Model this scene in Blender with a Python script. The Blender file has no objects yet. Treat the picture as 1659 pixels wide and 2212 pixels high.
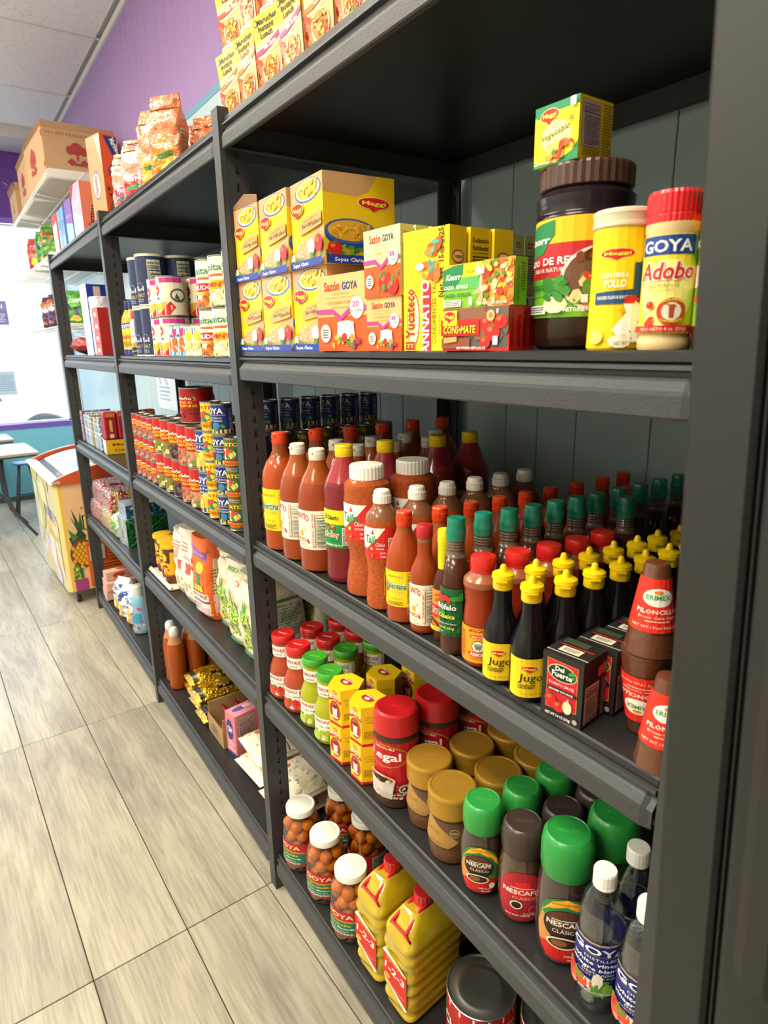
import bpy, bmesh, math, random
from math import sin, cos, pi, radians, sqrt
from mathutils import Vector, Matrix, Euler
from mathutils.geometry import tessellate_polygon
S = 1.15                      # every length below is multiplied by S to give metres
scn = bpy.context.scene
COL = bpy.data.collections.new('shop'); scn.collection.children.link(COL)
# ---------------------------------------------------------------- camera
cam_d = bpy.data.cameras.new('camera'); cam = bpy.data.objects.new('camera', cam_d); COL.objects.link(cam)
cam.location = (-0.5115*S, -1.2931*S, 1.388*S)
cam.rotation_euler = (1.31028458, 0.018174, -0.60080901)
cam_d.sensor_fit = 'VERTICAL'; cam_d.sensor_height = 36; cam_d.lens = 22.225
cam_d.clip_start = 0.02; cam_d.clip_end = 200
cam_d.dof.use_dof = True; cam_d.dof.focus_distance = 1.35; cam_d.dof.aperture_fstop = 7.0
scn.camera = cam
# ---------------------------------------------------------------- world, sun, lights, exposure
w = bpy.data.worlds.new('sky'); scn.world = w; w.use_nodes = True
nt = w.node_tree; bg = nt.nodes['Background']
bg.inputs[0].default_value = (.66, .83, 1, 1); bg.inputs[1].default_value = 7.0     # bright hazy sky, even in every direction
def light(name, typ, loc, rot, power, col, sx=1, sy=1):
    d = bpy.data.lights.new(name, typ); o = bpy.data.objects.new(name, d); COL.objects.link(o)
    o.location = [c*S for c in loc]; o.rotation_euler = rot; d.energy = power; d.color = col
    if typ == 'AREA': d.shape = 'RECTANGLE'; d.size = sx*S; d.size_y = sy*S
    return o
sun = light('sun', 'SUN', (0, 9, 6), (radians(48), 0, radians(25)), 6.0, (1, .95, .88)); sun.data.angle = radians(1)
# sampling portal over the shop window: emits nothing itself, only guides the sky light in
po = light('window_portal', 'AREA', (-1.25, 5.83, 1.6), (radians(-90), 0, 0), 1, (1, 1, 1), 3.5, 1.8); po.data.cycles.is_portal = True
TROFFERS = [(-1.15, -0.9), (-1.15, 1.2), (-1.15, 3.3), (-2.6, -0.9), (-2.6, 1.2), (-2.6, 3.3)]
for tx, ty in TROFFERS:
    light('ceiling_lamp_light', 'AREA', (tx, ty, 3.105), (0, 0, 0), 56 if ty < 2 else 28, (1, .925, .745), .5, 1.0)
vs = scn.view_settings
vs.view_transform = 'Standard'; vs.look = 'None'; vs.exposure = 0.06; vs.gamma = 1; vs.use_curve_mapping = False
scn.cycles.max_bounces = 8; scn.cycles.transparent_max_bounces = 16; scn.cycles.caustics_reflective = False; scn.cycles.caustics_refractive = False
scn.cycles.sample_clamp_indirect = 6; scn.cycles.use_denoising = True
# ---------------------------------------------------------------- materials
def lin(h):
    if not isinstance(h, str): return tuple(h)
    h = h.lstrip('#')
    if len(h) == 3: h = ''.join(c*2 for c in h)
    return tuple((c/12.92 if c <= .04045 else ((c+.055)/1.055)**2.4) for c in (int(h[i:i+2], 16)/255 for i in (0, 2, 4)))
MAT = {}
def mat(name, fn):
    m = bpy.data.materials.new(name); m.use_nodes = True
    nt = m.node_tree; b = nt.nodes['Principled BSDF']; fn(nt, b); MAT[name] = m
def N(nt, t, **k):
    n = nt.nodes.new(t)
    for a, v in k.items():
        if a.startswith('i_'): n.inputs[a[2:].replace('_', ' ')].default_value = v
        else: setattr(n, a, v)
    return n
def colattr(nt, b):
    a = N(nt, 'ShaderNodeAttribute', attribute_name='Col'); nt.links.new(a.outputs['Color'], b.inputs['Base Color']); return a
def bump(nt, b, scale, strength, dist=.001, detail=3, co='Object'):
    t = N(nt, 'ShaderNodeTexCoord'); n = N(nt, 'ShaderNodeTexNoise', i_Scale=scale, i_Detail=detail)
    u = N(nt, 'ShaderNodeBump', i_Strength=strength, i_Distance=dist)
    nt.links.new(t.outputs[co], n.inputs['Vector']); nt.links.new(n.outputs['Fac'], u.inputs['Height']); nt.links.new(u.outputs[0], b.inputs['Normal'])
    return n
def simple(rough, coat=0, metal=0, bmp=None, spec=.5):
    def f(nt, b):
        b.inputs['Specular IOR Level'].default_value = spec
        colattr(nt, b); b.inputs['Roughness'].default_value = rough; b.inputs['Metallic'].default_value = metal
        b.inputs['Coat Weight'].default_value = coat; b.inputs['Coat Roughness'].default_value = .04
        if bmp: bump(nt, b, *bmp)
    return f
mat('paper', simple(.45, .10, spec=.3)); mat('matte', simple(.8)); mat('plastic', simple(.3)); mat('gloss', simple(.3, .38, spec=.2))
mat('tin', simple(.28, 0, .95)); mat('foil', simple(.22, .3, .25, (38, .9, .012, 4))); mat('bag', simple(.32, .3, 0, (30, .6, .01, 4)))
mat('foilpack', simple(.18, .2, .7, (60, 1, .012, 3)))
def gold(nt, b): colattr(nt, b); b.inputs['Roughness'].default_value = .38; b.inputs['Metallic'].default_value = .35
mat('goldlid', gold)
def speck(nt, b):
    a = colattr(nt, b); t = N(nt, 'ShaderNodeTexCoord'); v = N(nt, 'ShaderNodeTexVoronoi', i_Scale=520)
    m = N(nt, 'ShaderNodeMix', data_type='RGBA', blend_type='MULTIPLY'); m.inputs[0].default_value = .75
    r = N(nt, 'ShaderNodeMapRange'); r.inputs[3].default_value = .45; r.inputs[4].default_value = 1.5
    nt.links.new(t.outputs['Object'], v.inputs['Vector']); nt.links.new(v.outputs['Color'], r.inputs[0])
    nt.links.new(a.outputs['Color'], m.inputs[6]); nt.links.new(r.outputs[0], m.inputs[7]); nt.links.new(m.outputs[2], b.inputs['Base Color'])
    b.inputs['Roughness'].default_value = .7; b.inputs['Specular IOR Level'].default_value = .2; b.inputs['Coat Weight'].default_value = .35; b.inputs['Coat Roughness'].default_value = .04
mat('granules', speck)
def clear(tint, spec=.12, bmp=None):
    def f(nt, b):
        nt.nodes.remove(b); o = nt.nodes['Material Output']
        tr = N(nt, 'ShaderNodeBsdfTransparent'); tr.inputs[0].default_value = (*tint, 1)
        gl = N(nt, 'ShaderNodeBsdfGlossy'); gl.inputs['Roughness'].default_value = .04
        lw = N(nt, 'ShaderNodeLayerWeight'); lw.inputs[0].default_value = .25
        mr = N(nt, 'ShaderNodeMapRange'); mr.inputs[3].default_value = spec*.5; mr.inputs[4].default_value = min(.9, spec*4)
        mx = N(nt, 'ShaderNodeMixShader')
        nt.links.new(lw.outputs['Facing'], mr.inputs[0]); nt.links.new(mr.outputs[0], mx.inputs[0])
        nt.links.new(tr.outputs[0], mx.inputs[1]); nt.links.new(gl.outputs[0], mx.inputs[2]); nt.links.new(mx.outputs[0], o.inputs[0])
        if bmp:
            t = N(nt, 'ShaderNodeTexCoord'); n = N(nt, 'ShaderNodeTexNoise', i_Scale=bmp[0]); u = N(nt, 'ShaderNodeBump', i_Strength=bmp[1], i_Distance=bmp[2])
            nt.links.new(t.outputs['Object'], n.inputs['Vector']); nt.links.new(n.outputs['Fac'], u.inputs['Height']); nt.links.new(u.outputs[0], gl.inputs['Normal'])
    return f
mat('glass', clear((.93, .95, .94), .14)); mat('film', clear((.96, .96, .97), .30, (55, 1, .02))); mat('window_glass', clear((.97, .98, .98), .05)); mat('amber', clear((.62, .25, .10), .14))
mat('lid_glass', clear((.82, .88, .95), .42))
mat('brine', clear((.92, .78, .58), .14))
def oil(nt, b):
    b.inputs['Base Color'].default_value = (*lin('#ffd82c'), 1); b.inputs['Roughness'].default_value = .04
    b.inputs['Transmission Weight'].default_value = .48; b.inputs['IOR'].default_value = 1.38; b.inputs['Coat Weight'].default_value = 1
    bump(nt, b, 14, .5, .01, 1)
mat('oil', oil)
def powder(col, rough, strength=.5):
    def f(nt, b):
        b.inputs['Base Color'].default_value = (*col, 1); b.inputs['Roughness'].default_value = rough; b.inputs['Specular IOR Level'].default_value = .42
        bump(nt, b, 420, strength, .0012, 2)
    return f
mat('powder_coat', powder((.043, .043, .046), .46)); mat('shelf_board', powder((.022, .021, .021), .36, .12)); mat('fridge_skin', powder((.016, .016, .0155), .5, .1))
mat('board_under', powder((.035, .037, .04), .5, .05))
def floor_m(nt, b):
    t = N(nt, 'ShaderNodeTexCoord'); oi = N(nt, 'ShaderNodeObjectInfo'); add = N(nt, 'ShaderNodeVectorMath', operation='ADD'); sc = N(nt, 'ShaderNodeVectorMath', operation='SCALE'); sc.inputs['Scale'].default_value = 37
    cb = N(nt, 'ShaderNodeCombineXYZ'); nt.links.new(oi.outputs['Random'], cb.inputs[0]); nt.links.new(oi.outputs['Random'], cb.inputs[1]); nt.links.new(cb.outputs[0], sc.inputs[0])
    nt.links.new(t.outputs['Object'], add.inputs[0]); nt.links.new(sc.outputs[0], add.inputs[1])
    mp = N(nt, 'ShaderNodeMapping'); mp.inputs['Scale'].default_value = (5.5, .9, 1); nt.links.new(add.outputs[0], mp.inputs[0])
    n1 = N(nt, 'ShaderNodeTexNoise', i_Scale=1.1, i_Detail=6, i_Roughness=.62, i_Distortion=1.0); nt.links.new(mp.outputs[0], n1.inputs['Vector'])
    mp2 = N(nt, 'ShaderNodeMapping'); mp2.inputs['Scale'].default_value = (95, 5, 1); nt.links.new(add.outputs[0], mp2.inputs[0])
    n2 = N(nt, 'ShaderNodeTexNoise', i_Scale=1.2, i_Detail=5, i_Distortion=.7); nt.links.new(mp2.outputs[0], n2.inputs['Vector'])
    r1 = N(nt, 'ShaderNodeValToRGB'); e = r1.color_ramp.elements
    e[0].position = .30; e[0].color = (*lin('#8b8478'), 1); e[1].position = .66; e[1].color = (*lin('#b8b09c'), 1)
    x = e.new(.47); x.color = (*lin('#a59d8c'), 1)
    r2 = N(nt, 'ShaderNodeValToRGB'); e2 = r2.color_ramp.elements; e2[0].position = .36; e2[0].color = (.48, .46, .44, 1); e2[1].position = .58; e2[1].color = (1, 1, 1, 1)
    mx = N(nt, 'ShaderNodeMix', data_type='RGBA', blend_type='MULTIPLY'); mx.inputs[0].default_value = .42
    nt.links.new(n1.outputs['Fac'], r1.inputs[0]); nt.links.new(n2.outputs['Fac'], r2.inputs[0]); nt.links.new(r1.outputs[0], mx.inputs[6]); nt.links.new(r2.outputs[0], mx.inputs[7])
    nt.links.new(mx.outputs[2], b.inputs['Base Color']); b.inputs['Roughness'].default_value = .36
    u = N(nt, 'ShaderNodeBump', i_Strength=.25, i_Distance=.001); nt.links.new(n2.outputs['Fac'], u.inputs['Height']); nt.links.new(u.outputs[0], b.inputs['Normal'])
mat('vinyl_plank', floor_m)
def tile_m(nt, b):
    b.inputs['Base Color'].default_value = (*lin('#f0eeea'), 1); b.inputs['Roughness'].default_value = .9
    t = N(nt, 'ShaderNodeTexCoord'); mp = N(nt, 'ShaderNodeMapping'); mp.inputs['Scale'].default_value = (34, 90, 1); nt.links.new(t.outputs['Object'], mp.inputs[0])
    n = N(nt, 'ShaderNodeTexNoise', i_Scale=1.3, i_Detail=2, i_Distortion=1.5); nt.links.new(mp.outputs[0], n.inputs['Vector'])
    r = N(nt, 'ShaderNodeValToRGB'); e = r.color_ramp.elements; e[0].position = .30; e[0].color = (*lin('#b5b1ae'), 1); e[1].position = .40; e[1].color = (*lin('#f0eeea'), 1)
    nt.links.new(n.outputs['Fac'], r.inputs[0]); nt.links.new(r.outputs[0], b.inputs['Base Color'])
    u = N(nt, 'ShaderNodeBump', i_Strength=.6, i_Distance=.003); nt.links.new(n.outputs['Fac'], u.inputs['Height']); nt.links.new(u.outputs[0], b.inputs['Normal'])
mat('ceiling_tile', tile_m)
def emis(nt, b):
    b.inputs['Emission Color'].default_value = (1, .93, .82, 1); b.inputs['Emission Strength'].default_value = 9
mat('lamp_diffuser', emis)
# ---------------------------------------------------------------- mesh builder
class G:
    def __init__(s): s.v = []; s.f = []; s.m = []; s.c = []; s.s = []; s.slots = []
    def slot(s, name):
        if name not in s.slots: s.slots.append(name)
        return s.slots.index(name)
    def add(s, vs, fs, m='paper', c='#888', sm=False):
        o = len(s.v); s.v += [tuple(v) for v in vs]; k = s.slot(m); c = lin(c)
        if m in ('gloss', 'granules'): c = tuple(x*.85 for x in c)
        for f in fs: s.f.append(tuple(o+i for i in f)); s.m.append(k); s.c.append(c); s.s.append(sm)
        return s
    def box(s, x0, y0, z0, x1, y1, z1, m='paper', c='#888', bev=0, cols=None):
        if bev:
            b = bev; V = []; ix = {}
            for sx in (0, 1):
                for sy in (0, 1):
                    for sz in (0, 1):
                        X, Y, Z = (x0, x1)[sx], (y0, y1)[sy], (z0, z1)[sz]; dx, dy, dz = (b, -b)[sx], (b, -b)[sy], (b, -b)[sz]
                        ix[sx, sy, sz] = len(V); V += [(X, Y+dy, Z+dz), (X+dx, Y, Z+dz), (X+dx, Y+dy, Z)]
            F = []
            q = lambda a: [ix[k]+a for k in ()]
            for a, ax in enumerate('xyz'):
                for sd in (0, 1):
                    ks = [(0, 0), (1, 0), (1, 1), (0, 1)]
                    F.append([ix[tuple((sd if i == a else (k[0] if i == [j for j in range(3) if j != a][0] else k[1])) for i in range(3))]+a for k in ks])
            for a in range(3):
                o = [j for j in range(3) if j != a]
                for k in ((0, 0), (1, 0), (1, 1), (0, 1)):
                    p = [0, 0, 0]; p[o[0]], p[o[1]] = k; p0 = tuple(p); p[a] = 1; p1 = tuple(p)
                    F.append([ix[p0]+o[0], ix[p0]+o[1], ix[p1]+o[1], ix[p1]+o[0]])
            for k, i in ix.items(): F.append([i, i+1, i+2])
            cen = Vector(((x0+x1)/2, (y0+y1)/2, (z0+z1)/2)); F2 = []
            for f in F:
                p = [Vector(V[i]) for i in f]; n = (p[1]-p[0]).cross(p[2]-p[0]); F2.append(f if n.dot(p[0]-cen) > 0 else f[::-1])
            return s.add(V, F2, m, c)
        V = [(x, y, z) for x in (x0, x1) for y in (y0, y1) for z in (z0, z1)]
        return s.add(V, [(0, 1, 3, 2), (4, 6, 7, 5), (0, 4, 5, 1), (2, 3, 7, 6), (0, 2, 6, 4), (1, 5, 7, 3)], m, c)
    def lathe(s, prof, m='gloss', c='#888', n=24, sm=True, sq=0, cx=0, cy=0, cap=True, zc=None, rib=0, ribd=0):
        """prof [(r, z)...]; sq>0 makes the section squarish; rib = number of flutes"""
        if sm and not rib:      # split rings at sharp profile corners so flat lids stay flat
            pr = [prof[0]]
            for i in range(1, len(prof)-1):
                a = Vector((prof[i][0]-prof[i-1][0], prof[i][1]-prof[i-1][1])); b = Vector((prof[i+1][0]-prof[i][0], prof[i+1][1]-prof[i][1]))
                if a.length > 1e-7 and b.length > 1e-7 and a.angle(b) > .62: pr += [prof[i], None, prof[i]]
                else: pr.append(prof[i])
            pr.append(prof[-1]); segs = [[]]
            for p in pr:
                if p is None: segs.append([])
                else: segs[-1].append(p)
            if len(segs) > 1:
                for si, sg in enumerate(segs): s.lathe(sg, m, c, n, True, sq, cx, cy, False, None, -1, 0)
                if cap: 
                    for pi_, (r, z) in ((0, prof[0]), (1, prof[-1])):
                        V = [(cx+r*cos(2*pi*i/n), cy+r*sin(2*pi*i/n), z) for i in range(n)]; s.add(V, [tuple(range(n)) if pi_ else tuple(range(n))[::-1]], m, c)
                return s
        if rib == -1: rib = 0
        elif rib: sm = False
        V = []; k = len(prof)
        for r, z in prof:
            for i in range(n):
                a = 2*pi*i/n; q = 1
                if sq: q = 1/((abs(cos(a))**(2+sq)+abs(sin(a))**(2+sq))**(1/(2+sq)))
                if rib: q *= 1+ribd*(1 if (i % 2) else -1)
                V.append((cx+r*q*cos(a), cy+r*q*sin(a), z))
        F = [(j*n+i, j*n+(i+1) % n, (j+1)*n+(i+1) % n, (j+1)*n+i) for j in range(k-1) for i in range(n)]
        s.add(V, F, m, c, sm)
        if cap:
            s.add(V[:n], [tuple(range(n))[::-1]], m, c); s.add(V[-n:], [tuple(range(n))], m, c)
        return s
    def tube(s, pts, r, m='plastic', c='#333', n=8):
        P = [Vector(p) for p in pts]; V = []
        for i, p in enumerate(P):
            t = (P[min(i+1, len(P)-1)]-P[max(i-1, 0)]).normalized(); a = t.orthogonal().normalized() if i == 0 else (a-t*a.dot(t)).normalized(); b = t.cross(a)
            rr = r[i] if isinstance(r, (list, tuple)) else r
            V += [p+a*(rr*cos(2*pi*j/n))+b*(rr*sin(2*pi*j/n)) for j in range(n)]
        F = [(i*n+j, i*n+(j+1) % n, (i+1)*n+(j+1) % n, (i+1)*n+j) for i in range(len(P)-1) for j in range(n)]
        F += [tuple(range(n))[::-1], tuple(range(len(V)-n, len(V)))]
        return s.add(V, F, m, c, True)
    def prism(s, poly, axis, a0, a1, m='powder_coat', c='#222'):
        """extrude polygon [(p,q)...] along axis 'y' (p=x,q=z) 'z' (p=x,q=y) or 'x' (p=y,q=z)"""
        g = {'y': lambda p, t: (p[0], t, p[1]), 'z': lambda p, t: (p[0], p[1], t), 'x': lambda p, t: (t, p[0], p[1])}[axis]
        n = len(poly); V = [g(p, a0) for p in poly]+[g(p, a1) for p in poly]
        return s.add(V, [(i, (i+1) % n, n+(i+1) % n, n+i) for i in range(n)]+[tuple(range(n))[::-1], tuple(range(n, 2*n))], m, c)
    def mesh(s, name):
        me = bpy.data.meshes.new(name); me.from_pydata([(x*S, y*S, z*S) for x, y, z in s.v], [], s.f)
        for k in s.slots: me.materials.append(MAT[k])
        me.polygons.foreach_set('material_index', s.m); me.polygons.foreach_set('use_smooth', s.s)
        ca = me.color_attributes.new('Col', 'FLOAT_COLOR', 'CORNER'); buf = []
        for p in me.polygons: buf += (list(s.c[p.index])+[1.0])*p.loop_total
        ca.data.foreach_set('color', buf)
        bm = bmesh.new(); bm.from_mesh(me); bmesh.ops.remove_doubles(bm, verts=bm.verts, dist=1e-6) if s.__dict__.get('weld') else None
        if s.__dict__.get('fix', True) and s.__dict__.get('recalc'): bmesh.ops.recalc_face_normals(bm, faces=bm.faces)
        bm.to_mesh(me); bm.free(); me.update()
        return me
# ---------------------------------------------------------------- flat print: text and shapes laid as thin coloured faces
_tc = {}
def text2d(t, bold=False):
    k = (t, bold)
    if k in _tc: return _tc[k]
    cu = bpy.data.curves.new('t', 'FONT'); cu.body = t; cu.resolution_u = 1 if len(t) > 9 else 2; cu.size = 1; cu.offset = .022 if bold else 0
    ob = bpy.data.objects.new('t', cu); COL.objects.link(ob); dg = bpy.context.evaluated_depsgraph_get(); dg.update()
    me = ob.evaluated_get(dg).to_mesh(); V = [(v.co.x, v.co.y) for v in me.vertices]; F = [tuple(p.vertices) for p in me.polygons]
    ob.evaluated_get(dg).to_mesh_clear(); bpy.data.objects.remove(ob); bpy.data.curves.remove(cu)
    xs = [v[0] for v in V] or [0, 1]; x0, x1 = min(xs), max(xs)
    _tc[k] = ([((v[0]-x0), v[1]) for v in V], F, x1-x0); return _tc[k]
def shapes(ops, W, H):
    """ops -> list of (verts2d in metres-ish, faces, colour)"""
    out = []
    for op in ops:
        k = op[0]
        if k == 'r': _, x0, y0, x1, y1, c = op; out.append(([(x0*W, y0*H), (x1*W, y0*H), (x1*W, y1*H), (x0*W, y1*H)], [(0, 1, 2, 3)], c))
        elif k in 'ec':
            cx, cy, rx = op[1:4]; ry = op[4] if k == 'e' else rx*W/H; c = op[5] if k == 'e' else op[4]; n = 20 if rx > .08 else 10
            out.append(([(cx*W+rx*W*cos(2*pi*i/n), cy*H+ry*H*sin(2*pi*i/n)) for i in range(n)], [tuple(range(n))], c))
        elif k == 'p':
            V = [(x*W, y*H) for x, y in op[1]]; T = tessellate_polygon([[Vector((x, y, 0)) for x, y in V]]); F = []
            for t in T:
                a, b, c_ = [V[i] for i in t]; F.append(t if (b[0]-a[0])*(c_[1]-a[1])-(b[1]-a[1])*(c_[0]-a[0]) > 0 else (t[0], t[2], t[1]))
            out.append((V, F, op[2]))
        elif k == 't':
            _, t, x, y, h, c = op[:6]; o = op[6] if len(op) > 6 else {}
            V, F, w0 = text2d(t, o.get('b', False)); s = h*H/.73; sx = s
            if 'w' in o: sx = o['w']*W/w0
            al = o.get('a', 'c'); off = {'l': 0, 'c': -w0*sx/2, 'r': -w0*sx}[al]; sh = o.get('i', 0); r = radians(o.get('rot', 0)); arc = o.get('arc', 0)
            P = []
            for a, b in V:
                px = a*sx+off; py = b*s
                if arc: py += arc*H*(1-(2*px/(w0*sx))**2)
                px += sh*b*s
                P.append((x*W+px*cos(r)-py*sin(r), y*H+px*sin(r)+py*cos(r)))
            if o.get('o'):   # darker copy behind as an outline or shadow
                d = o.get('od', .035)*h*H*2
                for dx, dy in ((d, -d), (-d, d), (d, d), (-d, -d)): out.append(([(p[0]+dx, p[1]+dy) for p in P], F, o['o']))
            out.append((P, F, c))
        elif k == 'l':
            _, x0, y0, x1, y1, n, c = op; rn = random.Random(n*7+int(x0*50)); V = []; F = []; dh = (y1-y0)/n
            for i in range(n):
                y = y1-(i+.75)*dh; x = x0; e = x1-(rn.random()*.3*(x1-x0) if i % 3 == 2 else 0)
                while x < e-1e-4:
                    ww = min((x1-x0)*(.08+.14*rn.random()), e-x); j = len(V); V += [(x*W, y*H), ((x+ww)*W, y*H), ((x+ww)*W, (y+dh*.5)*H), (x*W, (y+dh*.5)*H)]; F.append((j, j+1, j+2, j+3)); x += ww+(x1-x0)*.03
            out.append((V, F, c))
        elif k == 'b':
            _, x0, y0, x1, y1, n, cs, sz, sd = op; rn = random.Random(sd)
            for i in range(n):
                cx = x0+(x1-x0)*rn.random(); cy = y0+(y1-y0)*rn.random(); a = rn.random()*pi; r1 = sz*W*(.6+.7*rn.random()); r2 = r1*(.45+.4*rn.random()); m = 7
                out.append(([(cx*W+r1*cos(2*pi*j/m)*cos(a)-r2*sin(2*pi*j/m)*sin(a), cy*H+r1*cos(2*pi*j/m)*sin(a)+r2*sin(2*pi*j/m)*cos(a)) for j in range(m)], [tuple(range(m))], cs[i % len(cs)]))
        elif k == 'X': out += shapes(nutri(*op[1:]), W, H)
    return out
def nutri(x0, y0, x1, y1, bgc='#e8e4dc', ink='#2a2624', cal=''):
    w_ = x1-x0; h = y1-y0; L = [('r', x0, y0, x1, y1, ink), ('r', x0+.02*w_, y0+.01*h, x1-.02*w_, y1-.01*h, bgc), ('t', 'Nutrition Facts', x0+.5*w_, y1-.11*h, .06*h, ink, {'w': .86*w_, 'b': 1}),
         ('l', x0+.07*w_, y0+.76*h, x1-.07*w_, y0+.86*h, 3, ink), ('r', x0+.06*w_, y0+.72*h, x1-.06*w_, y0+.745*h, ink), ('t', 'Calories '+cal, x0+.5*w_, y0+.63*h, .06*h, ink, {'w': .85*w_, 'b': 1}),
         ('r', x0+.06*w_, y0+.59*h, x1-.06*w_, y0+.605*h, ink), ('l', x0+.07*w_, y0+.22*h, x1-.07*w_, y0+.57*h, 9, ink), ('r', x0+.06*w_, y0+.18*h, x1-.06*w_, y0+.195*h, ink), ('l', x0+.07*w_, y0+.03*h, x1-.07*w_, y0+.16*h, 3, ink)]
    return L
def printed(g, ops, W, H, mapf, m='paper', cuts=0, cutv=0, lay=.00016, base=1):
    """lay the print on a surface: mapf(u, v, off) -> xyz, u in -W/2..W/2, v in 0..H"""
    sh = shapes(ops, W, H)
    for li, (V, F, c) in enumerate(sh):
        off = (base+li)*lay if li < 14 else (base+14)*lay+(li-14)*lay*.25
        V = [(min(max(x, 0), W)-W/2, min(max(y, 0), H)) for x, y in V]
        if (cuts or cutv) and len(F):
            bm = bmesh.new(); bv = [bm.verts.new((x, y, 0)) for x, y in V]
            for f in F:
                try: bm.faces.new([bv[i] for i in f])
                except ValueError: pass
            xs = [v[0] for v in V]; ys = [v[1] for v in V]
            for n, lo, hi, tot, st, no in ((cuts, min(xs), max(xs), W, -W/2, (1, 0, 0)), (cutv, min(ys), max(ys), H, 0, (0, 1, 0))):
                for i in range(1, n):
                    t = st+tot*i/n
                    if lo+1e-5 < t < hi-1e-5: bmesh.ops.bisect_plane(bm, geom=bm.verts[:]+bm.edges[:]+bm.faces[:], plane_co=(t, 0, 0) if no[0] else (0, t, 0), plane_no=no)
            bm.verts.index_update(); V2 = [(v.co.x, v.co.y) for v in bm.verts]; F2 = [[v.index for v in f.verts] for f in bm.faces]; 
            F2 = [f if sum((V2[f[i]][0]*V2[f[(i+1) % len(f)]][1]-V2[f[(i+1) % len(f)]][0]*V2[f[i]][1]) for i in range(len(f))) > 0 else f[::-1] for f in F2]; bm.free()
        else: V2, F2 = V, F
        g.add([mapf(x, y, off) for x, y in V2], F2, m, c)
    return g
def cylmap(rf, z0, ax=1, flat=0):
    """wrap round a vertical axis; rf = radius or function of height"""
    R = rf if callable(rf) else (lambda v: rf)
    def f(u, v, off):
        r = R(v+z0)+off; r0 = R(z0+.0) if not callable(rf) else R(v+z0); a = u/max(r0, 1e-4); return (-r*cos(a), -r*sin(a), v+z0)
    return f
def flatmap(x, z0=0, y0=0): return lambda u, v, off: (x-off, y0-u, z0+v)                # faces -X (the aisle)
def sidemap(y, z0=0, x0=0): return lambda u, v, off: (x0+u, y-off, z0+v)                # faces -Y (the camera)
def topmap(z, x0=0, y0=0): return lambda u, v, off: (x0+v, y0-u, z+off)
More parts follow.
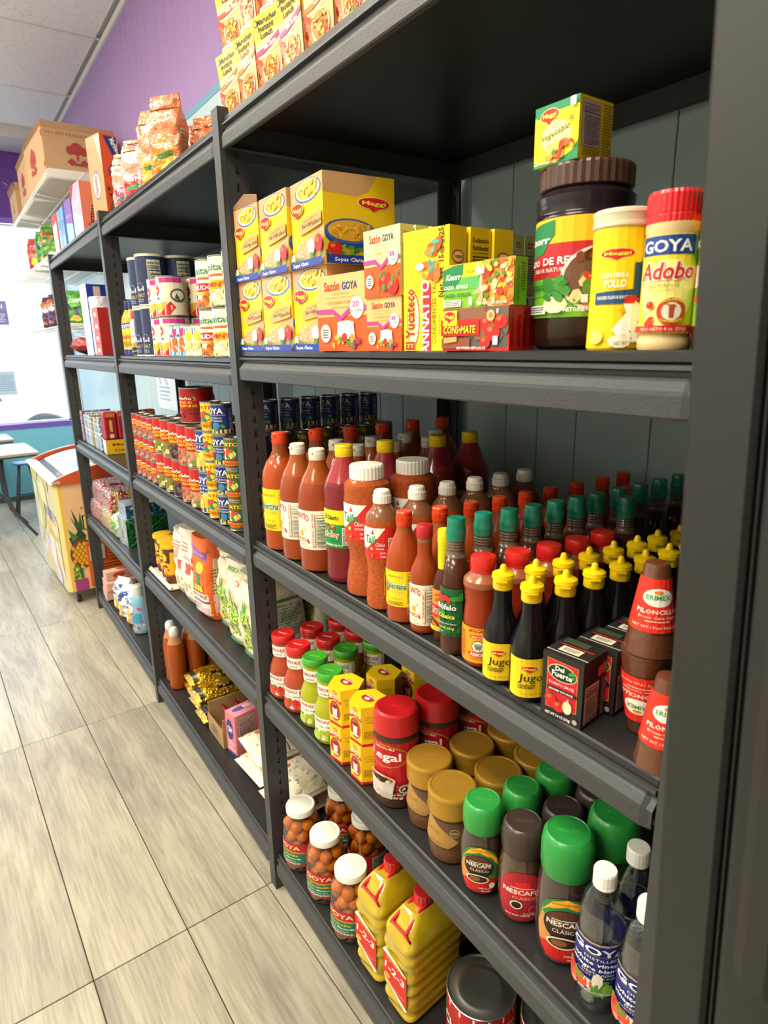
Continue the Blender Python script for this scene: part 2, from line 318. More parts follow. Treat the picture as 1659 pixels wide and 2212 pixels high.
# ---------------------------------------------------------------- objects
def link(name, data, parent=None, loc=None, rot=None):
    o = bpy.data.objects.new(name, data); COL.objects.link(o)
    if parent: o.parent = parent
    if loc: o.location = [c*S for c in loc]
    if rot is not None: o.rotation_euler = (0, 0, rot) if not isinstance(rot, tuple) else rot
    return o
def tag(o, label, cat, group=None, kind=None):
    if label: o['label'] = label
    if cat: o['category'] = cat
    if group: o['group'] = group
    if kind: o['kind'] = kind
    return o
TWEAK = {"cafe table close under the window, behind the nearer one":[-20,23],"round blue-seated stool between the freezer and the tables":[20,-23],"green-capped brown sauce bottle with tapering neck, front one in its row":[-2,12],"ribbed plastic salsa bottle with round red cap, front one in its row":[3,-3],"ribbed plastic salsa bottle with round red cap, rearmost in its row":[-4,17],"black seasoning bottle with yellow cap, in left row, front one ":[-31,5],"black seasoning bottle with yellow cap, in left row, second from the front ":[-22,5],"black seasoning bottle with yellow cap, in left row, third from the front ":[-9,24],"black seasoning bottle with yellow cap, in left row, fourth from the front ":[-1,35],"black seasoning bottle with yellow cap, in left row, fifth from the front ":[4,37],"black seasoning bottle with yellow cap, in left row, sixth from the front ":[12,25],"black seasoning bottle with yellow cap, in left row, seventh from the front ":[21,40],"black seasoning bottle with yellow cap, in left row, rearmost ":[27,-2],"black seasoning bottle with yellow cap, in right row, front one ":[0,-6],"black seasoning bottle with yellow cap, in right row, second from the front ":[-23,-4],"black seasoning bottle with yellow cap, in right row, third from the front ":[-5,11],"black seasoning bottle with yellow cap, in right row, fourth from the front ":[12,27],"black seasoning bottle with yellow cap, in right row, fifth from the front ":[23,31],"black seasoning bottle with yellow cap, in right row, sixth from the front ":[32,20],"black seasoning bottle with yellow cap, in right row, rearmost ":[41,32],"black tomato sauce carton with red front, front one in its row":[-39,2],"black tomato sauce carton with red front, second from the front in its row":[-23,-19],"black tomato sauce carton with red front, third from the front in its row":[-20,5],"black tomato sauce carton with red front, fourth from the front in its row":[-8,-70],"black tomato sauce carton with red front, fifth from the front in its row":[-4,-72],"black tomato sauce carton with red front, sixth from the front in its row":[8,-69],"black tomato sauce carton with red front, rearmost in its row":[19,-16],"upright brown sugar cone beside the tomato cartons":[-11,-68],"gold-lidded glass coffee jar, front one in left row":[1,4],"gold-lidded glass coffee jar, front one in right row":[-1,12],"gold-lidded glass coffee jar, second from the front in right row":[1,4],"small coffee jar with green lid, front one in its row":[-35,-6],"small coffee jar with green lid, second from the front in its row":[5,-1],"small coffee jar with green lid, rearmost in its row":[27,-1],"coffee jar with dark brown lid, front one in its row":[-4,-3],"coffee jar with dark brown lid, second from the front in its row":[-3,-9],"coffee jar with dark brown lid, rearmost in its row":[9,-1],"bottom yellow soup box touching the shelf post":[0,51],"bottom yellow soup box in the middle of three":[-1,9],"bottom yellow soup box behind the orange seasoning box":[28,-7],"top yellow soup box touching the post, flap open":[0,39],"top yellow soup box in the middle of three":[0,-22],"top yellow soup box nearest the camera, bowl on its side":[0,-17],"large orange seasoning box in front of the soup boxes":[-28,-54],"small orange seasoning box under the pale green one":[-9,0],"small orange seasoning box hidden below the green row, front one counted with it":[9,0],"pale green seasoning box, front from the front in the upper row":[-30,1],"pale green seasoning box, second from the front in the upper row":[-22,1],"pale green seasoning box, third from the front in the upper row":[-9,0],"pale green seasoning box, sixth from the front in the upper row":[13,0],"pale green seasoning box, seventh from the front in the upper row":[17,0],"pale green seasoning box, eighth from the front in the upper row":[30,-1],"tall yellow annatto paste box, front one of three":[-5,22],"tall yellow annatto paste box, middle one showing a nutrition panel of three":[13,34],"red bouillon cube box under the green one, front of two":[-34,-5],"red bouillon cube box directly behind the front red one":[-3,16],"green and yellow chicken bouillon box on top of the red one":[-1,-13],"large brown-lidded beef bouillon jar with a small box on top":[30,-53],"yellow chicken bouillon tub with cream lid":[0,3],"seasoning shaker with red ribbed lid beside the yellow tub":[0,-3],"noodle cup in printed sleeve, second from the post in the lower row":[0,4],"noodle cup in printed sleeve, fourth from the post in the lower row":[0,-4],"noodle cup in printed sleeve, front from the post in the upper row":[0,21],"noodle cup in printed sleeve, second from the post in the upper row":[0,-21],"farthest, magenta and yellow snack bag at the unit end":[-28,13],"purple-grey foil bag behind the magenta one":[28,-13],"yellow-lidded chocolate drink tub, front one in far row":[0,2],"yellow-lidded chocolate drink tub, rearmost in far row":[0,-2],"white flour bag with faint red print, shorter and farther one":[0,48],"white flour bag with red badge beside the orange bag":[0,-43],"bright orange corn flour bag with a purple band":[0,-4],"amber syrup bottle with white cap, front one in near row":[-52,31],"amber syrup bottle with white cap, second from the front in near row":[-27,34],"golden cookie packet lying farthest, beside the amber bottles":[85,-5],"golden cookie packet lying in the middle":[0,-7],"golden cookie packet resting on the two lower far ones":[4,21],"golden cookie packet lying beside the brown carton":[-5,-54],"golden cookie packet with shiny dark end, on top near the carton":[-4,-21],"rice bag with red lettering lying on top of another":[0,9],"upper rice bag nearest the post":[0,-9],"upper shrink-wrapped tray of orange-red sweets":[0,16],"shrink-wrapped tray stacked on the yellow sweets":[0,-16],"yellow and green detergent packet beside the pink soaps, lower":[19,58],"yellow and green detergent packet beside the pink soaps, upper":[3,8],"white and blue detergent bag, farthest of three":[-21,-40],"white and blue detergent bag, middle of three":[-1,-26],"white and blue detergent bag, nearest the blue bottle":[3,17],"pale blue fabric softener bottle with pink flowers":[-3,-17]}   # fine packing offsets, 0.1 mm
class Proto:
    """a product: one mesh, or an empty with named part meshes (part, mesh, [subparts])"""
    def __init__(s, name, cat, parts, zoff=0): s.name = name; s.cat = cat; s.parts = parts
    def place(s, x, y, z, rz, label, group=None, rot=None):
        if label in TWEAK: x += TWEAK[label][0]/10000; y += TWEAK[label][1]/10000
        r = (0, 0, radians(rz)) if rot is None else tuple(radians(a) for a in rot)
        if len(s.parts) == 1: o = link(s.name, s.parts[0][1], None, (x, y, z), r)
        else:
            o = link(s.name, None, None, (x, y, z), r); o.empty_display_size = .02
            for p in s.parts:
                c = link(p[0], p[1], o)
                if len(p) > 2 and isinstance(p[2], dict):
                    for kk, vv in p[2].items(): c[kk] = vv
                for q in (p[3] if len(p) > 3 else []): link(q[0], q[1], c)
        return tag(o, label, s.cat, group)
ORD = ['front', 'second', 'third', 'fourth', 'fifth', 'sixth', 'seventh', 'eighth', 'ninth', 'tenth', 'eleventh', 'twelfth', 'thirteenth', 'fourteenth']
def row(proto, desc, pts, z, rz, group, what='in its row', jit=0):
    rn = random.Random(len(desc))
    for i, p in enumerate(pts):
        l = f"{desc}, {'front one' if i == 0 else ('rearmost' if i == len(pts)-1 else ORD[i]+' from the front')} {what}"
        proto.place(p[0], p[1], z, rz+(rn.random()-.5)*jit, l, group)
def struct(name, g, parent=None, kind='structure'):
    o = link(name, g.mesh(name), parent)
    if not parent: o['kind'] = kind
    return o
# ================================================================= ROOM
XW, YB, ZC = .61, 5.75, 3.19          # right wall, window wall, ceiling
XL, YN = -3.6, -3.4
g = G(); g.box(XL-.05, YN-.05, -.08, XW+.05, YB+.05, -.0045, 'matte', '#4c463f'); fl = struct('floor', g)
rnd = random.Random(4)
PW, PL = .2165, 1.095
g = G(); g.box(.0012, .0012, -.0044, PW-.0012, PL-.0012, 0, 'vinyl_plank', '#b9ad9a', bev=.0012); pm = g.mesh('plank')
ca_, sa_ = cos(.035), sin(.035)
for i in range(-17, 5):
    for j in range(-4, 6):
        lx, ly = -.229+i*PW, .030+j*PL
        x, y = lx*ca_-ly*sa_, lx*sa_+ly*ca_
        if x < XL-.1 or x > XW-.0 or y > YB-.3 or y < YN-.5: continue
        p = link('plank', pm, fl, (x, y, 0), .035)
g = G(); g.box(XL-.05, YN-.05, ZC+.012, XW+.05, YB+.05, ZC+.06, 'matte', '#b9b5b0'); ce = struct('ceiling', g)
g = G(); g.box(.006, .006, -.0, 1.054, 1.054, .012, 'ceiling_tile', '#ddd', bev=.003); tm = g.mesh('ceiling_tile')
for i in range(4):
    for j in range(9):
        link('ceiling_tile', tm, ce, (XW-.03-1.06*(i+1), YB-.35-1.06*(j+1)+.03, ZC))
g = G()
for j in range(10): g.box(XL, YB-.33-1.06*j-.006, ZC-.004, XW, YB-.33-1.06*j+.010, ZC+.006, 'plastic', '#d9d6d2')
for i in range(1, 4): g.box(XW-.03-1.06*i-.008, YN, ZC-.004, XW-.03-1.06*i+.008, YB, ZC+.006, 'plastic', '#d9d6d2')
link('ceiling_grid', g.mesh('ceiling_grid'), ce)
for i, (tx, ty) in enumerate(TROFFERS):
    o = link('ceiling_lamp', None, None, (tx, ty, ZC-.02)); tag(o, f"recessed ceiling lamp, {('nearest', 'middle', 'farthest')[i % 3]} of the row {'above the shelf aisle' if i < 3 else 'on the far left'}", 'ceiling lamp', 'ceiling lamps over the aisle')
    g = G(); g.box(-.27, -.52, 0, .27, .52, .018, 'plastic', '#e6e4e0'); link('lamp_frame', g.mesh('lamp_frame'), o)
    g = G(); g.box(-.25, -.50, -.050, .25, .50, -.001, 'lamp_diffuser', '#fff', bev=.006); link('diffuser', g.mesh('diffuser'), o)
# ---- right wall of grooved boards, blue below, purple above
BLUE, PURP, TEAL = '#b2c7cb', '#a07fb6', '#7fa3b8'
g = G(); g.box(XW+.006, YN, 0, XW+.06, YB+.05, ZC+.01, 'matte', '#6a6a78'); wr = struct('wall_right', g)
y = YN; rnd = random.Random(11); k = 0
seq = [.19, .12, .10, .15, .09, .21, .13, .17, .11, .14]
while y < YB:
    w_ = seq[k % 10]*(.92+.16*rnd.random()); k += 1; y1 = min(y+w_, YB); g = G()
    g.box(XW, y+.0010, 0, XW+.008, y1-.0010, 2.40, 'paper', BLUE, bev=.0015); g.box(XW, y+.0010, 2.43, XW+.008, y1-.0010, ZC, 'paper', PURP, bev=.0015); g.box(XW-.001, y, 2.40, XW+.008, y1, 2.43, 'paper', '#6f9cb8')
    link('wall_board', g.mesh('wall_board'), wr); y = y1
g = G(); g.prism([(YN, ZC-.034), (YB, ZC-.034), (YB, ZC), (YN, ZC)], 'x', XW-.012, XW, 'plastic', '#e4e1e0'); struct('trim_1', g)
g = G(); g.box(XW-.01, 3.2, 0, XW-.001, YB, .09, 'plastic', '#d8eef2'); struct('baseboard_right', g)
# ---- window wall
WX0, WX1, WZ0, WZ1 = -3.0, .50, .70, 2.50
g = G(); Bp = 'paper'
g.box(XL, YB, 0, XW+.05, YB+.06, WZ0-.04, Bp, '#7fc6dd'); g.box(XL, YB, WZ1+.02, XW+.05, YB+.06, ZC, Bp, '#6f4398'); g.box(WX1, YB, WZ0-.04, XW+.05, YB+.06, WZ1+.02, Bp, '#7fc6dd'); g.box(XL, YB, WZ0-.04, WX0, YB+.06, WZ1+.02, Bp, '#7fc6dd')
wb = struct('wall_back', g)
g = G(); g.box(WX0-.03, YB-.012, WZ0-.045, WX1+.05, YB-.001, WZ0, Bp, '#7d55c0'); g.box(WX1, YB-.012, WZ0, WX1+.05, YB-.001, WZ1, Bp, '#8a66cc'); g.box(WX0, YB-.012, WZ1, WX1+.05, YB-.001, WZ1+.05, Bp, '#8a66cc'); struct('trim_2', g)
g = G(); g.box(WX0, YB+.01, WZ0, WX1, YB+.045, WZ0+.02, 'plastic', '#dfe6ea'); g.box(WX0, YB+.01, WZ1-.02, WX1, YB+.045, WZ1, 'plastic', '#dfe6ea')
for x in (WX0, -1.25, WX1-.025): g.box(x, YB+.01, WZ0, x+.025, YB+.045, WZ1, 'plastic', '#dfe6ea')
wi = struct('window_1', g); g = G(); g.box(WX0, YB+.026, WZ0, WX1, YB+.029, WZ1, 'window_glass'); link('pane', g.mesh('pane'), wi)
g = G(); g.box(XW-.028, YB-.03, .1, XW-.002, YB-.002, ZC-.04, 'plastic', '#eef3f4'); struct('trim_3', g)
g = G(); g.box(XL, 5.28, ZC-.09, XW-.03, YB-.002, ZC-.06, 'plastic', '#d6d2cf'); g.box(XL, 5.28, ZC-.06, XW-.03, 5.30, ZC, 'plastic', '#d6d2cf'); struct('trim_4', g)
g = G(); g.box(XL-.06, YN, 0, XL, YB+.05, ZC, Bp, '#d2d2ca'); struct('wall_left', g)
g = G(); g.box(XL, YN-.06, 0, XW+.05, YN, ZC, Bp, '#d2d0c6'); struct('wall_front', g)
# small wall plate with a hook on the purple wall
g = G(); g.box(-.03, -.008, -.05, .03, 0, .05, 'paper', '#7a4ea6', bev=.002); g.tube([(-.005, -.01, .02), (-.03, -.03, .01), (.0, -.035, -.012), (.02, -.02, -.02)], .004, 'tin', '#ccc'); tag(link('wall_hook', g.mesh('wall_hook'), None, (.24, YB-.001, 2.83)), 'small metal hook on a purple plate high on the far wall', 'hook')
# posters stuck on the window
def poster(nm, x0, z0, x1, z1, ops, label, base):
    g = G(); g.box(0, 0, 0, x1-x0, .0015, z1-z0, 'paper', base); printed(g, ops, x1-x0, z1-z0, lambda u, v, off: ((x1-x0)/2+u, -off, v), base=2)
    tag(link(nm, g.mesh(nm), None, (x0, YB+.008, z0)), label, 'poster')
poster('window_sign', -.15, 1.62, .085, 1.83, [('r', 0, .6, 1, .95, '#9a90cc'), ('l', .1, .1, .9, .5, 5, '#e8e6f4'), ('t', 'OPEN', .5, .7, .18, '#ffffff', {'w': .7, 'b': 1})], 'pale purple notice taped across the upper window glass', '#8d83c4')
poster('window_sign', -.48, 1.60, -.20, 1.85, [('r', 0, .6, 1, .95, '#9a90cc'), ('l', .1, .1, .9, .5, 5, '#e8e6f4')], 'leftmost pale purple notice taped on the upper window glass', '#8d83c4')
poster('window_sign', -.45, 1.18, -.13, 1.62, [('r', 0, .78, 1, .9, '#9fd23c'), ('t', 'en', .85, .5, .14, '#ffffff', {'b': 1, 'w': .22}), ('r', 0, 0, 1, .06, '#4a9ad8')], 'blue poster with a green stripe on the window glass', '#3f8ecf')
poster('window_sign', -.10, .98, .06, 1.20, [('l', .1, .15, .9, .85, 8, '#8fb4d4')], 'pale blue paper notice low on the window glass', '#c4d8ea')
# ---- outside
g = G(); g.box(-14, YB+.1, -.12, 12, 30, -.02, 'matte', '#b7b4ae'); tag(link('pavement', g.mesh('pavement')), None, None, kind='structure')
g = G(); g.box(-14, 22, -.02, 14, 22.5, 5.0, 'matte', '#cfc6bb'); bd = tag(link('far_building', g.mesh('far_building')), 'pale low building across the street outside the window', 'building')
for i in range(9):
    g = G(); g.box(-12+i*2.6, 21.96, 1.0, -10.6+i*2.6, 22.0, 2.9, 'gloss', '#8f9aa6'); link('window', g.mesh('window'), bd)
def car(x, y, rz):
    o = link('car', None, None, (x, y, -.02), radians(rz)); tag(o, 'pale parked car outside the shop window', 'car')
    g = G(); pr = [(-1.85, .28), (1.85, .28), (1.87, .62), (1.25, .74), (.75, 1.18), (-.75, 1.20), (-1.35, .80), (-1.86, .74)]
    g.prism(pr, 'y', -.72, .72, 'gloss', '#b9c0c8'); link('body', g.mesh('body'), o)
    g = G(); g.prism([(-.72, .80), (.72, .80), (.55, 1.12), (-.62, 1.12)], 'y', -.73, .73, 'gloss', '#2c3640'); link('side_window', g.mesh('side_window'), o)
    g = G(); g.lathe([(.0, 0), (.29, 0), (.31, .03), (.31, .17), (.29, .2), (0, .2)], 'matte', '#2b2c2e', 28, cap=False); g.lathe([(0, -.005), (.19, -.005), (.19, .002)], 'tin', '#c9ccd0', 20, cap=False); wm = g.mesh('wheel')
    for wx in (-1.15, 1.15):
        for sy in (-1, 1): link('wheel', wm, o, (wx, sy*.74, .31), (radians(-90*sy), 0, 0))
car(-.75, 8.6, 8)
# ================================================================= SHELVING
POSTY = [-1.040, 0, 1.108, 2.281]
LV = [[.1126, .5854, .9664, 1.3778, 1.8122], [.1133, .5746, .9513, 1.3641, 1.8077], [.1129, .5494, .9424, 1.3621, 1.8162]]
DX, FW, SW = .587, .034, .055
def flange(g, w_, place, th=.0016):
    """perforated flange: w_ wide, 1.83 high, with teardrop slots; place(a, z, t)->xyz"""
    n = 60; p = 1.83/n
    hole = [(.5*w_+.0035, .006), (.5*w_+.0045, .0095), (.5*w_+.002, .0125), (.5*w_+.0028, .020), (.5*w_+.0005, .0215), (.5*w_-.0015, .020), (.5*w_-.0022, .0125), (.5*w_-.004, .0095), (.5*w_-.002, .0062)]
    outer = [(0, 0), (w_, 0), (w_, p), (0, p)]
    T = tessellate_polygon([[Vector((a, b, 0)) for a, b in outer], [Vector((a, b, 0)) for a, b in hole]]); P = outer+hole
    for k in range(n):
        for t in (0, th):
            g.add([place(a, b+k*p, t) for a, b in P], [tuple(x) for x in T], 'powder_coat', '#222')
        m = len(hole)
        g.add([place(a, b+k*p, t) for t in (0, th) for a, b in hole], [(i, (i+1) % m, m+(i+1) % m, m+i) for i in range(m)], 'powder_coat', '#222')
    e = [(0, 0), (w_, 0)]
    for a in (0, w_): g.add([place(a, 0, 0), place(a, 1.83, 0), place(a, 1.83, th), place(a, 0, th)], [(0, 1, 2, 3)], 'powder_coat', '#222')
def post(front):
    g = G()
    if front:
        g.box(0, 0, 0, .0022, FW, 1.83, 'powder_coat', '#222', bev=.0008); g.box(0, .0, 0, .012, .0022, 1.83, 'powder_coat', '#222', bev=.0008)
        flange(g, SW-.010, lambda a, z, t: (.010+a, .0005+t, z)); g.box(.012, .0045, 0, SW, .0058, 1.83, 'board_under', '#111')
    else:
        g.box(DX-.002, -.030, 0, DX, .0, 1.83, 'powder_coat', '#222', bev=.0008)
        flange(g, SW-.012, lambda a, z, t: (DX-SW+.010+a, .0005+t, z)); g.box(DX-SW+.010, .0045, 0, DX-.003, .0058, 1.83, 'board_under', '#111'); flange(g, .026, lambda a, z, t: (DX-.004-t, -.028+a, z))
    return g.mesh('front_post' if front else 'rear_post')
FP, RP = post(True), post(False)
def bay_unit(b, label):
    y0, y1 = POSTY[b]+.0, POSTY[b+1]-.0; y0 += .036 if b else .036; root = link('shelving_unit', None, None, (0, y0, 0)); tag(root, label, 'shelving', 'black metal shelving units')
    L = y1-y0
    posts = [POSTY[b+1]]+([POSTY[b]] if b == 0 else [])
    for py in posts:
        link('front_post', FP, root, (0, py-y0, 0)); link('rear_post', RP, root, (0, py-y0, 0))
    for k, z in enumerate(LV[b]):
        g = G(); e = .004
        # shelf board with a rolled front lip
        g.prism([(.010, z-.0095), (.010, z-.0018), (.0125, z), (.0135, z), (.0145, z-.0022), (DX-.008, z-.0022), (DX-.008, z-.012), (.014, z-.012)], 'y', e, L-e, 'shelf_board', '#111')
        link('shelf_board', g.mesh('shelf_board'), root)
        g = G(); a0, a1 = .0035, L-.0035; prof = [(.014, z-.012), (.006, z-.0128), (.0055, z-.0165), (.0125, z-.0185), (.0125, z-.0215), (.0075, z-.026), (.0015, z-.034), (.0008, z-.038), (.0008, z-.0565), (.0025, z-.0585), (.010, z-.0585), (.010, z-.056), (.0035, z-.055), (.0035, z-.036), (.016, z-.021)]
        n = len(prof); tp = .012
        # tapered beam ends
        V = []
        for t, (yy) in enumerate((a0, a0+tp, a1-tp, a1)):
            for i, (px, pz) in enumerate(prof):
                xx = px+(0.004 if t in (0, 3) and 5 <= i <= 9 else 0); zz = pz-(.006 if t in (0, 3) and 3 <= i <= 6 else 0); V.append((xx, yy, zz))
        F = [(t*n+i, t*n+(i+1) % n, (t+1)*n+(i+1) % n, (t+1)*n+i) for t in range(3) for i in range(n)]+[tuple(range(n)), tuple(range(3*n, 4*n))[::-1]]
        g.add(V, [f[::-1] for f in F], 'powder_coat', '#222'); g.recalc = True
        link('front_beam', g.mesh('front_beam'), root)
        g = G(); g.prism([(DX-.004, z-.006), (DX-.002, z-.010), (DX-.002, z-.052), (DX-.012, z-.056), (DX-.012, z-.053), (DX-.006, z-.050), (DX-.006, z-.012)], 'y', a0, a1-.0, 'powder_coat', '#222'); g.recalc = True; link('rear_beam', g.mesh('rear_beam'), root)
        for yy in (.006, L-.010):
            g = G(); g.box(.014, yy, z-.058, DX-.014, yy+.003, z-.0125, 'powder_coat', '#222'); g.box(.014, yy-.0+(.003 if yy < .1 else -.012), z-.058, DX-.014, yy+(.015 if yy < .1 else 0), z-.056, 'powder_coat', '#222'); link('side_beam', g.mesh('side_beam'), root)
    return root
bay_unit(0, 'nearest black metal shelving unit, full of sauces, coffee and bouillon')
bay_unit(1, 'middle black metal shelving unit with stacked cans and flour bags')
bay_unit(2, 'farthest black metal shelving unit, nearest the window and freezer')
FRY = -1.1384
# ================================================================= BLACK FRIDGE beside the camera
fr = link('display_fridge', None, None, (-.150, FRY, 0), (radians(-2.40), 0, 0)); tag(fr, 'black drinks fridge edge filling the right side of the view', 'fridge')
def fb(nm, *a, m='fridge_skin', c='#222', bev=.004): g = G(); g.box(*a, m, c, bev=bev); return link(nm, g.mesh(nm), fr)
fb('cabinet', .012, -.62, .10, .60, -.0, 2.02); fb('side_frame', 0, -.0405, .10, .014, 0, 2.02, bev=.003)
fb('gasket', .004, -.0445, .12, .012, -.0415, 2.0, c='#111', m='plastic', bev=.001); fb('gasket', .002, -.0490, .12, .012, -.0462, 2.0, c='#151515', m='plastic', bev=.001)
fb('door', -.012, -.60, .14, .002, -.052, 1.96); fb('door_handle', -.040, -.098, 1.02, -.012, -.070, 1.62, bev=.008); fb('kick_plate', .03, -.6, 0, .58, -.01, .095)
# ================================================================= ICE-CREAM FREEZER
fz = link('chest_freezer', None, None, (-.120, 2.425, 0), radians(1.3)); tag(fz, 'ice-cream chest freezer with pineapple graphics and orange rims on castors', 'freezer')
FZW, FZL, FZ0, FZ1 = .52, .86, .075, .70
g = G(); cr = .02; oc = [(cr, 0), (FZW-cr, 0), (FZW, cr), (FZW, FZL-cr), (FZW-cr, FZL), (cr, FZL), (0, FZL-cr), (0, cr)]
g.prism(oc, 'z', FZ0, FZ1, 'paper', '#e9c98e')
PINE = [('r', .0, 0, 1, 1, '#e8b98a'), ('r', 0, .0, .035, 1, '#e8c24a'), ('t', 'HELADOS', .62, .735, .035, '#54402a', {'w': .5}),
  ('p', [(.38, .57), (.42, .70), (.50, .64), (.58, .70), (.62, .57), (.56, .57), (.545, .63), (.5, .59), (.455, .63), (.44, .57)], '#f0c832'), ('r', .38, .55, .62, .575, '#4a5fb4')]
PINE += [('t', 'M', .50, .56, .13, '#1c2440', {'w': .27, 'b': 1}), ('t', 'M', .50, .565, .115, '#f2cf3a', {'w': .22, 'b': 1}), ('t', 'ANGO', .84, .56, .11, '#f2cf3a', {'w': .3, 'b': 1, 'o': '#1c2440'})]
PINE += [('p', [(.26, .55), (.16, .70), (.24, .62), (.20, .76), (.30, .62), (.34, .72), (.36, .56)], '#2f5a34'), ('p', [(.10, .50), (.22, .52), (.30, .58), (.40, .50), (.30, .40), (.14, .42)], '#35452c'), ('p', [(.16, .46), (.10, .58), (.26, .50)], '#4d7a3a')]
PINE += [('e', .30, .34, .22, .135, '#7a4418')]+[('p', [(.30+dx-.035, .34+dy), (.30+dx, .34+dy+.024), (.30+dx+.035, .34+dy), (.30+dx, .34+dy-.024)], '#e0a52a') for r_ in range(-3, 4) for q_ in range(-3, 4) for dx, dy in [(q_*.078+(r_ % 2)*.039, r_*.030)] if (dx/.20)**2+(dy/.12)**2 < .9]
PINE += [('r', .10, .10, .26, .22, '#3f6a34'), ('b', .1, .1, .28, .24, 14, ['#c9c23a', '#5a8a3a', '#8fae3a'], .04, 4), ('r', .10, 0, .32, .11, '#a0407c')]
def sqz(o, k=.62, d=-.02):
    o = list(o)
    if o[0] == 'p': o[1] = [(x*k+d, y) for x, y in o[1]]
    elif o[0] == 't': o[2] = o[2]*k+d; o[6] = dict(o[6], w=o[6].get('w', .3)*k)
    elif o[0] == 'e': o[1] = o[1]*k+d; o[3] *= k
    elif o[0] == 'b': o[1] = o[1]*k+d; o[3] = o[3]*k+d; o[7] *= k
    elif o[0] == 'r' and o[3] < .9 and o[1] > .01: o[1] = o[1]*k+d; o[3] = o[3]*k+d
    return tuple(o)
PINE = [sqz(o) for o in PINE]
printed(g, PINE, FZW-2*cr, FZ1-FZ0, sidemap(0, FZ0, FZW/2), base=1)
SD = [('r', 0, 0, 1, 1, '#cdc6a6'), ('b', .02, .02, .98, .5, 26, ['#e7d8e0', '#cfc4d8', '#d9c07a', '#b8c68a'], .13, 3), ('b', .02, .5, .98, .98, 16, ['#e8d9a0', '#c9b87a', '#dfd3b4'], .12, 8), ('t', 'NUESTRAS', .74, .60, .10, '#5a6fc0', {'w': .40, 'rot': -3, 'b': 1}), ('t', 'helados', .74, .42, .09, '#e6d24a', {'w': .36, 'b': 1})]
printed(g, SD, FZL-2*cr, FZ1-FZ0, lambda u, v, off: (-off, FZL/2-u, FZ0+v), base=1)
link('cabinet', g.mesh('cabinet'), fz)
g = G(); 
VX, VZ = .118, FZ0+.015
g.box(VX, -.012, VZ, FZW-.02, -.001, VZ+.26, 'plastic', '#cf5f22', bev=.003); vent = link('vent_panel', g.mesh('vent_panel'), fz)
g = G(); g.prism([(0, 0), (-.008, .002), (-.004, .012), (0, .013)][::1], 'x', 0, .15, 'plastic', '#b34a18'); sl = None
for k in range(7):
    g = G(); g.box(VX+.012, -.018, VZ+.018+k*.017, FZW-.035, -.012, VZ+.027+k*.017, 'plastic', '#d9682a', bev=.002); link('louvre', g.mesh('louvre'), vent)
for k in range(6):
    g = G(); g.box(VX+.11, -.018, VZ+.145+k*.017, FZW-.035, -.012, VZ+.154+k*.017, 'plastic', '#d9682a', bev=.002); link('louvre', g.mesh('louvre'), vent)
g = G(); g.box(VX+.012, -.016, VZ+.15, VX+.095, -.012, VZ+.235, 'plastic', '#c4bcb4', bev=.002); printed(g, [('r', .2, .65, .6, .82, '#222'), ('r', .25, .38, .65, .46, '#333'), ('r', .25, .15, .75, .25, '#333')], .083, .085, sidemap(-.016, VZ+.15, VX+.0535)); link('control_plate', g.mesh('control_plate'), fz)
g = G(); n = 14   # arched orange end rims and white side rails
for yy in (-.012, FZL-.02):
    P = [(FZW*i/n, FZ1+.0+.075*sin(pi*(.5*i/n+.0))) for i in range(n+1)]; P = [(FZW*i/n-.0, FZ1+.01+.072*(1-((i/n-.62)/.62)**2)) for i in range(n+1)]
    g.prism(P+[(FZW, FZ1-.012), (0, FZ1-.012)], 'y', yy, yy+.032, 'plastic', '#c9552a')
g.box(-.014, -.012, FZ1-.008, .04, FZL+.012, FZ1+.014, 'plastic', '#eef0f0', bev=.003); g.box(FZW-.03, -.012, FZ1-.008, FZW+.012, FZL+.012, FZ1+.03, 'plastic', '#eef0f0', bev=.003); g.recalc = True; link('lid_frame', g.mesh('lid_frame'), fz)
g = G(); P = [(.03+(FZW-.05)*i/n, FZ1+.006+.064*(1-((i/n-.62)/.62)**2)) for i in range(n+1)]
g.add([(x, y, z) for y in (.02, FZL-.02) for x, z in P], [(i, i+1, n+2+i, n+1+i) for i in range(n)], 'lid_glass', '#fff', True); link('glass_lid', g.mesh('glass_lid'), fz)
g = G(); g.box(.03, .02, FZ1-.10, FZW-.03, FZL-.02, FZ1-.09, 'plastic', '#e8ecef')
link('tray', g.mesh('tray'), fz)
g = G(); g.add([(x, y, z+.002) for y in (.17, .36) for x, z in P[3:8]], [(i, i+1, 6+i, 5+i) for i in range(4)], 'paper', '#8aa4d2'); link('lid_sticker', g.mesh('lid_sticker'), fz)
g = G(); g.lathe([(0, -.011), (.026, -.011), (.030, -.006), (.030, .006), (.026, .011), (0, .011)], 'plastic', '#1d1d1f', 20, cap=False); wm = g.mesh('castor_wheel')
for cx, cy in ((.05, .04), (FZW-.05, .04), (.05, FZL-.04), (FZW-.05, FZL-.04)):
    c = G(); c.box(cx-.016, cy-.02, .045, cx+.016, cy+.02, .075, 'tin', '#777', bev=.002); o = link('castor', c.mesh('castor'), fz); link('castor_wheel', wm, o, (cx, cy, .030), (0, radians(90), 0))
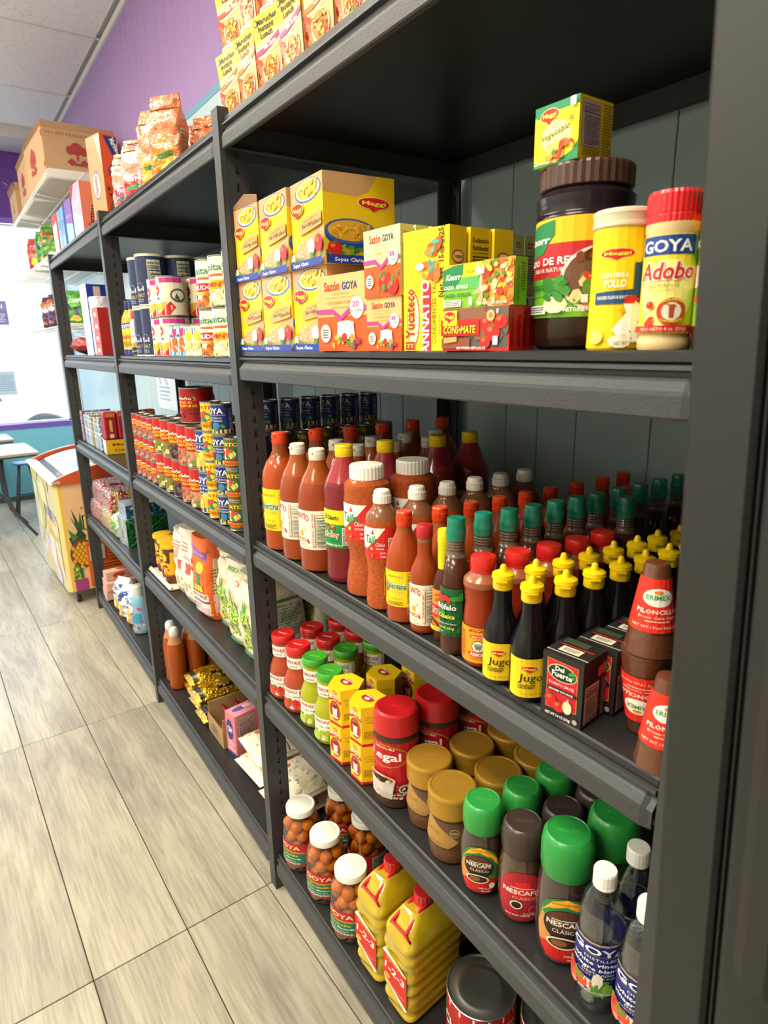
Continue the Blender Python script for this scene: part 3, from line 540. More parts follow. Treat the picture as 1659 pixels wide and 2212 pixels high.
# ================================================================= BISTRO TABLES, STOOL, CHAIR
def table(x, y, w_, d_, h, rz, label):
    o = link('cafe_table', None, None, (x, y, 0), radians(rz)); tag(o, label, 'table', 'metal-legged tables by the window')
    g = G(); g.box(-w_, -d_/2, h-.02, 0, d_/2, h, 'gloss', '#a8a29c', bev=.003); link('tabletop', g.mesh('tabletop'), o)
    g = G(); g.box(-w_+.01, -d_/2+.01, h-.032, -.01, d_/2-.01, h-.0205, 'powder_coat', '#222'); link('apron', g.mesh('apron'), o)
    for sx in (-1, 1):
        for sy in (-1, 1):
            g = G(); cx, cy = -w_/2, 0
            pts = [(cx+sx*.06, sy*.05, h-.03), (cx+sx*.045, sy*.04, h*.72), (cx+sx*.045, sy*.04, h*.5), (cx+sx*.085, sy*.09, h*.25), (cx+sx*.19, sy*.22, .006)]
            g.tube(pts, [.013, .013, .013, .012, .010], 'powder_coat', '#222', 8); link('leg', g.mesh('leg'), o)
    return o
table(-.02, 4.33, .56, .62, .655, 3, 'nearer cafe table with grey top and splayed black metal legs')
table(-.10, 5.20, .50, .50, .655, 3, 'cafe table close under the window, behind the nearer one')
def stool(x, y, h, label, seatc='#4a78b0'):
    o = link('bar_stool', None, None, (x, y, 0), 0); tag(o, label, 'stool', 'stools by the window')
    g = G(); g.lathe([(0, h-.022), (.085, h-.022), (.1, h-.012), (.098, h-.002), (.08, h), (0, h)], 'plastic', seatc, 24, cap=False); link('seat', g.mesh('seat'), o)
    for i in range(4):
        a = pi/4+i*pi/2; g = G(); g.tube([(.05*cos(a), .05*sin(a), h-.02), (.15*cos(a), .15*sin(a), .004)], .009, 'powder_coat', '#222', 8); link('leg', g.mesh('leg'), o)
    g = G(); g.tube([(.115*cos(pi/4+i*pi/2), .115*sin(pi/4+i*pi/2), .17) for i in range(5)], .006, 'powder_coat', '#222', 6); link('foot_ring', g.mesh('foot_ring'), o)
stool(-.055, 4.86, .47, 'round blue-seated stool between the freezer and the tables')
o = link('cafe_chair', None, None, (-.20, 5.715, 0), 0); tag(o, 'brown-backed chair against the window wall behind the tables', 'chair')
for nm, a, m, c in (('backrest', (-.16, 0, .62, .03, .02, .80), 'paper', '#5f4a3e'), ('seat', (-.16, -.23, .36, .03, 0, .38), 'paper', '#5f4a3e')):
    g = G(); g.box(*a, m, c, bev=.005); link(nm, g.mesh(nm), o)
for lx in (-.15, .02):
    for ly in (-.22, .01): g = G(); g.tube([(lx, ly, .005), (lx, ly, .36 if ly < 0 else .8)], .008, 'powder_coat', '#222', 6); link('leg', g.mesh('leg'), o)
# ================================================================= WIRE RACKS on the wall
def rack(x0, y0, y1, z, label):
    o = link('wire_shelf', None, None, (x0, y0, z)); tag(o, label, 'wire shelf', 'white wire shelves near the window')
    w_, L = XW-.004-x0, y1-y0; g = G(); n = int(L/.022)
    for i in range(n+1): g.tube([(0, L*i/n, 0), (w_, L*i/n, 0)], .0016, 'plastic', '#eceeee', 4)
    link('deck_wires', g.mesh('deck_wires'), o)['kind'] = 'stuff'
    for i, xx in enumerate((0, w_*.4, w_*.7, w_-.003)):
        g = G(); g.tube([(xx, 0, -.004), (xx, L, -.004)], .0032, 'plastic', '#eceeee', 6); link('cross_rod', g.mesh('cross_rod'), o)
    g = G(); g.tube([(0, 0, -.022), (0, L, -.022)], .003, 'plastic', '#eceeee', 6); link('lip_rod', g.mesh('lip_rod'), o)
    for yy in (.28*L, .72*L):
        g = G(); g.tube([(.01, yy, -.008), (w_, yy, -.06), (w_, yy, -.004)], .004, 'plastic', '#e2e4e6', 6); link('bracket', g.mesh('bracket'), o)
rack(.15, 2.90, 5.25, 2.35, 'top white wire shelf carrying cardboard boxes'); rack(.15, 3.20, 5.30, 1.955, 'middle white wire shelf with snack bags, below the boxes'); rack(.15, 2.95, 5.30, 1.535, 'lowest white wire shelf with crisp packets')
def carton_box(x, y, z, w_, d_, h, rz, ops_s, ops_f, label, flap=0):
    o = link('cardboard_box', None, None, (x, y, z), radians(rz)); tag(o, label, 'box')
    g = G(); g.box(0, 0, 0, w_, d_, h, 'matte', '#c39a6f', bev=.003)
    printed(g, ops_s, w_, h, sidemap(0, 0, w_/2), 'matte', lay=.0004); printed(g, ops_f, d_, h, flatmap(0, 0, d_/2), 'matte', lay=.0004); link('carton', g.mesh('carton'), o)
    if flap:
        for (p, q) in (((0, 0), (w_, 0)), ((0, 0), (0, d_))):
            g = G(); a = Vector((p[0], p[1], h)); b = Vector((q[0], q[1], h)); nrm = Vector((-.25*(p[1] != q[1]), -.25*(p[0] != q[0]), 1)).normalized()*flap
            g.add([a, b, b+nrm, a+nrm], [(0, 1, 2, 3)], 'matte', '#b98f63'); g.add([a+Vector((0, .002, 0)), b+Vector((0, .002, 0)), b+nrm+Vector((0, .002, 0)), a+nrm+Vector((0, .002, 0))], [(3, 2, 1, 0)], 'matte', '#b98f63'); link('flap', g.mesh('flap'), o)
TREE = [('c', .45, .62, .085, '#a83a34'), ('c', .36, .58, .06, '#a83a34'), ('c', .54, .58, .06, '#a83a34'), ('r', .435, .38, .465, .62, '#a83a34'), ('p', [(.30, .34), (.36, .42), (.42, .36), (.36, .26)], '#a83a34'), ('p', [(.60, .34), (.54, .42), (.48, .36), (.54, .26)], '#a83a34'), ('r', .38, .28, .52, .33, '#a83a34')]
carton_box(.17, 3.10, 2.355, .40, .62, .26, 2, [('t', 'NO RETORNABLE', .34, .86, .07, '#8c4a38', {'w': .56}), ('r', .72, .74, .97, .90, '#a9805a'), ('r', .735, .60, .97, .76, '#dcd6cc'), ('l', .75, .62, .95, .74, 3, '#8a8480')]+TREE, [('r', .96, .80, 1, .92, '#a83a34'), ('r', .96, .2, 1, .3, '#a83a34')]+TREE, 'brown cardboard box reading NO RETORNABLE on the top wire shelf', .03)
carton_box(.17, 3.80, 2.355, .36, .55, .28, 0, [], TREE, 'brown cardboard box with a red tree mark, behind the NO RETORNABLE one', .03)
carton_box(.16, 4.55, 2.355, .36, .40, .20, 0, [], [('r', .4, .3, .6, .6, '#8c7a60')], 'farthest small open cardboard box on the top wire shelf', .05)
# ================================================================= PRODUCT BUILDERS
MAGGI = lambda x, y, w_, k=1.0: [('e', x, y, w_*.52, w_*.30*k, '#f6d9a0'), ('e', x, y, w_*.48, w_*.27*k, '#d3201f'), ('p', [(x-w_*.2, y-w_*.2*k), (x+w_*.16, y-w_*.2*k), (x-.02*w_, y-w_*.42*k)], '#d3201f'), ('t', 'Maggi', x, y-w_*.09*k, w_*.20*k, '#f9e04a', {'w': w_*.74, 'b': 1})]
def tomato(x, y, r, a=1.0): return [('e', x, y, r, r*a*.9, '#c9221a'), ('e', x-r*.3, y+r*a*.3, r*.35, r*a*.25, '#ee6a50'), ('p', [(x-r*.5, y+r*a*.75), (x, y+r*a*.45), (x+r*.5, y+r*a*.8), (x+.1*r, y+r*a*.7), (x+.05*r, y+r*a*1.15), (x-.1*r, y+r*a*.7)], '#3f7d2a')]
def qsq(a, sq): return 1 if not sq else 1/((abs(cos(a))**(2+sq)+abs(sin(a))**(2+sq))**(1/(2+sq)))
def bottle(name, cat, body, cap, lab=None, col='#b5480e', m='gloss', capc='#e8e4da', ops=None, rim=None, n=24, ang=2.6, extra=None, headc=None, capm='plastic', sq=0, capn=28, caprib=0, glass=False, capextra=None, labcuts=12, labm='paper', base=None):
    """lathed container > bottle, cap, paper_label. lab=(z0, z1, radius or f(z))"""
    parts = []; g = G()
    if headc:   # contents colour up to headc[0], head-space colour above it
        zc = headc[0]; lo = [p for p in body if p[1] <= zc]; hi = [p for p in body if p[1] >= zc]
        a = next(i for i in range(len(body)-1) if body[i][1] <= zc <= body[i+1][1]); t = (zc-body[a][1])/max(1e-6, body[a+1][1]-body[a][1]); r = body[a][0]+(body[a+1][0]-body[a][0])*t
        g.lathe(lo+[(r, zc)], m, col, n, sq=sq); g.lathe([(r, zc)]+hi, headc[2] if len(headc) > 2 else m, headc[1], n, sq=sq, cap=False)
    else: g.lathe(body, m, col, n, sq=sq)
    if extra: extra(g)
    parts.append(('bottle', g.mesh('bottle')))
    g = G(); g.lathe(cap, capm, capc, capn, rib=caprib, ribd=.012 if caprib else 0)
    if capextra: capextra(g)
    parts.append(('cap', g.mesh('cap')))
    if lab and ops is not None:
        z0, z1, R = lab; Rf = R if callable(R) else (lambda v: R); W = Rf((z0+z1)/2)*ang; g = G()
        printed(g, ops, W, z1-z0, cylmap((lambda v: Rf(v)) if callable(R) else R+.0004, z0) if not callable(R) else (lambda u, v, off: (lambda a, r: (-r*qsq(a, sq)*cos(a), -r*qsq(a, sq)*sin(a), v+z0))(u/Rf((z0+z1)/2), Rf(v+z0)+off+.0004)), labm, cuts=labcuts, cutv=6 if callable(R) else 0)
        parts.append(('paper_label', g.mesh('paper_label')))
    return Proto(name, cat, parts)
def lerp_r(prof):
    def f(z):
        for (r0, a), (r1, b) in zip(prof, prof[1:]):
            if a <= z <= b and b > a: return r0+(r1-r0)*(z-a)/(b-a)
        return prof[-1][0] if z > prof[-1][1] else prof[0][0]
    return f
def can(r, h, ops, ang=5.2, basec='#b02020', n=28):
    g = G(); e = .003
    g.lathe([(r-.002, 0), (r, .0008), (r, .0022), (r-.0012, .003), (r-.0012, h-.003), (r, h-.0022), (r, h-.0008), (r-.0012, h), (r-.003, h-.0008), (r-.0035, h-.003), (r*.72, h-.0032), (r*.70, h-.0024), (r*.55, h-.0024), (r*.53, h-.0032), (0.0005, h-.003)], 'tin', '#b9b6ae', n, cap=False)
    g.add([(r*.98*cos(2*pi*i/12), r*.98*sin(2*pi*i/12), .0004) for i in range(12)], [tuple(range(12))[::-1]], 'tin', '#b9b6ae')
    me = g.mesh('tin_can'); g = G(); g.lathe([(r-.0008, .004), (r-.0008, h-.004)], 'paper', basec, n, cap=False)
    printed(g, ops, ang*r, h-.008, cylmap(r-.0008, .004), 'paper', cuts=12)
    return Proto('food_can', 'can', [('can', me), ('paper_label', g.mesh('paper_label'))])
def carton(w_, d_, h, base, front=None, side=None, top=None, name='carton', cat='box', m='paper', bev=.0008, extra=None, slot=None):
    g = G(); g.box(-d_/2, -w_/2, 0, d_/2, w_/2, h, m, base, bev=bev)
    if front: printed(g, front, w_, h, flatmap(-d_/2), m)
    if side: printed(g, side, d_, h, sidemap(-w_/2), m)
    if top: printed(g, top, w_, d_, lambda u, v, off: (-d_/2+v, -u, h+off), m)
    if extra: extra(g)
    return Proto(name, cat, [('carton', g.mesh(name))])
def bagp(w_, d_, h, base, front=None, side=None, m='bag', name='bag', cat='bag', crimp=.03, seed=1, top=None, amp=.004, taper=.55, lean=0):
    """upright pillow bag: bulging body pinched to a crimped top"""
    rn = random.Random(seed); ph = [rn.random()*6 for _ in range(6)]
    def surf(a, t):   # a angle param around -pi..pi (0 = front -X), t 0..1 height
        z = t*h; e = 1.0
        if t > 1-taper*.6: e = max(.06, 1-((t-(1-taper*.6))/(taper*.6))**1.4*.94) if crimp else e
        if t < .08: e *= .82+.18*(t/.08)
        ww = w_/2*(1-.03*sin(pi*t)) ; dd = d_/2*e*(1+.10*sin(pi*min(1, t*1.3)))
        if crimp and t > .85: ww *= 1-.10*(t-.85)/.15
        p = 2.0/5.5 if t < .85 else .7
        ca, sa = cos(a), sin(a); x = -math.copysign(abs(ca)**p, ca)*dd; y = -math.copysign(abs(sa)**(.45), sa)*ww
        k = amp*(sin(11*t+ph[0]+3*sa)+sin(23*t*(.6+.4*ca)+ph[1]+2*a)+.7*sin(31*t+ph[2]-5*a))*(.3+t)
        return (x*(1+k/dd*.6)+lean*z, y*(1+k/ww*.35), z)
    g = G(); n, mm = 32, 22; V = []
    for j in range(mm+1):
        for i in range(n): V.append(surf(-pi+2*pi*i/n, j/mm))
    g.add(V, [(j*n+i, j*n+(i+1) % n, (j+1)*n+(i+1) % n, (j+1)*n+i)[::-1] for j in range(mm) for i in range(n)], m, base, True)
    g.add(V[:n], [tuple(range(n))], m, base); g.add(V[-n:], [tuple(range(n))[::-1]], m, base)
    if crimp: g.box(-.0025+lean*h, -w_*.44, h-.004, .0025+lean*h, w_*.44, h+crimp*.5, m, base, bev=.0008)
    def fmap(u, v, off):
        sa = min(1, abs(u)/(w_/2))**(1/.45); a = math.copysign(math.asin(min(1, sa)), u); x, y, z = surf(a, v/h); return (x-off-.0003, y, z)
    if front: printed(g, front, w_*.98, h*.97, fmap, m, cuts=14, cutv=14)
    def smap(u, v, off):
        c = max(-1, min(1, -u/(d_/2))); a = math.acos(math.copysign(abs(c)**(5.5/2), c)*.999); x, y, z = surf(a, v/h); return (x, y-off-.0003, z)
    if side: printed(g, side, d_*.94, h*.8, smap, m, cuts=6, cutv=10)
    return Proto(name, cat, [('bag', g.mesh(name))])
def flatpack(L, w_, t, base, ops=None, m='foilpack', seed=1, name='packet', cat='packet', amp=.003, sag=0):
    """pillow packet lying down: long axis X, flat crimped ends"""
    rn = random.Random(seed); ph = [rn.random()*6 for _ in range(4)]; nx, ny = 22, 12; g = G()
    def top(u, v, s=1):
        a, b = 2*u/L, 2*v/w_; e = (1-abs(a)**4)**.6*(1-abs(b)**3)**.55 if abs(a) < 1 and abs(b) < 1 else 0
        k = amp*(sin(40*u+ph[0]+25*v)+sin(70*v+ph[1]+18*u)+.8*sin(95*u+ph[2]))*e
        return (u, v, t/2+s*(t/2*e+k*(1 if s > 0 else .3))+sag*a*a)
    for s in (1, -1):
        V = [top(-L/2+L*i/nx, -w_/2+w_*j/ny, s) for i in range(nx+1) for j in range(ny+1)]
        F = [(i*(ny+1)+j, (i+1)*(ny+1)+j, (i+1)*(ny+1)+j+1, i*(ny+1)+j+1) for i in range(nx) for j in range(ny)]
        g.add(V, [f if s > 0 else f[::-1] for f in F], m, base, True)
    if ops: printed(g, ops, w_*.94, L*.9, lambda u, v, off: (lambda p: (p[0], p[1], p[2]+off+.0006))(top(-L*.45+v, -u)), m, cuts=10, cutv=14)
    return Proto(name, cat, [('packet', g.mesh(name))])
# ---------------------------------------------------------------- labels
WHT, CRM, BLK = '#f4f1ea', '#efe6cf', '#1d1b1a'
OP = {}
OP['valentina'] = [('r', 0, 0, 1, 1, '#f2cf1c'), ('t', 'MEXICAN HOT SAUCE', .50, .82, .055, '#2a2a20', {'w': .36}), ('p', [(.24, .55), (.30, .72), (.36, .55), (.33, .40), (.27, .38)], '#c8202a'), ('t', 'Valentina', .50, .52, .16, '#176b3c', {'w': .50, 'b': 1, 'i': .12, 'o': '#e9f0d8'}), ('t', 'SALSA PICANTE', .56, .41, .05, '#8c8a80', {'w': .30, 'i': .1}), ('t', '12.5 fl oz (370 mL)', .48, .22, .05, '#3a3a20', {'w': .34}), ('l', .3, .05, .68, .16, 4, '#5a5420'), ('X', .76, .12, .97, .94, '#f2cf1c', '#3a3410'), ('r', .01, .2, .2, .8, '#ecc81a'), ('l', .02, .2, .2, .8, 9, '#4a4420')]
OP['tapatio'] = [('r', 0, 0, 1, 1, '#efe7d3'), ('t', 'TAPATÍO', .42, .74, .15, '#b8231f', {'w': .40, 'b': 1, 'rot': -3, 'arc': .04}), ('e', .42, .54, .14, .085, '#cfc39a'), ('e', .42, .55, .12, .065, '#e3dcc0'), ('r', .37, .34, .47, .46, '#e0a83a'), ('p', [(.30, .20), (.36, .30), (.48, .30), (.54, .20)], '#e8b93a'), ('r', .25, .215, .60, .275, '#b8231f'), ('t', 'SALSA PICANTE', .425, .225, .04, '#fff', {'w': .30, 'b': 1}), ('c', .60, .20, .022, '#b8231f'), ('c', .25, .20, .022, '#b8231f'), ('t', 'Hot Sauce', .44, .12, .05, '#8a2a20', {'w': .22}), ('t', '32 FL. OZ. (1QT) 946 mL', .44, .04, .042, BLK, {'w': .38}), ('r', .68, .08, .735, .93, '#d8643a'), ('r', .684, .09, .731, .92, '#efe7d3'), ('t', 'ES UNA SALSA... MUY SALSA', .716, .5, .04, '#c8502c', {'rot': 90, 'w': .62, 'b': 1}), ('X', .76, .1, .93, .9, '#efe7d3'), ('r', .02, .1, .14, .34, WHT)]+[('r', .03+.012*i, .11, .036+.012*i+.003*(i % 3), .33, BLK) for i in range(9)]
OP['chamoy'] = [('r', 0, 0, 1, 1, '#1d8f45'), ('p', [(0, .62), (1, .62), (1, 1), (0, 1)], '#f0d21e'), ('t', 'El Chilerito', .52, .74, .13, '#1a1a18', {'w': .34, 'b': 1}), ('b', .42, .42, .60, .60, 9, ['#d8702a', '#e2b79a', '#a83a22'], .035, 3), ('t', 'Chamoy', .52, .30, .13, '#a8242a', {'w': .34, 'b': 1, 'o': '#f3f0e4'}), ('t', 'Chamoy Sauce', .52, .17, .055, '#16331c', {'w': .28}), ('t', 'CONTENIDO 33.8 fl oz', .56, .06, .05, WHT, {'w': .38, 'b': 1}), ('X', .74, .08, .96, .56, WHT)]
OP['tajin'] = [('r', 0, 0, 1, 1, '#cf2a24'), ('p', [(0, .30), (.32, .30), (.58, .62), (.78, 1), (0, 1)], '#f0ece2'), ('p', [(0, .55), (.22, 1), (0, 1)], '#1d7a45'), ('t', 'Tajín', .44, .50, .26, '#1f8a44', {'w': .34, 'b': 1, 'i': .15}), ('p', [(.47, .80), (.50, .95), (.53, .80)], '#c02a20'), ('c', .47, .33, .035, '#8cc63f'), ('t', 'Clásico', .66, .42, .12, WHT, {'w': .2, 'i': .25}), ('t', 'SEASONING', .66, .31, .06, WHT, {'w': .17}), ('t', 'NET WT', .72, .17, .07, WHT, {'w': .11}), ('t', '14 OZ', .72, .06, .07, WHT, {'w': .10, 'b': 1}), ('p', [(.47, .08), (.485, .18), (.50, .08)], '#f2a63a'), ('p', [(.52, .08), (.535, .18), (.55, .08)], '#8a1a14'), ('X', .82, .06, .99, .7, WHT)]
OP['tapsmall'] = OP['tapatio']
OP['chipotle'] = [('r', 0, 0, 1, 1, '#e8862a'), ('t', 'HOT SAUCE', .5, .84, .07, '#8a1c1c', {'w': .42, 'b': 1}), ('t', 'CHIPOTLE', .5, .72, .08, '#8a1c1c', {'w': .42, 'b': 1}), ('p', [(.1, .50), (.9, .54), (.9, .66), (.1, .62)], '#c8202a'), ('t', 'Yucateco', .5, .46, .13, '#5a1a1a', {'w': .62, 'b': 1, 'o': WHT, 'rot': 4}), ('r', .1, .34, .9, .40, '#c8202a'), ('b', .2, .10, .8, .30, 10, ['#5a2a1a', '#7a3a22', '#3a1c14'], .07, 3), ('r', 0, 0, 1, .10, '#f0cc2a'), ('t', 'NET WT 5 OZ', .5, .02, .05, BLK, {'w': .4})]
OP['bufalo'] = [('r', 0, 0, 1, 1, '#1e5c33'), ('b', .05, .05, .95, .95, 16, ['#2f8a3c', '#174a2a', '#256e38'], .14, 5), ('p', [(.12, .80), (.20, .93), (.30, .86), (.52, .86), (.62, .80), (.60, .72), (.46, .76), (.30, .73), (.22, .76)], '#d8252a'), ('t', 'Búfalo', .46, .58, .11, WHT, {'w': .66, 'b': 1, 'o': '#3a3a36'}), ('t', 'Clásica', .46, .40, .09, '#d8e03a', {'w': .56, 'b': 1, 'i': .1}), ('t', 'Mexican Hot Sauce', .48, .27, .04, WHT, {'w': .62}), ('t', '5.4 OZ (153g)', .48, .17, .05, '#d8e03a', {'w': .5, 'b': 1}), ('t', 'NET WT', .3, .09, .035, WHT, {'w': .2})]
OP['molcajete'] = [('r', 0, 0, 1, 1, '#ee9a1e'), ('t', 'MOLCAJETE', .52, .86, .09, '#8c2a16', {'w': .44, 'b': 1, 'arc': .03}), ('p', [(.32, .72), (.70, .72), (.73, .80), (.34, .80)], '#c9342a'), ('t', 'SALSA CLÁSICA', .52, .735, .045, WHT, {'w': .32, 'b': 1}), ('c', .5, .48, .125, '#20201e'), ('c', .5, .48, .113, WHT), ('p', [(.42, .54), (.58, .54), (.56, .42), (.53, .34), (.51, .42), (.48, .36), (.44, .43)], '#77746e'), ('e', .5, .545, .085, .035, '#a9a59c'), ('p', [(.30, .20), (.66, .20), (.66, .32), (.30, .32)], '#d8431f'), ('t', 'ÁRBOL', .48, .215, .09, WHT, {'w': .28, 'b': 1}), ('t', 'CHILE NATURAL', .46, .11, .05, '#8c2a16', {'w': .3}), ('t', 'NET WT', .78, .13, .05, '#3a2a10', {'w': .1}), ('l', .05, .1, .22, .9, 12, '#8c4a10'), ('l', .82, .2, .98, .9, 12, '#8c4a10')]
OP['jugo'] = [('r', 0, 0, 1, 1, '#f2c81a'), ('p', [(0, .80), (.15, .88), (.5, .985), (.85, .88), (1, .80), (1, 1), (0, 1)], '#f2c81a')]+[('e', .40, .76, .15, .075, '#fbe7a0'), ('e', .40, .76, .135, .062, '#d3201f'), ('p', [(.32, .72), (.46, .71), (.40, .65)], '#d3201f'), ('t', 'Maggi', .40, .735, .05, '#f9e04a', {'w': .21, 'b': 1})]+[('t', 'Jugo', .42, .44, .20, '#1c1a14', {'w': .40, 'i': .12}), ('l', .22, .24, .5, .36, 3, '#2c2a14'), ('c', .66, .24, .05, '#e2a54a'), ('c', .66, .24, .032, '#f7ecc0'), ('t', '6.7 FL OZ (200 mL)', .45, .09, .05, '#5c5410', {'w': .36}), ('r', .78, .12, .80, .86, '#a89a1c'), ('l', .82, .12, .98, .88, 14, '#5c5410')]
OP['herdez'] = lambda red, txt: [('r', 0, 0, 1, 1, '#f1eee2'), ('t', 'HERDEZ', .46, .80, .13, '#b8202c', {'w': .34, 'b': 1}), ('r', .66, .72, .80, .95, '#d8342c') if red else ('r', .9, .9, .91, .91, '#f1eee2'), ('t', txt, .50, .60, .11, '#3a3630', {'w': .40, 'i': .25}), ('b', .26, .06, .74, .44, 22, ['#c8281e', '#e04a34', '#d83a26', '#4f8a2e'] if red else ['#9fb82a', '#c6d24a', '#7a9a2a', '#e6e0a0'], .055, 6), ('e', .36, .20, .10, .22, '#d9402c' if red else '#a9c23a'), ('l', .80, .08, .97, .9, 12, '#5a5650'), ('l', .02, .1, .18, .9, 10, '#5a5650')]
OP['legal'] = [('r', 0, 0, 1, 1, '#b81a22'), ('e', .42, .76, .25, .20, '#a9823a'), ('e', .42, .76, .232, .178, '#b81a22'), ('t', 'Legal', .42, .70, .14, WHT, {'w': .34, 'b': 1}), ('t', 'CAFÉ SOLUBLE', .42, .88, .035, '#f0e2b0', {'w': .22, 'arc': .01, 'b': 1}),
  ('b', .50, .06, .82, .30, 40, ['#5a2a18', '#8a4426', '#3a1a10', '#a85a32'], .022, 9), ('p', [(.26, .03), (.50, .03), (.53, .34), (.22, .34)], '#c9bfb8'), ('e', .62, .21, .06, .085, '#c9bfb8'), ('e', .61, .21, .036, .055, '#5a2a18'), ('e', .375, .36, .16, .082, '#d9cfc8'), ('e', .375, .36, .145, .068, '#b0703a'), ('e', .39, .355, .115, .052, '#2a1610'), ('t', 'Net WT. / Peso Neto', .46, .10, .035, WHT, {'w': .34, 'b': 1, 'o': '#4a2a20'}), ('t', '6.3 oz (180 g)', .48, .045, .035, WHT, {'w': .24, 'b': 1, 'o': '#4a2a20'}), ('X', .84, .25, .98, .9, '#a8a098')]
OP['valdez'] = [('p', [(0, .05), (.5, 0), (.72, .35), (.45, .75), (.1, 1), (0, 1)], '#a27a3e'), ('p', [(.1, 1), (.45, .62), (.82, .05), (.96, .12), (1, .7), (.92, .95)], '#5a4232'), ('e', .60, .62, .085, .16, '#a98a5a'), ('e', .60, .62, .07, .13, '#5a4232'), ('t', '100%', .60, .58, .08, '#c9b07a', {'w': .1, 'b': 1}), ('p', [(.74, .68), (.82, .68), (.80, .58), (.76, .58)], '#d8c49a'), ('e', .78, .46, .02, .05, '#d8c49a'), ('t', 'cappuccino', .28, .16, .06, '#7a5a2a', {'w': .22}), ('l', .1, .5, .34, .58, 1, '#8a6a34')]
NOVAL = [(.5+.5*math.copysign(abs(cos(a))**.75, cos(a)), .5+.5*math.copysign(abs(sin(a))**.85, sin(a))*(1 if sin(a) < 0 else 1)) for a in [2*pi*i/28 for i in range(28)]]
OP['nescafe_g'] = [('p', NOVAL, '#c92a24'), ('p', [(x, y) for x, y in NOVAL if y > .30], '#2f7a3e'), ('p', [(.05, .25), (.0, .5), (.08, .72), (.30, .55), (.22, .30)], '#c98a4a'), ('p', [(.05, .70), (.25, .93), (.5, 1), (.75, .93), (.93, .78), (.97, .60), (.80, .80), (.5, .90), (.2, .82)], '#f0a820'), ('t', 'MADE WITH 100% SELECT COFFEE BEANS', .52, .895, .028, '#2a2210', {'w': .56, 'arc': .02}), ('e', .48, .60, .36, .24, '#2e1a12'), ('e', .48, .68, .30, .15, '#5a3322'), ('t', 'NESCAFÉ', .48, .60, .075, WHT, {'w': .60, 'b': 1}), ('r', .26, .69, .70, .70, WHT), ('t', 'CLÁSICO', .50, .50, .055, WHT, {'w': .44}), ('p', [(.18, .06), (.74, .06), (.86, .34), (.30, .34)], '#c9221e'), ('e', .46, .34, .27, .095, '#e8dcc8'), ('e', .46, .34, .235, .072, '#3a2016'), ('e', .40, .345, .13, .05, '#8a5a34'), ('e', .80, .22, .07, .07, '#f0e8e0'), ('t', 'DARK ROAST', .64, .13, .035, '#f3d0c8', {'w': .30, 'b': 1}), ('t', '100 CUPS', .66, .07, .03, WHT, {'w': .22, 'b': 1})]
OP['nescafe_r'] = [('p', NOVAL, '#a8242e'), ('p', [(.30, .50), (.72, .50), (.66, .84), (.38, .82)], '#e0261e'), ('t', 'NESCAFÉ', .48, .58, .09, WHT, {'w': .76, 'b': 1}), ('r', .26, .70, .76, .71, WHT), ('t', 'CLÁSICO', .56, .48, .055, '#e8c0b8', {'w': .50}), ('e', .40, .36, .13, .09, '#e8dcc8'), ('e', .40, .36, .10, .065, '#2a1610'), ('c', .74, .28, .09, '#d89a90'), ('c', .74, .28, .08, '#a8242e'), ('t', 'RICH DARK FLAVOR', .44, .13, .03, '#f0d8d0', {'w': .5, 'b': 1}), ('l', .55, .16, .8, .22, 2, '#e8c0b8')]
OP['vinegar'] = [('r', 0, 0, 1, 1, '#232a78'), ('r', 0, .965, 1, 1, '#b9a06a'), ('r', 0, 0, 1, .03, '#b9a06a'), ('r', .20, .76, .80, .765, '#b9a06a'), ('t', 'GOYA', .50, .79, .13, WHT, {'w': .46, 'b': 1}), ('t', 'DISTILLED', .52, .68, .05, WHT, {'w': .26}), ('t', 'white vinegar', .50, .58, .075, WHT, {'w': .42, 'b': 1, 'i': .15}), ('t', 'vinagre blanco', .48, .48, .065, WHT, {'w': .42, 'b': 1, 'i': .15}), ('t', 'DESTILADO', .50, .41, .04, WHT, {'w': .24}), ('t', 'ACIDITY 5% DE ACIDEZ', .50, .35, .035, '#d8d0b0', {'w': .34, 'i': .2}), ('b', .28, .12, .74, .32, 22, ['#c8342a', '#e0603a', '#4f8a34', '#7aa83a', '#e8e0d0', '#d8482a'], .06, 12), ('l', .3, .045, .66, .10, 2, '#c8c0d8'), ('r', .86, 0, .98, 1, '#e6e2da'), ('l', .87, .06, .97, .94, 26, '#4a4658')]
OP['olive'] = [('r', 0, 0, 1, 1, '#c02a28'), ('t', 'GOYA', .42, .74, .17, '#f2dcc0', {'w': .34, 'b': 1}), ('r', .18, .62, .64, .65, '#e8862a'), ('r', .18, .60, .64, .62, '#f0c030'), ('r', .20, .08, .64, .59, '#2c7a5c'), ('t', 'Manzanilla', .42, .46, .08, '#e0d23a', {'w': .28, 'b': 1}), ('t', 'Olives / Manzanilla', .42, .33, .06, WHT, {'w': .36, 'b': 1}), ('t', 'con hueso', .42, .23, .05, WHT, {'w': .22}), ('l', .26, .11, .58, .19, 2, WHT), ('X', .70, .04, .96, .96, '#d9cfb8')]
OP['oil'] = [('p', [(0, .84), (.1, .90), (1, .70), (1, .06), (.9, .02), (0, .34)], '#f0ece0'), ('p', [(.0, .81), (1, .68), (1, .08), (.0, .36)], '#cf2a20'), ('t', 'VEGETABLE OIL', .5, .70, .035, '#f0b830', {'w': .8, 'b': 1, 'rot': -9}), ('t', '1-2-3', .48, .50, .13, WHT, {'w': .86, 'b': 1, 'rot': -9}), ('e', .16, .40, .13, .045, '#f0b020'), ('t', '1 Gal (3.8L)', .66, .24, .035, '#f3c8a0', {'w': .44, 'rot': -9})]
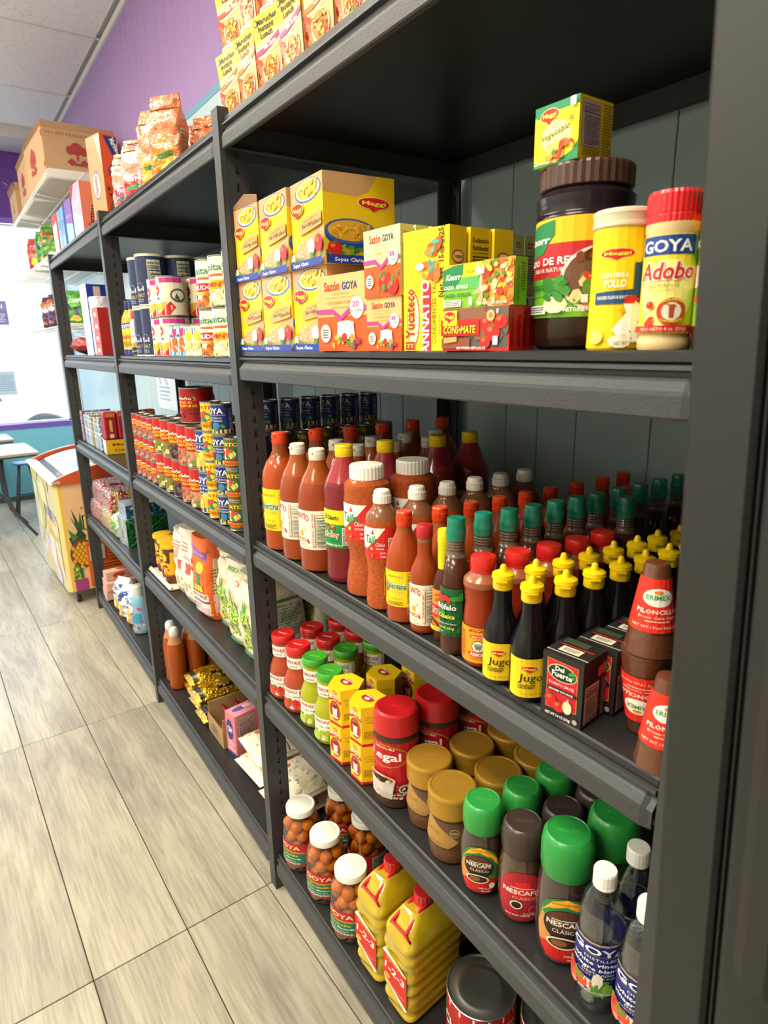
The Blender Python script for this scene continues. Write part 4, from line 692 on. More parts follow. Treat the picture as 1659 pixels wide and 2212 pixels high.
# ---------------------------------------------------------------- hot-sauce shelf prototypes (bay 0, level 3)
P = {}
vb = lambda k: [(.0345*k, 0), (.039*k, .003), (.041*k, .010), (.041*k, .150), (.0385*k, .168), (.031*k, .186), (.021*k, .200), (.0165*k, .210), (.0158*k, .226)]
flip = lambda r: (lambda g: g.box(-r-.0012, -.006, .0, -r+.002, .006, .0, 'plastic', '#fff'))
def capflip(r, z0, z1, c): return [(r, z0), (r+.0006, z0+.001), (r+.0006, z0+(z1-z0)*.62), (r, z0+(z1-z0)*.64), (r+.0002, z1-.002), (r-.0014, z1), (0.0004, z1)]
P['val'] = bottle('hot_sauce_bottle', 'bottle', vb(1), capflip(.0158, .224, .248, 0), (.045, .134, .041), '#b24a12', capc='#e2451c', ops=OP['valentina'], headc=(.196, '#8f4418'), capextra=lambda g: g.box(-.0172, -.006, .238, -.0150, .006, .242, 'plastic', '#c93c16'))
P['tap'] = bottle('hot_sauce_bottle', 'bottle', [(.035, 0), (.039, .004), (.040, .012), (.040, .140), (.037, .160), (.029, .180), (.020, .196), (.0165, .206), (.0155, .214)], capflip(.0150, .212, .234, 0), (.046, .122, .040), '#9a3f18', capc='#e9e4d8', ops=OP['tapatio'], headc=(.172, '#a5521c'), capextra=lambda g: g.box(-.0165, -.006, .224, -.0145, .006, .228, 'plastic', '#d6d0c2'))
P['cham'] = bottle('chamoy_bottle', 'bottle', [(.034, 0), (.038, .005), (.039, .012), (.0375, .05), (.039, .06), (.039, .176), (.036, .184), (.0165, .226), (.0155, .230)], capflip(.0160, .229, .250, 0), (.068, .138, .039), '#7c1c22', capc='#ecc81c', ops=OP['chamoy'], n=36, headc=(.186, '#a33238'))
tj = [(.033, 0), (.039, .004), (.040, .014), (.038, .035), (.0335, .060), (.0335, .075), (.039, .095), (.040, .102), (.040, .170), (.0385, .180), (.040, .186), (.038, .196), (.029, .203), (.0275, .206)]
P['tajB'] = bottle('chili_powder_jar', 'jar', tj, [(.0275, .203), (.029, .204), (.029, .224), (.027, .227), (.0004, .2275)], (.103, .165, .040), '#b0501c', 'granules', capc='#ebe7dc', ops=OP['tajin'], capn=56, caprib=1)
ts = [(.024, 0), (.028, .004), (.029, .012), (.0275, .035), (.0255, .055), (.027, .078), (.029, .088), (.029, .142), (.028, .150), (.026, .158), (.018, .168), (.0145, .173), (.0138, .178)]
P['tajS'] = bottle('chili_powder_jar', 'jar', ts, [(.0140, .176), (.0148, .177), (.0148, .189), (.0135, .190), (.0125, .196), (.011, .1975), (.0004, .198)], (.090, .141, .029), '#b5521c', 'granules', capc='#ece8de', ops=OP['tajin'], capn=40, caprib=1, headc=(.152, '#8a5a3c', 'gloss'))
P['valS'] = bottle('hot_sauce_bottle', 'bottle', [(.0245, 0), (.028, .003), (.029, .009), (.029, .092), (.0275, .106), (.022, .124), (.0145, .138), (.0122, .146), (.0118, .153)], capflip(.0122, .152, .175, 0), (.028, .086, .029), '#ab4512', capc='#e2451c', ops=OP['valentina'], headc=(.14, '#9a5620'), capextra=lambda g: g.box(-.0138, -.0045, .163, -.0118, .0045, .167, 'plastic', '#c93c16'))
P['tapS'] = bottle('hot_sauce_bottle', 'bottle', [(.0195, 0), (.022, .003), (.0225, .008), (.0225, .086), (.0205, .098), (.0145, .110), (.0112, .120), (.0108, .148)], [(.0118, .146), (.0124, .147), (.0122, .163), (.011, .165), (.0004, .1653)], (.014, .078, .0225), '#9c3f14', capc='#b52025', ops=OP['tapsmall'], headc=(.140, '#8a6a4a'))
P['chip'] = bottle('hot_sauce_bottle', 'bottle', [(.0150, 0), (.0165, .003), (.017, .008), (.017, .082), (.0155, .094), (.0105, .106), (.0088, .112), (.0085, .118)], [(.0093, .108), (.0098, .110), (.0098, .146), (.0105, .148), (.0105, .163), (.0095, .167), (.0004, .168)], (.018, .080, .017), '#4f2014', capc='#e6d61e', ops=OP['chipotle'])
bf = [(.0190, 0), (.0205, .003), (.021, .010), (.0205, .060), (.0175, .110), (.0140, .140), (.0118, .148)]+[(.0118+(.0009 if i % 2 else 0), .149+i*.002) for i in range(9)]
P['buf'] = bottle('hot_sauce_bottle', 'bottle', bf, [(.0128, .163), (.0132, .165), (.0126, .168), (.0134, .171), (.0138, .176), (.0122, .182), (.0124, .184), (.0122, .192), (.0115, .194), (.0004, .1943)], (.028, .098, lambda z: .0213-.0012*(max(0, z-.06)/.05)), '#4c2415', capc='#157a63', ops=OP['bufalo'], ang=2.0, headc=(.140, '#6a5a4c'))
mc = [(.0225, 0), (.025, .003), (.0258, .010), (.0258, .055), (.0245, .060)]+[(.0225+.0022*abs(i-6)/6+(.0005 if i % 2 else 0), .062+i*.0042) for i in range(12)]+[(.0262, .113), (.0255, .120), (.0175, .128), (.0160, .131)]
P['molc'] = bottle('salsa_bottle', 'bottle', mc, [(.0165, .130), (.0172, .131), (.0168, .134), (.0172, .135), (.0170, .148), (.016, .151), (.0004, .1513)], (.008, .058, .0258), '#9c3412', capc='#cf2320', ops=OP['molcajete'], headc=(.112, '#a4603c'))
def jcap(g): g.lathe([(.0142, .138), (.0142, .1405)], 'plastic', '#f2cc10', 24); g.box(-.0150, -.003, .1345, -.012, .012, .1375, 'plastic', '#f2cc10', bev=.0006)
jb = [(.0200, 0), (.0222, .003), (.0228, .008), (.0228, .058), (.0215, .070), (.0170, .083), (.0130, .095), (.0113, .108), (.0110, .127)]
P['jugo'] = bottle('seasoning_bottle', 'bottle', jb, [(.0122, .124), (.0126, .125), (.0126, .139), (.0136, .140), (.0136, .1435), (.0110, .1450), (.0052, .1462), (.0044, .1500), (.0035, .1535), (.002, .1550), (.0003, .1553)], (.0075, .058, lambda z: .0228), '#120e10', capc='#f0ca10', ops=OP['jugo'], ang=3.0, sq=.55, capextra=jcap)
# ---------------------------------------------------------------- bay 0 level 3 placement
z3 = LV[0][2]
row(P['val'], 'large orange-capped hot sauce bottle with yellow label', [(.048, -.084), (.131, -.092), (.214, -.098), (.297, -.101), (.382, -.103), (.468, -.105)], z3, 8, 'large orange-capped hot sauce bottles', jit=16)
row(P['tap'], 'white-capped hot sauce bottle with cream label, in left row', [(.048, -.166), (.131, -.176), (.214, -.184), (.297, -.188), (.380, -.190)], z3, 6, 'large white-capped hot sauce bottles', '', jit=20)
row(P['tap'], 'white-capped hot sauce bottle with cream label, in right row', [(.047, -.248), (.130, -.259), (.213, -.267), (.296, -.271)], z3, 16, 'large white-capped hot sauce bottles', '', jit=14)
row(P['cham'], 'yellow-capped dark red chamoy bottle', [(.058, -.330), (.140, -.341), (.254, -.352), (.335, -.354)], z3, 14, 'yellow-capped chamoy bottles', jit=14)
row(P['tajB'], 'large chili powder jar with broad white lid', [(.053, -.411), (.140, -.424)], z3, 14, 'large chili powder jars', 'of two')
row(P['tajS'], 'small chili powder jar with white flip cap', [(.037, -.4795), (.096, -.494), (.155, -.500), (.214, -.503), (.273, -.505), (.332, -.506)], z3, 22, 'small chili powder jars', jit=12)
row(P['valS'], 'small orange-capped hot sauce bottle', [(.037, -.5385), (.096, -.553), (.155, -.560), (.214, -.564), (.273, -.566), (.332, -.568), (.400, -.569), (.474, -.569), (.536, -.569)], z3, 24, 'small orange-capped hot sauce bottles', jit=10)
row(P['tapS'], 'slim hot sauce bottle with red cap', [(.036, -.591), (.083, -.606), (.130, -.614), (.177, -.619), (.224, -.621), (.330, -.622), (.476, -.622)], z3, 18, 'slim red-capped hot sauce bottles', jit=16)
P['chip'].place(.040, -.6325, z3, 30, 'thin chipotle sauce bottle with bright yellow neck wrap', None)
row(P['buf'], 'green-capped brown sauce bottle with tapering neck', [(.029, -.6705), (.074, -.674), (.117, -.681), (.160, -.686), (.203, -.690), (.247, -.693), (.291, -.695), (.344, -.696), (.398, -.697), (.452, -.697), (.510, -.697), (.560, -.697)], z3, 20, 'green-capped sauce bottles', jit=20)
P['buf'].place(.303, -.739, z3, 40, 'green-capped brown sauce bottle standing out to the right of its row', 'green-capped sauce bottles')
row(P['molc'], 'ribbed plastic salsa bottle with round red cap', [(.036, -.7155), (.088, -.728), (.141, -.735), (.194, -.740), (.247, -.744)], z3, 34, 'red-capped plastic salsa bottles', jit=8)
row(P['jugo'], 'black seasoning bottle with yellow cap, in left row', [(.028, -.7645), (.073, -.776), (.119, -.782), (.165, -.787), (.211, -.791), (.2575, -.794), (.304, -.7965), (.351, -.798)], z3, 58, 'yellow-capped seasoning bottles', '', jit=10)
row(P['jugo'], 'black seasoning bottle with yellow cap, in right row', [(.024, -.812), (.073, -.823), (.119, -.829), (.165, -.834), (.211, -.838), (.2575, -.841), (.304, -.8435)], z3, 58, 'yellow-capped seasoning bottles', '', jit=10)
# tomato sauce bricks
DF = [('r', 0, 0, 1, 1, '#262322'), ('p', [(.12, .14), (.88, .20), (.88, .90), (.12, .92)], '#c98a3a'), ('p', [(.135, .15), (.865, .21), (.865, .895), (.135, .91)], '#c4202c'), ('e', .50, .74, .36, .135, '#d8c49a'), ('e', .50, .74, .34, .120, '#16331f'), ('t', 'Del', .44, .765, .07, WHT, {'w': .22, 'b': 1}), ('t', 'Fuerte', .50, .675, .085, WHT, {'w': .50, 'b': 1}), ('c', .76, .80, .05, '#3f9a3a'), ('c', .70, .78, .04, '#3f9a3a'), ('c', .78, .74, .04, '#3f9a3a'), ('t', 'TOMATO SAUCE', .5, .54, .045, WHT, {'w': .62}), ('p', [(.14, .44), (.86, .44), (.90, .47), (.86, .50), (.14, .50), (.18, .47)], '#1c1a1a'), ('t', 'SEASONED WITH SPICES', .5, .452, .03, WHT, {'w': .6, 'b': 1})]+tomato(.26, .30, .15, .6)+tomato(.46, .22, .15, .6)+[('e', .68, .26, .11, .10, '#e0d8a8'), ('p', [(.64, .33), (.70, .42), (.72, .32)], '#d8d09a'), ('t', 'NET WT 7.4 OZ (210g)', .46, .055, .04, WHT, {'w': .62, 'b': 1}), ('c', .88, .09, .06, '#a8a49c')]
DFS = [('r', 0, 0, 1, 1, '#2a1e1e'), ('X', .08, .03, .72, .62, '#d9b8b0', '#2a1a1a', '20'), ('l', .78, .04, .96, .64, 22, '#b09a98'), ('p', [(.58, .70), (.95, .72), (.92, .88), (.55, .84)], '#c4524a')]
DFT = [('r', 0, 0, 1, 1, '#242221'), ('r', .0, .14, 1, .17, '#c8c4bc'), ('r', .22, .24, .72, .52, '#e0d8bc'), ('l', .3, .3, .66, .46, 3, '#4a4640'), ('r', .10, .56, .92, .60, '#c82a26'), ('r', .1, .66, .7, .92, '#3f4a34')]
def dfx(g): g.prism([(-.0245, .0800), (-.0200, .0835), (.0200, .0835), (.0240, .0800)], 'y', -.020, .020, 'paper', '#242221'); g.box(-.010, -.0215, .0832, -.0085, .0215, .0865, 'paper', '#b5b1a8')
brick = carton(.052, .048, .080, '#262322', DF, DFS, DFT, 'sauce_carton', 'carton')
row(brick, 'black tomato sauce carton with red front', [(.038, -.872), (.0885, -.874), (.139, -.877), (.190, -.879), (.241, -.881), (.292, -.883), (.343, -.884)], z3, 8, 'small tomato sauce cartons')
# cane-sugar cones
def cone(inv=False):
    pr = [(.0265, 0), (.0262, .002), (.0128, .094), (.0115, .098), (.006, .099)]
    if inv: pr = [(.0105, 0), (.0128, .004), (.0262, .096), (.0265, .098), (.023, .0985)]
    g = G(); g.lathe(pr, 'sugar', '#5e3219', 24); b = g.mesh('sugar_cone')
    R = (lambda z: .0272-.0142*z/.094) if not inv else (lambda z: .0128+.0134*(z/.094))
    ops = [('r', 0, 0, 1, 1, '#e03222'), ('e', .5, .66, .19, .17, '#efe9da'), ('t', 'ERIMEX', .5, .62, .09, '#2a8a3a', {'w': .30, 'b': 1}), ('e', .5, .76, .06, .035, '#d8843a'), ('t', 'PILONCILLO', .5, .36, .085, '#f8e0d0', {'w': .46, 'b': 1}), ('t', 'Brown Cane Sugar', .5, .27, .05, '#f8e0d0', {'w': .40}), ('l', .38, .20, .62, .24, 1, '#f8d0c0'), ('t', 'NET WT / Peso Neto 8 oz', .5, .09, .05, '#f8e0d0', {'w': .5})]
    if inv: ops = [o for o in ops]
    g = G(); H = .056; z0 = .028; Rm = R(z0+H/2); W = Rm*4.6
    if inv: z0 = .018
    def mp(u, v, off):
        vv = (H-v if inv else v)+z0; uu = -u if inv else u; a = uu/Rm; r = R(vv)+off+.0006; return (-r*cos(a), -r*sin(a), vv)
    printed(g, ops, W, H, mp, 'paper', cuts=14); l = g.mesh('paper_sleeve')
    g = G(); g.lathe([(R(0)+.0012, .002), (R(.09)+.0012, .094)], 'film', '#fff', 20, cap=False); return Proto('sugar_cone', 'sugar cone', [('sugar', b), ('paper_sleeve', l)])
def sug(nt, b):
    colattr(nt, b); b.inputs['Roughness'].default_value = .45; b.inputs['Coat Weight'].default_value = .6; bump(nt, b, 60, .6, .004, 4)
mat('sugar', sug)
cu_, cd_ = cone(), cone(True)
cu_.place(.036, -.985, z3, 40, 'upright brown sugar cone nearest the shelf edge'); cd_.place(.068, -.938, z3, 20, 'upside-down brown sugar cone wedged between the upright ones'); cu_.place(.122, -.921, z3, 30, 'upright brown sugar cone beside the tomato cartons'); cu_.place(.070, -.940, z3+.0995, 45, 'brown sugar cone standing on the upside-down one')
# ================================================================= bay 0 level 2: salsa jars, chocolate, coffee, vinegar
z2 = LV[0][1]
hb = [(.031, 0), (.034, .003), (.0355, .010), (.0355, .062), (.0345, .075), (.0285, .092), (.0252, .100), (.0262, .106), (.0262, .134), (.0245, .142), (.0235, .145)]
lug = [(.0265, .141), (.0278, .142), (.0278, .148), (.0282, .1485), (.0270, .1555), (.0255, .157), (.0235, .1562), (.0003, .1562)]
def herdez(red):
    c = '#b1492c' if red else '#a9ac24'; cc = '#c9211e' if red else '#3f9a2c'
    def ce(g): printed(g, [('t', 'HERDEZ', .5, .42, .12, '#f0d8d0' if red else '#8cc86a', {'w': .6, 'b': 1})], .04, .04, lambda u, v, off: (-.02+v, -u, .1562+off), 'plastic')
    p = bottle('salsa_jar', 'jar', hb, lug, (.012, .062, .0355), c, capc=cc, ops=OP['herdez'](red, 'Salsa Casera' if red else 'Verde Salsa'), ang=3.2, capextra=ce)
    g = G(); W = .0262*2.6; printed(g, [('r', 0, 0, 1, 1, '#f1eee2'), ('t', 'HERDEZ', .5, .50, .26, '#b8202c', {'w': .56, 'b': 1}), ('t', 'Casera' if red else 'Salsa', .5, .16, .2, '#3a3630', {'w': .3, 'i': .25})], W, .026, cylmap(.0266, .107), cuts=8); p.parts.append(('neck_label', g.mesh('neck_label'))); return p
hr, hg = herdez(True), herdez(False)
row(hr, 'red salsa jar in the row nearest the post', [(.048, -.040), (.120, -.046), (.193, -.052)], z2, 28, 'red salsa jars', '')
row(hr, 'red salsa jar in the second row from the post', [(.050, -.112), (.123, -.119), (.196, -.125)], z2, 30, 'red salsa jars', '')
row(hg, 'green salsa jar in the row beside the red ones', [(.054, -.184), (.127, -.191), (.200, -.198)], z2, 30, 'green salsa jars', '')
hg.place(.050, -.2555, z2, 30, 'green salsa jar touching the yellow chocolate boxes', 'green salsa jars')
# hexagonal chocolate boxes
ABF = [('r', 0, 0, 1, 1, '#f0c81c'), ('r', 0, 0, 1, .07, '#c4202a'), ('e', .5, .88, .20, .045, '#c8342c'), ('t', 'Nestlé', .5, .865, .04, WHT, {'w': .26, 'b': 1}), ('p', [(0, .72), (.5, .80), (1, .72), (1, .62), (.5, .70), (0, .62)], '#b8242a'), ('t', 'ABUELITA', .5, .675, .085, WHT, {'w': .94, 'b': 1, 'arc': .05}), ('e', .5, .40, .44, .27, '#c9982a'), ('e', .5, .40, .41, .25, '#b0282c'), ('p', [(.34, .28), (.66, .28), (.70, .50), (.30, .50)], '#e8e0d0'), ('e', .5, .50, .20, .045, '#5a2e1a'), ('e', .5, .235, .28, .035, '#e8e0d0'), ('b', .4, .56, .6, .62, 4, ['#d8b8a8'], .04, 3), ('t', 'HECHO EN MÉXICO', .5, .105, .025, '#8a5a10', {'w': .56})]
ABS = [('r', 0, 0, 1, 1, '#edc41a'), ('r', 0, 0, 1, .07, '#c4202a'), ('t', 'AUTHENTIC MEXICAN', .5, .72, .035, '#9a7a10', {'w': .7}), ('t', 'HOT CHOCOLATE', .5, .66, .035, '#9a7a10', {'w': .6}), ('t', 'DRINK TABLETS', .5, .60, .035, '#9a7a10', {'w': .56}), ('l', .1, .2, .9, .4, 6, '#b08c14')]
def hexbox(r=.036, h=.081):
    g = G(); A = [pi+pi/3*k+pi/6-pi/6 for k in range(6)]; V = [(r*cos(a+pi/6), r*sin(a+pi/6)) for a in A]; g.prism(V, 'z', 0, h, 'paper', '#efc61b')
    ap = r*cos(pi/6)
    for k in range(6):
        a = pi+k*pi/3; nx, ny = cos(a), sin(a)
        ops = ABF if k in (0, 5) else (ABS if k in (1, 4) else ABS+[('X', .1, .1, .9, .9, '#d8c06a')])
        printed(g, ops, r*.985, h, (lambda nx, ny: (lambda u, v, off: (nx*(ap+off)-ny*u, ny*(ap+off)+nx*u, v)))(nx, ny))
    printed(g, [('e', .5, .5, .34, .24, '#c9982a'), ('e', .5, .5, .31, .21, '#b0282c'), ('t', 'ABUELITA', .5, .60, .09, WHT, {'w': .5, 'b': 1}), ('e', .5, .45, .14, .09, '#e8e0d0')], .046, .046, lambda u, v, off: (-.023+v, -u, h+off))
    return Proto('chocolate_box', 'box', [('carton', g.mesh('chocolate_box'))])
hx = hexbox()
for (x, y, a), nm in (((.046, -.327, 8), 'left'), ((.048, -.402, 3), 'right')):
    hx.place(x, y-.0, z2, a, f'lower hexagonal yellow chocolate box of the {nm} front stack', 'hexagonal chocolate boxes'); hx.place(x+.001, y, z2+.0815, a+3, f'upper hexagonal yellow chocolate box of the {nm} front stack', 'hexagonal chocolate boxes')
hx.place(.127, -.340, z2, 5, 'lower hexagonal yellow chocolate box behind the left stack', 'hexagonal chocolate boxes'); hx.place(.128, -.339, z2+.0815, 2, 'upper hexagonal yellow chocolate box behind the left stack', 'hexagonal chocolate boxes')
hx.place(.206, -.352, z2, 5, 'lower hexagonal yellow chocolate box at the back', 'hexagonal chocolate boxes'); hx.place(.206, -.352, z2+.0815, 8, 'upper hexagonal yellow chocolate box at the back', 'hexagonal chocolate boxes')
# coffee jars
def legex(g): pass
P['legal'] = bottle('coffee_jar', 'jar', [(.036, 0), (.0395, .002), (.0405, .006), (.0405, .134), (.039, .138), (.0395, .142), (.039, .147)], [(.0405, .144), (.0415, .145), (.0415, .150), (.0405, .152), (.0405, .175), (.0385, .182), (.034, .1845), (.0325, .1838), (.0003, .1838)], (.020, .133, .0408), '#4a3026', 'granules', capc='#b5191f', ops=OP['legal'], ang=4.6, base=1,
   capextra=lambda g: printed(g, [('t', 'Legal', .5, .44, .10, '#c93038', {'w': .34, 'b': 1})], .05, .05, lambda u, v, off: (-.025+v, -u, .1838+off), 'plastic'))
row(P['legal'], 'red-lidded coffee jar with red label', [(.058, -.480), (.143, -.488), (.228, -.498)], z2, 42, 'red-lidded coffee jars')
gl = [(.0375, .082)]+[(.0385+(.0007 if i % 2 else 0), .083+i*.0026) for i in range(12)]+[(.0395, .1155), (.0395, .1185), (.0375, .1215), (.0345, .1222), (.034, .1212), (.0003, .1212)]
P['jv'] = bottle('coffee_jar', 'jar', [(.032, 0), (.0355, .003), (.0370, .012), (.0385, .022), (.0370, .028), (.0392, .036), (.0392, .045), (.0345, .078), (.033, .084)], gl, (.034, .078, lambda z: .0396-.0050*max(0, z-.042)/.036), '#6a4426', 'granules', capc='#b3862c', ops=OP['valdez'], ang=2.5, capm='goldlid', capn=40)
def _gl(p):
    g = G(); printed(g, [('t', 'Juan', .5, .54, .17, '#b8954c', {'w': .42, 'i': .3}), ('t', 'Valdez', .5, .30, .17, '#b8954c', {'w': .5, 'i': .3})], .055, .055, lambda u, v, off: (-.0275+v, -u, .1212+off), 'goldlid'); p.parts.append(('embossed_logo', g.mesh('embossed_logo')))
_gl(P['jv'])
row(P['jv'], 'gold-lidded glass coffee jar', [(.070, -.560), (.154, -.574), (.237, -.582)], z2, 44, 'gold-lidded coffee jars', 'in left row', jit=6)
row(P['jv'], 'gold-lidded glass coffee jar', [(.055, -.6385), (.140, -.654), (.223, -.662)], z2, 44, 'gold-lidded coffee jars', 'in right row', jit=6)
def nescafe(k, kh, lid, lidc, lab, base, nm, txt=True, w=1.0):
    bd = [(.024*k, 0), (.0295*k, .002*kh), (.0315*k, .008*kh), (.0325*k, .030*kh), (.0325*k, .060*kh), (.0305*k, .085*kh), (.0265*k, .104*kh), (.0245*k, .108*kh)]
    g = G(); g.lathe(bd, 'granules', base, 32, sq=.25); g.lathe([(r+.0009, z) for r, z in bd[1:]], 'glass', '#fff', 32, sq=.25, cap=False); me = g.mesh('glass_jar')
    g = G(); L = [(.0262*k, .101*kh), (.0285*k, .102*kh), (.0300*k, .108*kh), (.0302*k, .128*kh), (.0285*k, .140*kh), (.0250*k, .1455*kh), (.0235*k, .1462*kh), (.0228*k, .1455*kh), (.0003, .1455*kh)]
    g.lathe(L, 'plastic', lidc, 36, sq=.12)
    printed(g, [('t', 'NESCAFÉ', .5, .44, .10, lab, {'w': .50, 'b': 1})], .05*k, .05*k, lambda u, v, off: (-.025*k+v, -u, .1455*kh+off), 'plastic'); c = g.mesh('lid')
    R = lerp_r(bd); g = G(); z0, z1 = .006*kh, .086*kh; W = .058*k*w
    printed(g, OP['nescafe_g'] if lid else OP['nescafe_r'], W, z1-z0, lambda u, v, off: (lambda r, a: (-r*cos(a), -r*sin(a), v+z0))((R(v+z0)*qsq(u/(.0325*k), .25)+off+.0014), u/(.0325*k)), cuts=10, cutv=6); l = g.mesh('paper_label')
    return Proto('coffee_jar', 'jar', [('glass_jar', me), ('lid', c), ('paper_label', l)])
ng, nr, nb = nescafe(1, 1, True, '#2f9440', '#4caa58', '#3a241c', 'g'), nescafe(1.0, 1.02, False, '#3f322f', '#5a4a46', '#54361f', 'r', w=1.1), nescafe(1.14, 1.27, True, '#2a8f3e', '#45a454', '#35221c', 'b', w=1.12)
row(ng, 'small coffee jar with green lid', [(.056, -.7105), (.1205, -.7245), (.187, -.728)], z2, 40, 'small green-lidded coffee jars')
row(nr, 'coffee jar with dark brown lid', [(.066, -.7790), (.134, -.792), (.202, -.797)], z2, 44, 'brown-lidded coffee jars')
row(nb, 'large coffee jar with big green lid', [(.068, -.8545), (.146, -.868)], z2, 44, 'large green-lidded coffee jars', 'of two')
# vinegar bottles: clear plastic, blue label, white cap
vbp = [(.018, .0), (.0245, .0015), (.0262, .006), (.0255, .012), (.0268, .016), (.0258, .021), (.0276, .028), (.0280, .034), (.0280, .112), (.0274, .125), (.0250, .142), (.0205, .158), (.0150, .168), (.0128, .172), (.0125, .178)]
g = G(); g.lathe(vbp, 'glass', '#fff', 32); g.lathe([(r*.94, z+.001) for r, z in vbp if z < .145]+[(.0002, .1451)], 'glass', '#fff', 24); vbm = g.mesh('bottle')
g = G(); g.lathe([(.0132, .172), (.0138, .173), (.0138, .176), (.0134, .1765), (.0138, .178), (.0138, .192), (.0128, .1945), (.0003, .1948)], 'plastic', '#eeece4', 40, rib=1, ribd=.008); vcm = g.mesh('cap')
g = G(); printed(g, OP['vinegar'], .0284*5.6, .076, cylmap(.0284, .034), cuts=16); vlm = g.mesh('paper_label')
g = G(); g.lathe([(.0278, .034), (.0278, .110)], 'paper', '#232a78', 28, cap=False); vlb = g.mesh('label_backing')
vin = Proto('vinegar_bottle', 'bottle', [('bottle', vbm), ('cap', vcm), ('paper_label', vlm, {}, [('label_backing', vlb)])])
for x, y, a, l in ((.046, -.927, 36, 'clear vinegar bottle with blue label, front left of four'), (.0475, -.9855, 36, 'clear vinegar bottle with blue label, front right of four'), (.1085, -.929, 60, 'clear vinegar bottle with white cap, behind the front left one'), (.1095, -.988, 50, 'clear vinegar bottle behind the front right one, half hidden by the fridge')): vin.place(x, y, z2, a, l, 'vinegar bottles')
# ================================================================= bay 0 level 1: olives, oil, big tins
z1 = LV[0][0]
ob = [(.036, 0), (.044, .003), (.047, .010), (.0475, .030), (.0475, .108), (.0455, .122), (.040, .136), (.0345, .145), (.033, .150), (.0335, .156)]
rn = random.Random(2); g = G(); g.lathe([(r*.90, z+.002) for r, z in ob if z < .150]+[(.0002, .149)], 'brine', '#8a4412', 24); brm = None
def ico(g, c, r, m, col, sub=2):
    bm = bmesh.new(); bmesh.ops.create_icosphere(bm, subdivisions=sub, radius=r); g.add([(v.co.x+c[0], v.co.y+c[1], v.co.z*.94+c[2]) for v in bm.verts], [[v.index for v in f.verts] for f in bm.faces], m, col, True); bm.free()
def olives():
    g = G()
    for lay in range(5):
        for i in range(6):
            a = 2*pi*(i+.5*(lay % 2))/6+rn.random()*.25; ico(g, (.0290*cos(a), .0290*sin(a), .018+lay*.0262+rn.random()*.004), .0155*(.94+.12*rn.random()), 'gloss', rn.choice(['#e08a1e', '#d87e1a', '#e8962a', '#c87016']))
    return g.mesh('olives')
olm = olives(); g = G(); g.lathe([(r*.42, z+.003) for r, z in ob if z < .145], 'gloss', '#5c3010', 16); core = g.mesh('brine')
g = G(); g.lathe(ob, 'brine', '#fff', 32); jm = g.mesh('jar')
g = G(); g.lathe([(.0350, .152), (.0362, .153), (.0364, .1655), (.0352, .168), (.032, .1686), (.031, .1680), (.029, .1680), (.028, .1686), (.0003, .1686)], 'plastic', '#eeebdf', 36); lm = g.mesh('lid')
g = G(); g.lathe([(.0478, .022), (.0478, .088)], 'paper', '#c02a28', 32, cap=False); printed(g, OP['olive'], .0482*4.4, .066, cylmap(.0480, .022), cuts=14); plm = g.mesh('paper_label')
oj = Proto('olive_jar', 'jar', [('jar', jm), ('lid', lm), ('paper_label', plm), ('olives', olm, {'kind': 'stuff'}), ('brine', core)])
for x, y, a, l in ((.056, -.059, 34, 'olive jar with white lid nearest the shelf post'), (.060, -.177, 56, 'middle olive jar with white lid in the front row'), (.057, -.298, 40, 'olive jar with white lid beside the oil jugs'), (.172, -.066, 48, 'rear olive jar near the post, lid hidden by the shelf above'), (.170, -.186, 20, 'rear olive jar behind the middle front one')): oj.place(x, y, z1, a, l, 'olive jars')
# cooking-oil jugs
def rrect(dx, dy, r, n=5):
    P_ = []
    for cx, cy, a0 in ((dx-r, dy-r, 0), (-dx+r, dy-r, 90), (-dx+r, -dy+r, 180), (dx-r, -dy+r, 270)):
        for i in range(n+1): a = radians(a0+90*i/n); P_.append((cx+r*cos(a), cy+r*sin(a)))
    return P_
def loft(g, secs, m, c, sm=True):
    n = len(secs[0][1]); V = [(x, y, z) for z, p in secs for x, y in p]
    g.add(V, [(j*n+i, j*n+(i+1) % n, (j+1)*n+(i+1) % n, (j+1)*n+i) for j in range(len(secs)-1) for i in range(n)], m, c, sm); g.add(V[:n], [tuple(range(n))[::-1]], m, c); g.add(V[-n:], [tuple(range(n))], m, c)
g = G(); secs = [(0, rrect(.068, .036, .02))]
for i in range(1, 66):
    z = .228*i/66; k = 1+.016*sin(z*2*pi/.024)*(1 if z < .165 else .4); s = 1 if z < .175 else max(.34, 1-((z-.175)/.055)**1.7*.62); b_ = min(1, .92+z*8)
    sh = .0035*sin(z*2*pi/.033); secs.append((z, [(x*k*s*b_+sh*(y/.04)*s, y*k*s*b_) for x, y in rrect(.074, .0415, .020)]))
loft(g, secs, 'oil', '#fff'); om = g.mesh('bottle')
g = G(); g.lathe([(.017, .226), (.018, .228), (.018, .245), (.0165, .247), (.0003, .2472)], 'plastic', '#c4242a', 28, rib=1, ribd=.02); oc_ = g.mesh('cap')
g = G(); g.tube([(-.062, -.030, .190), (-.066, -.02, .204), (-.064, .02, .204), (-.060, .030, .190)], .0030, 'plastic', '#cf2430', 8); g.tube([(-.064, -.02, .204), (-.02, -.014, .226), (.0, -.016, .228)], .0035, 'plastic', '#cf2430', 8); g.tube([(-.064, .02, .204), (-.02, .014, .226), (.0, .016, .228)], .0035, 'plastic', '#cf2430', 8); g.lathe([(.0165, .223), (.0195, .224), (.0195, .228), (.0165, .229)], 'plastic', '#cf2430', 24); ohm = g.mesh('handle')
g = G(); printed(g, OP['oil'], .066, .130, lambda u, v, off: (-.0752-off-.0012, -u, .028+v)); olb = g.mesh('paper_label')
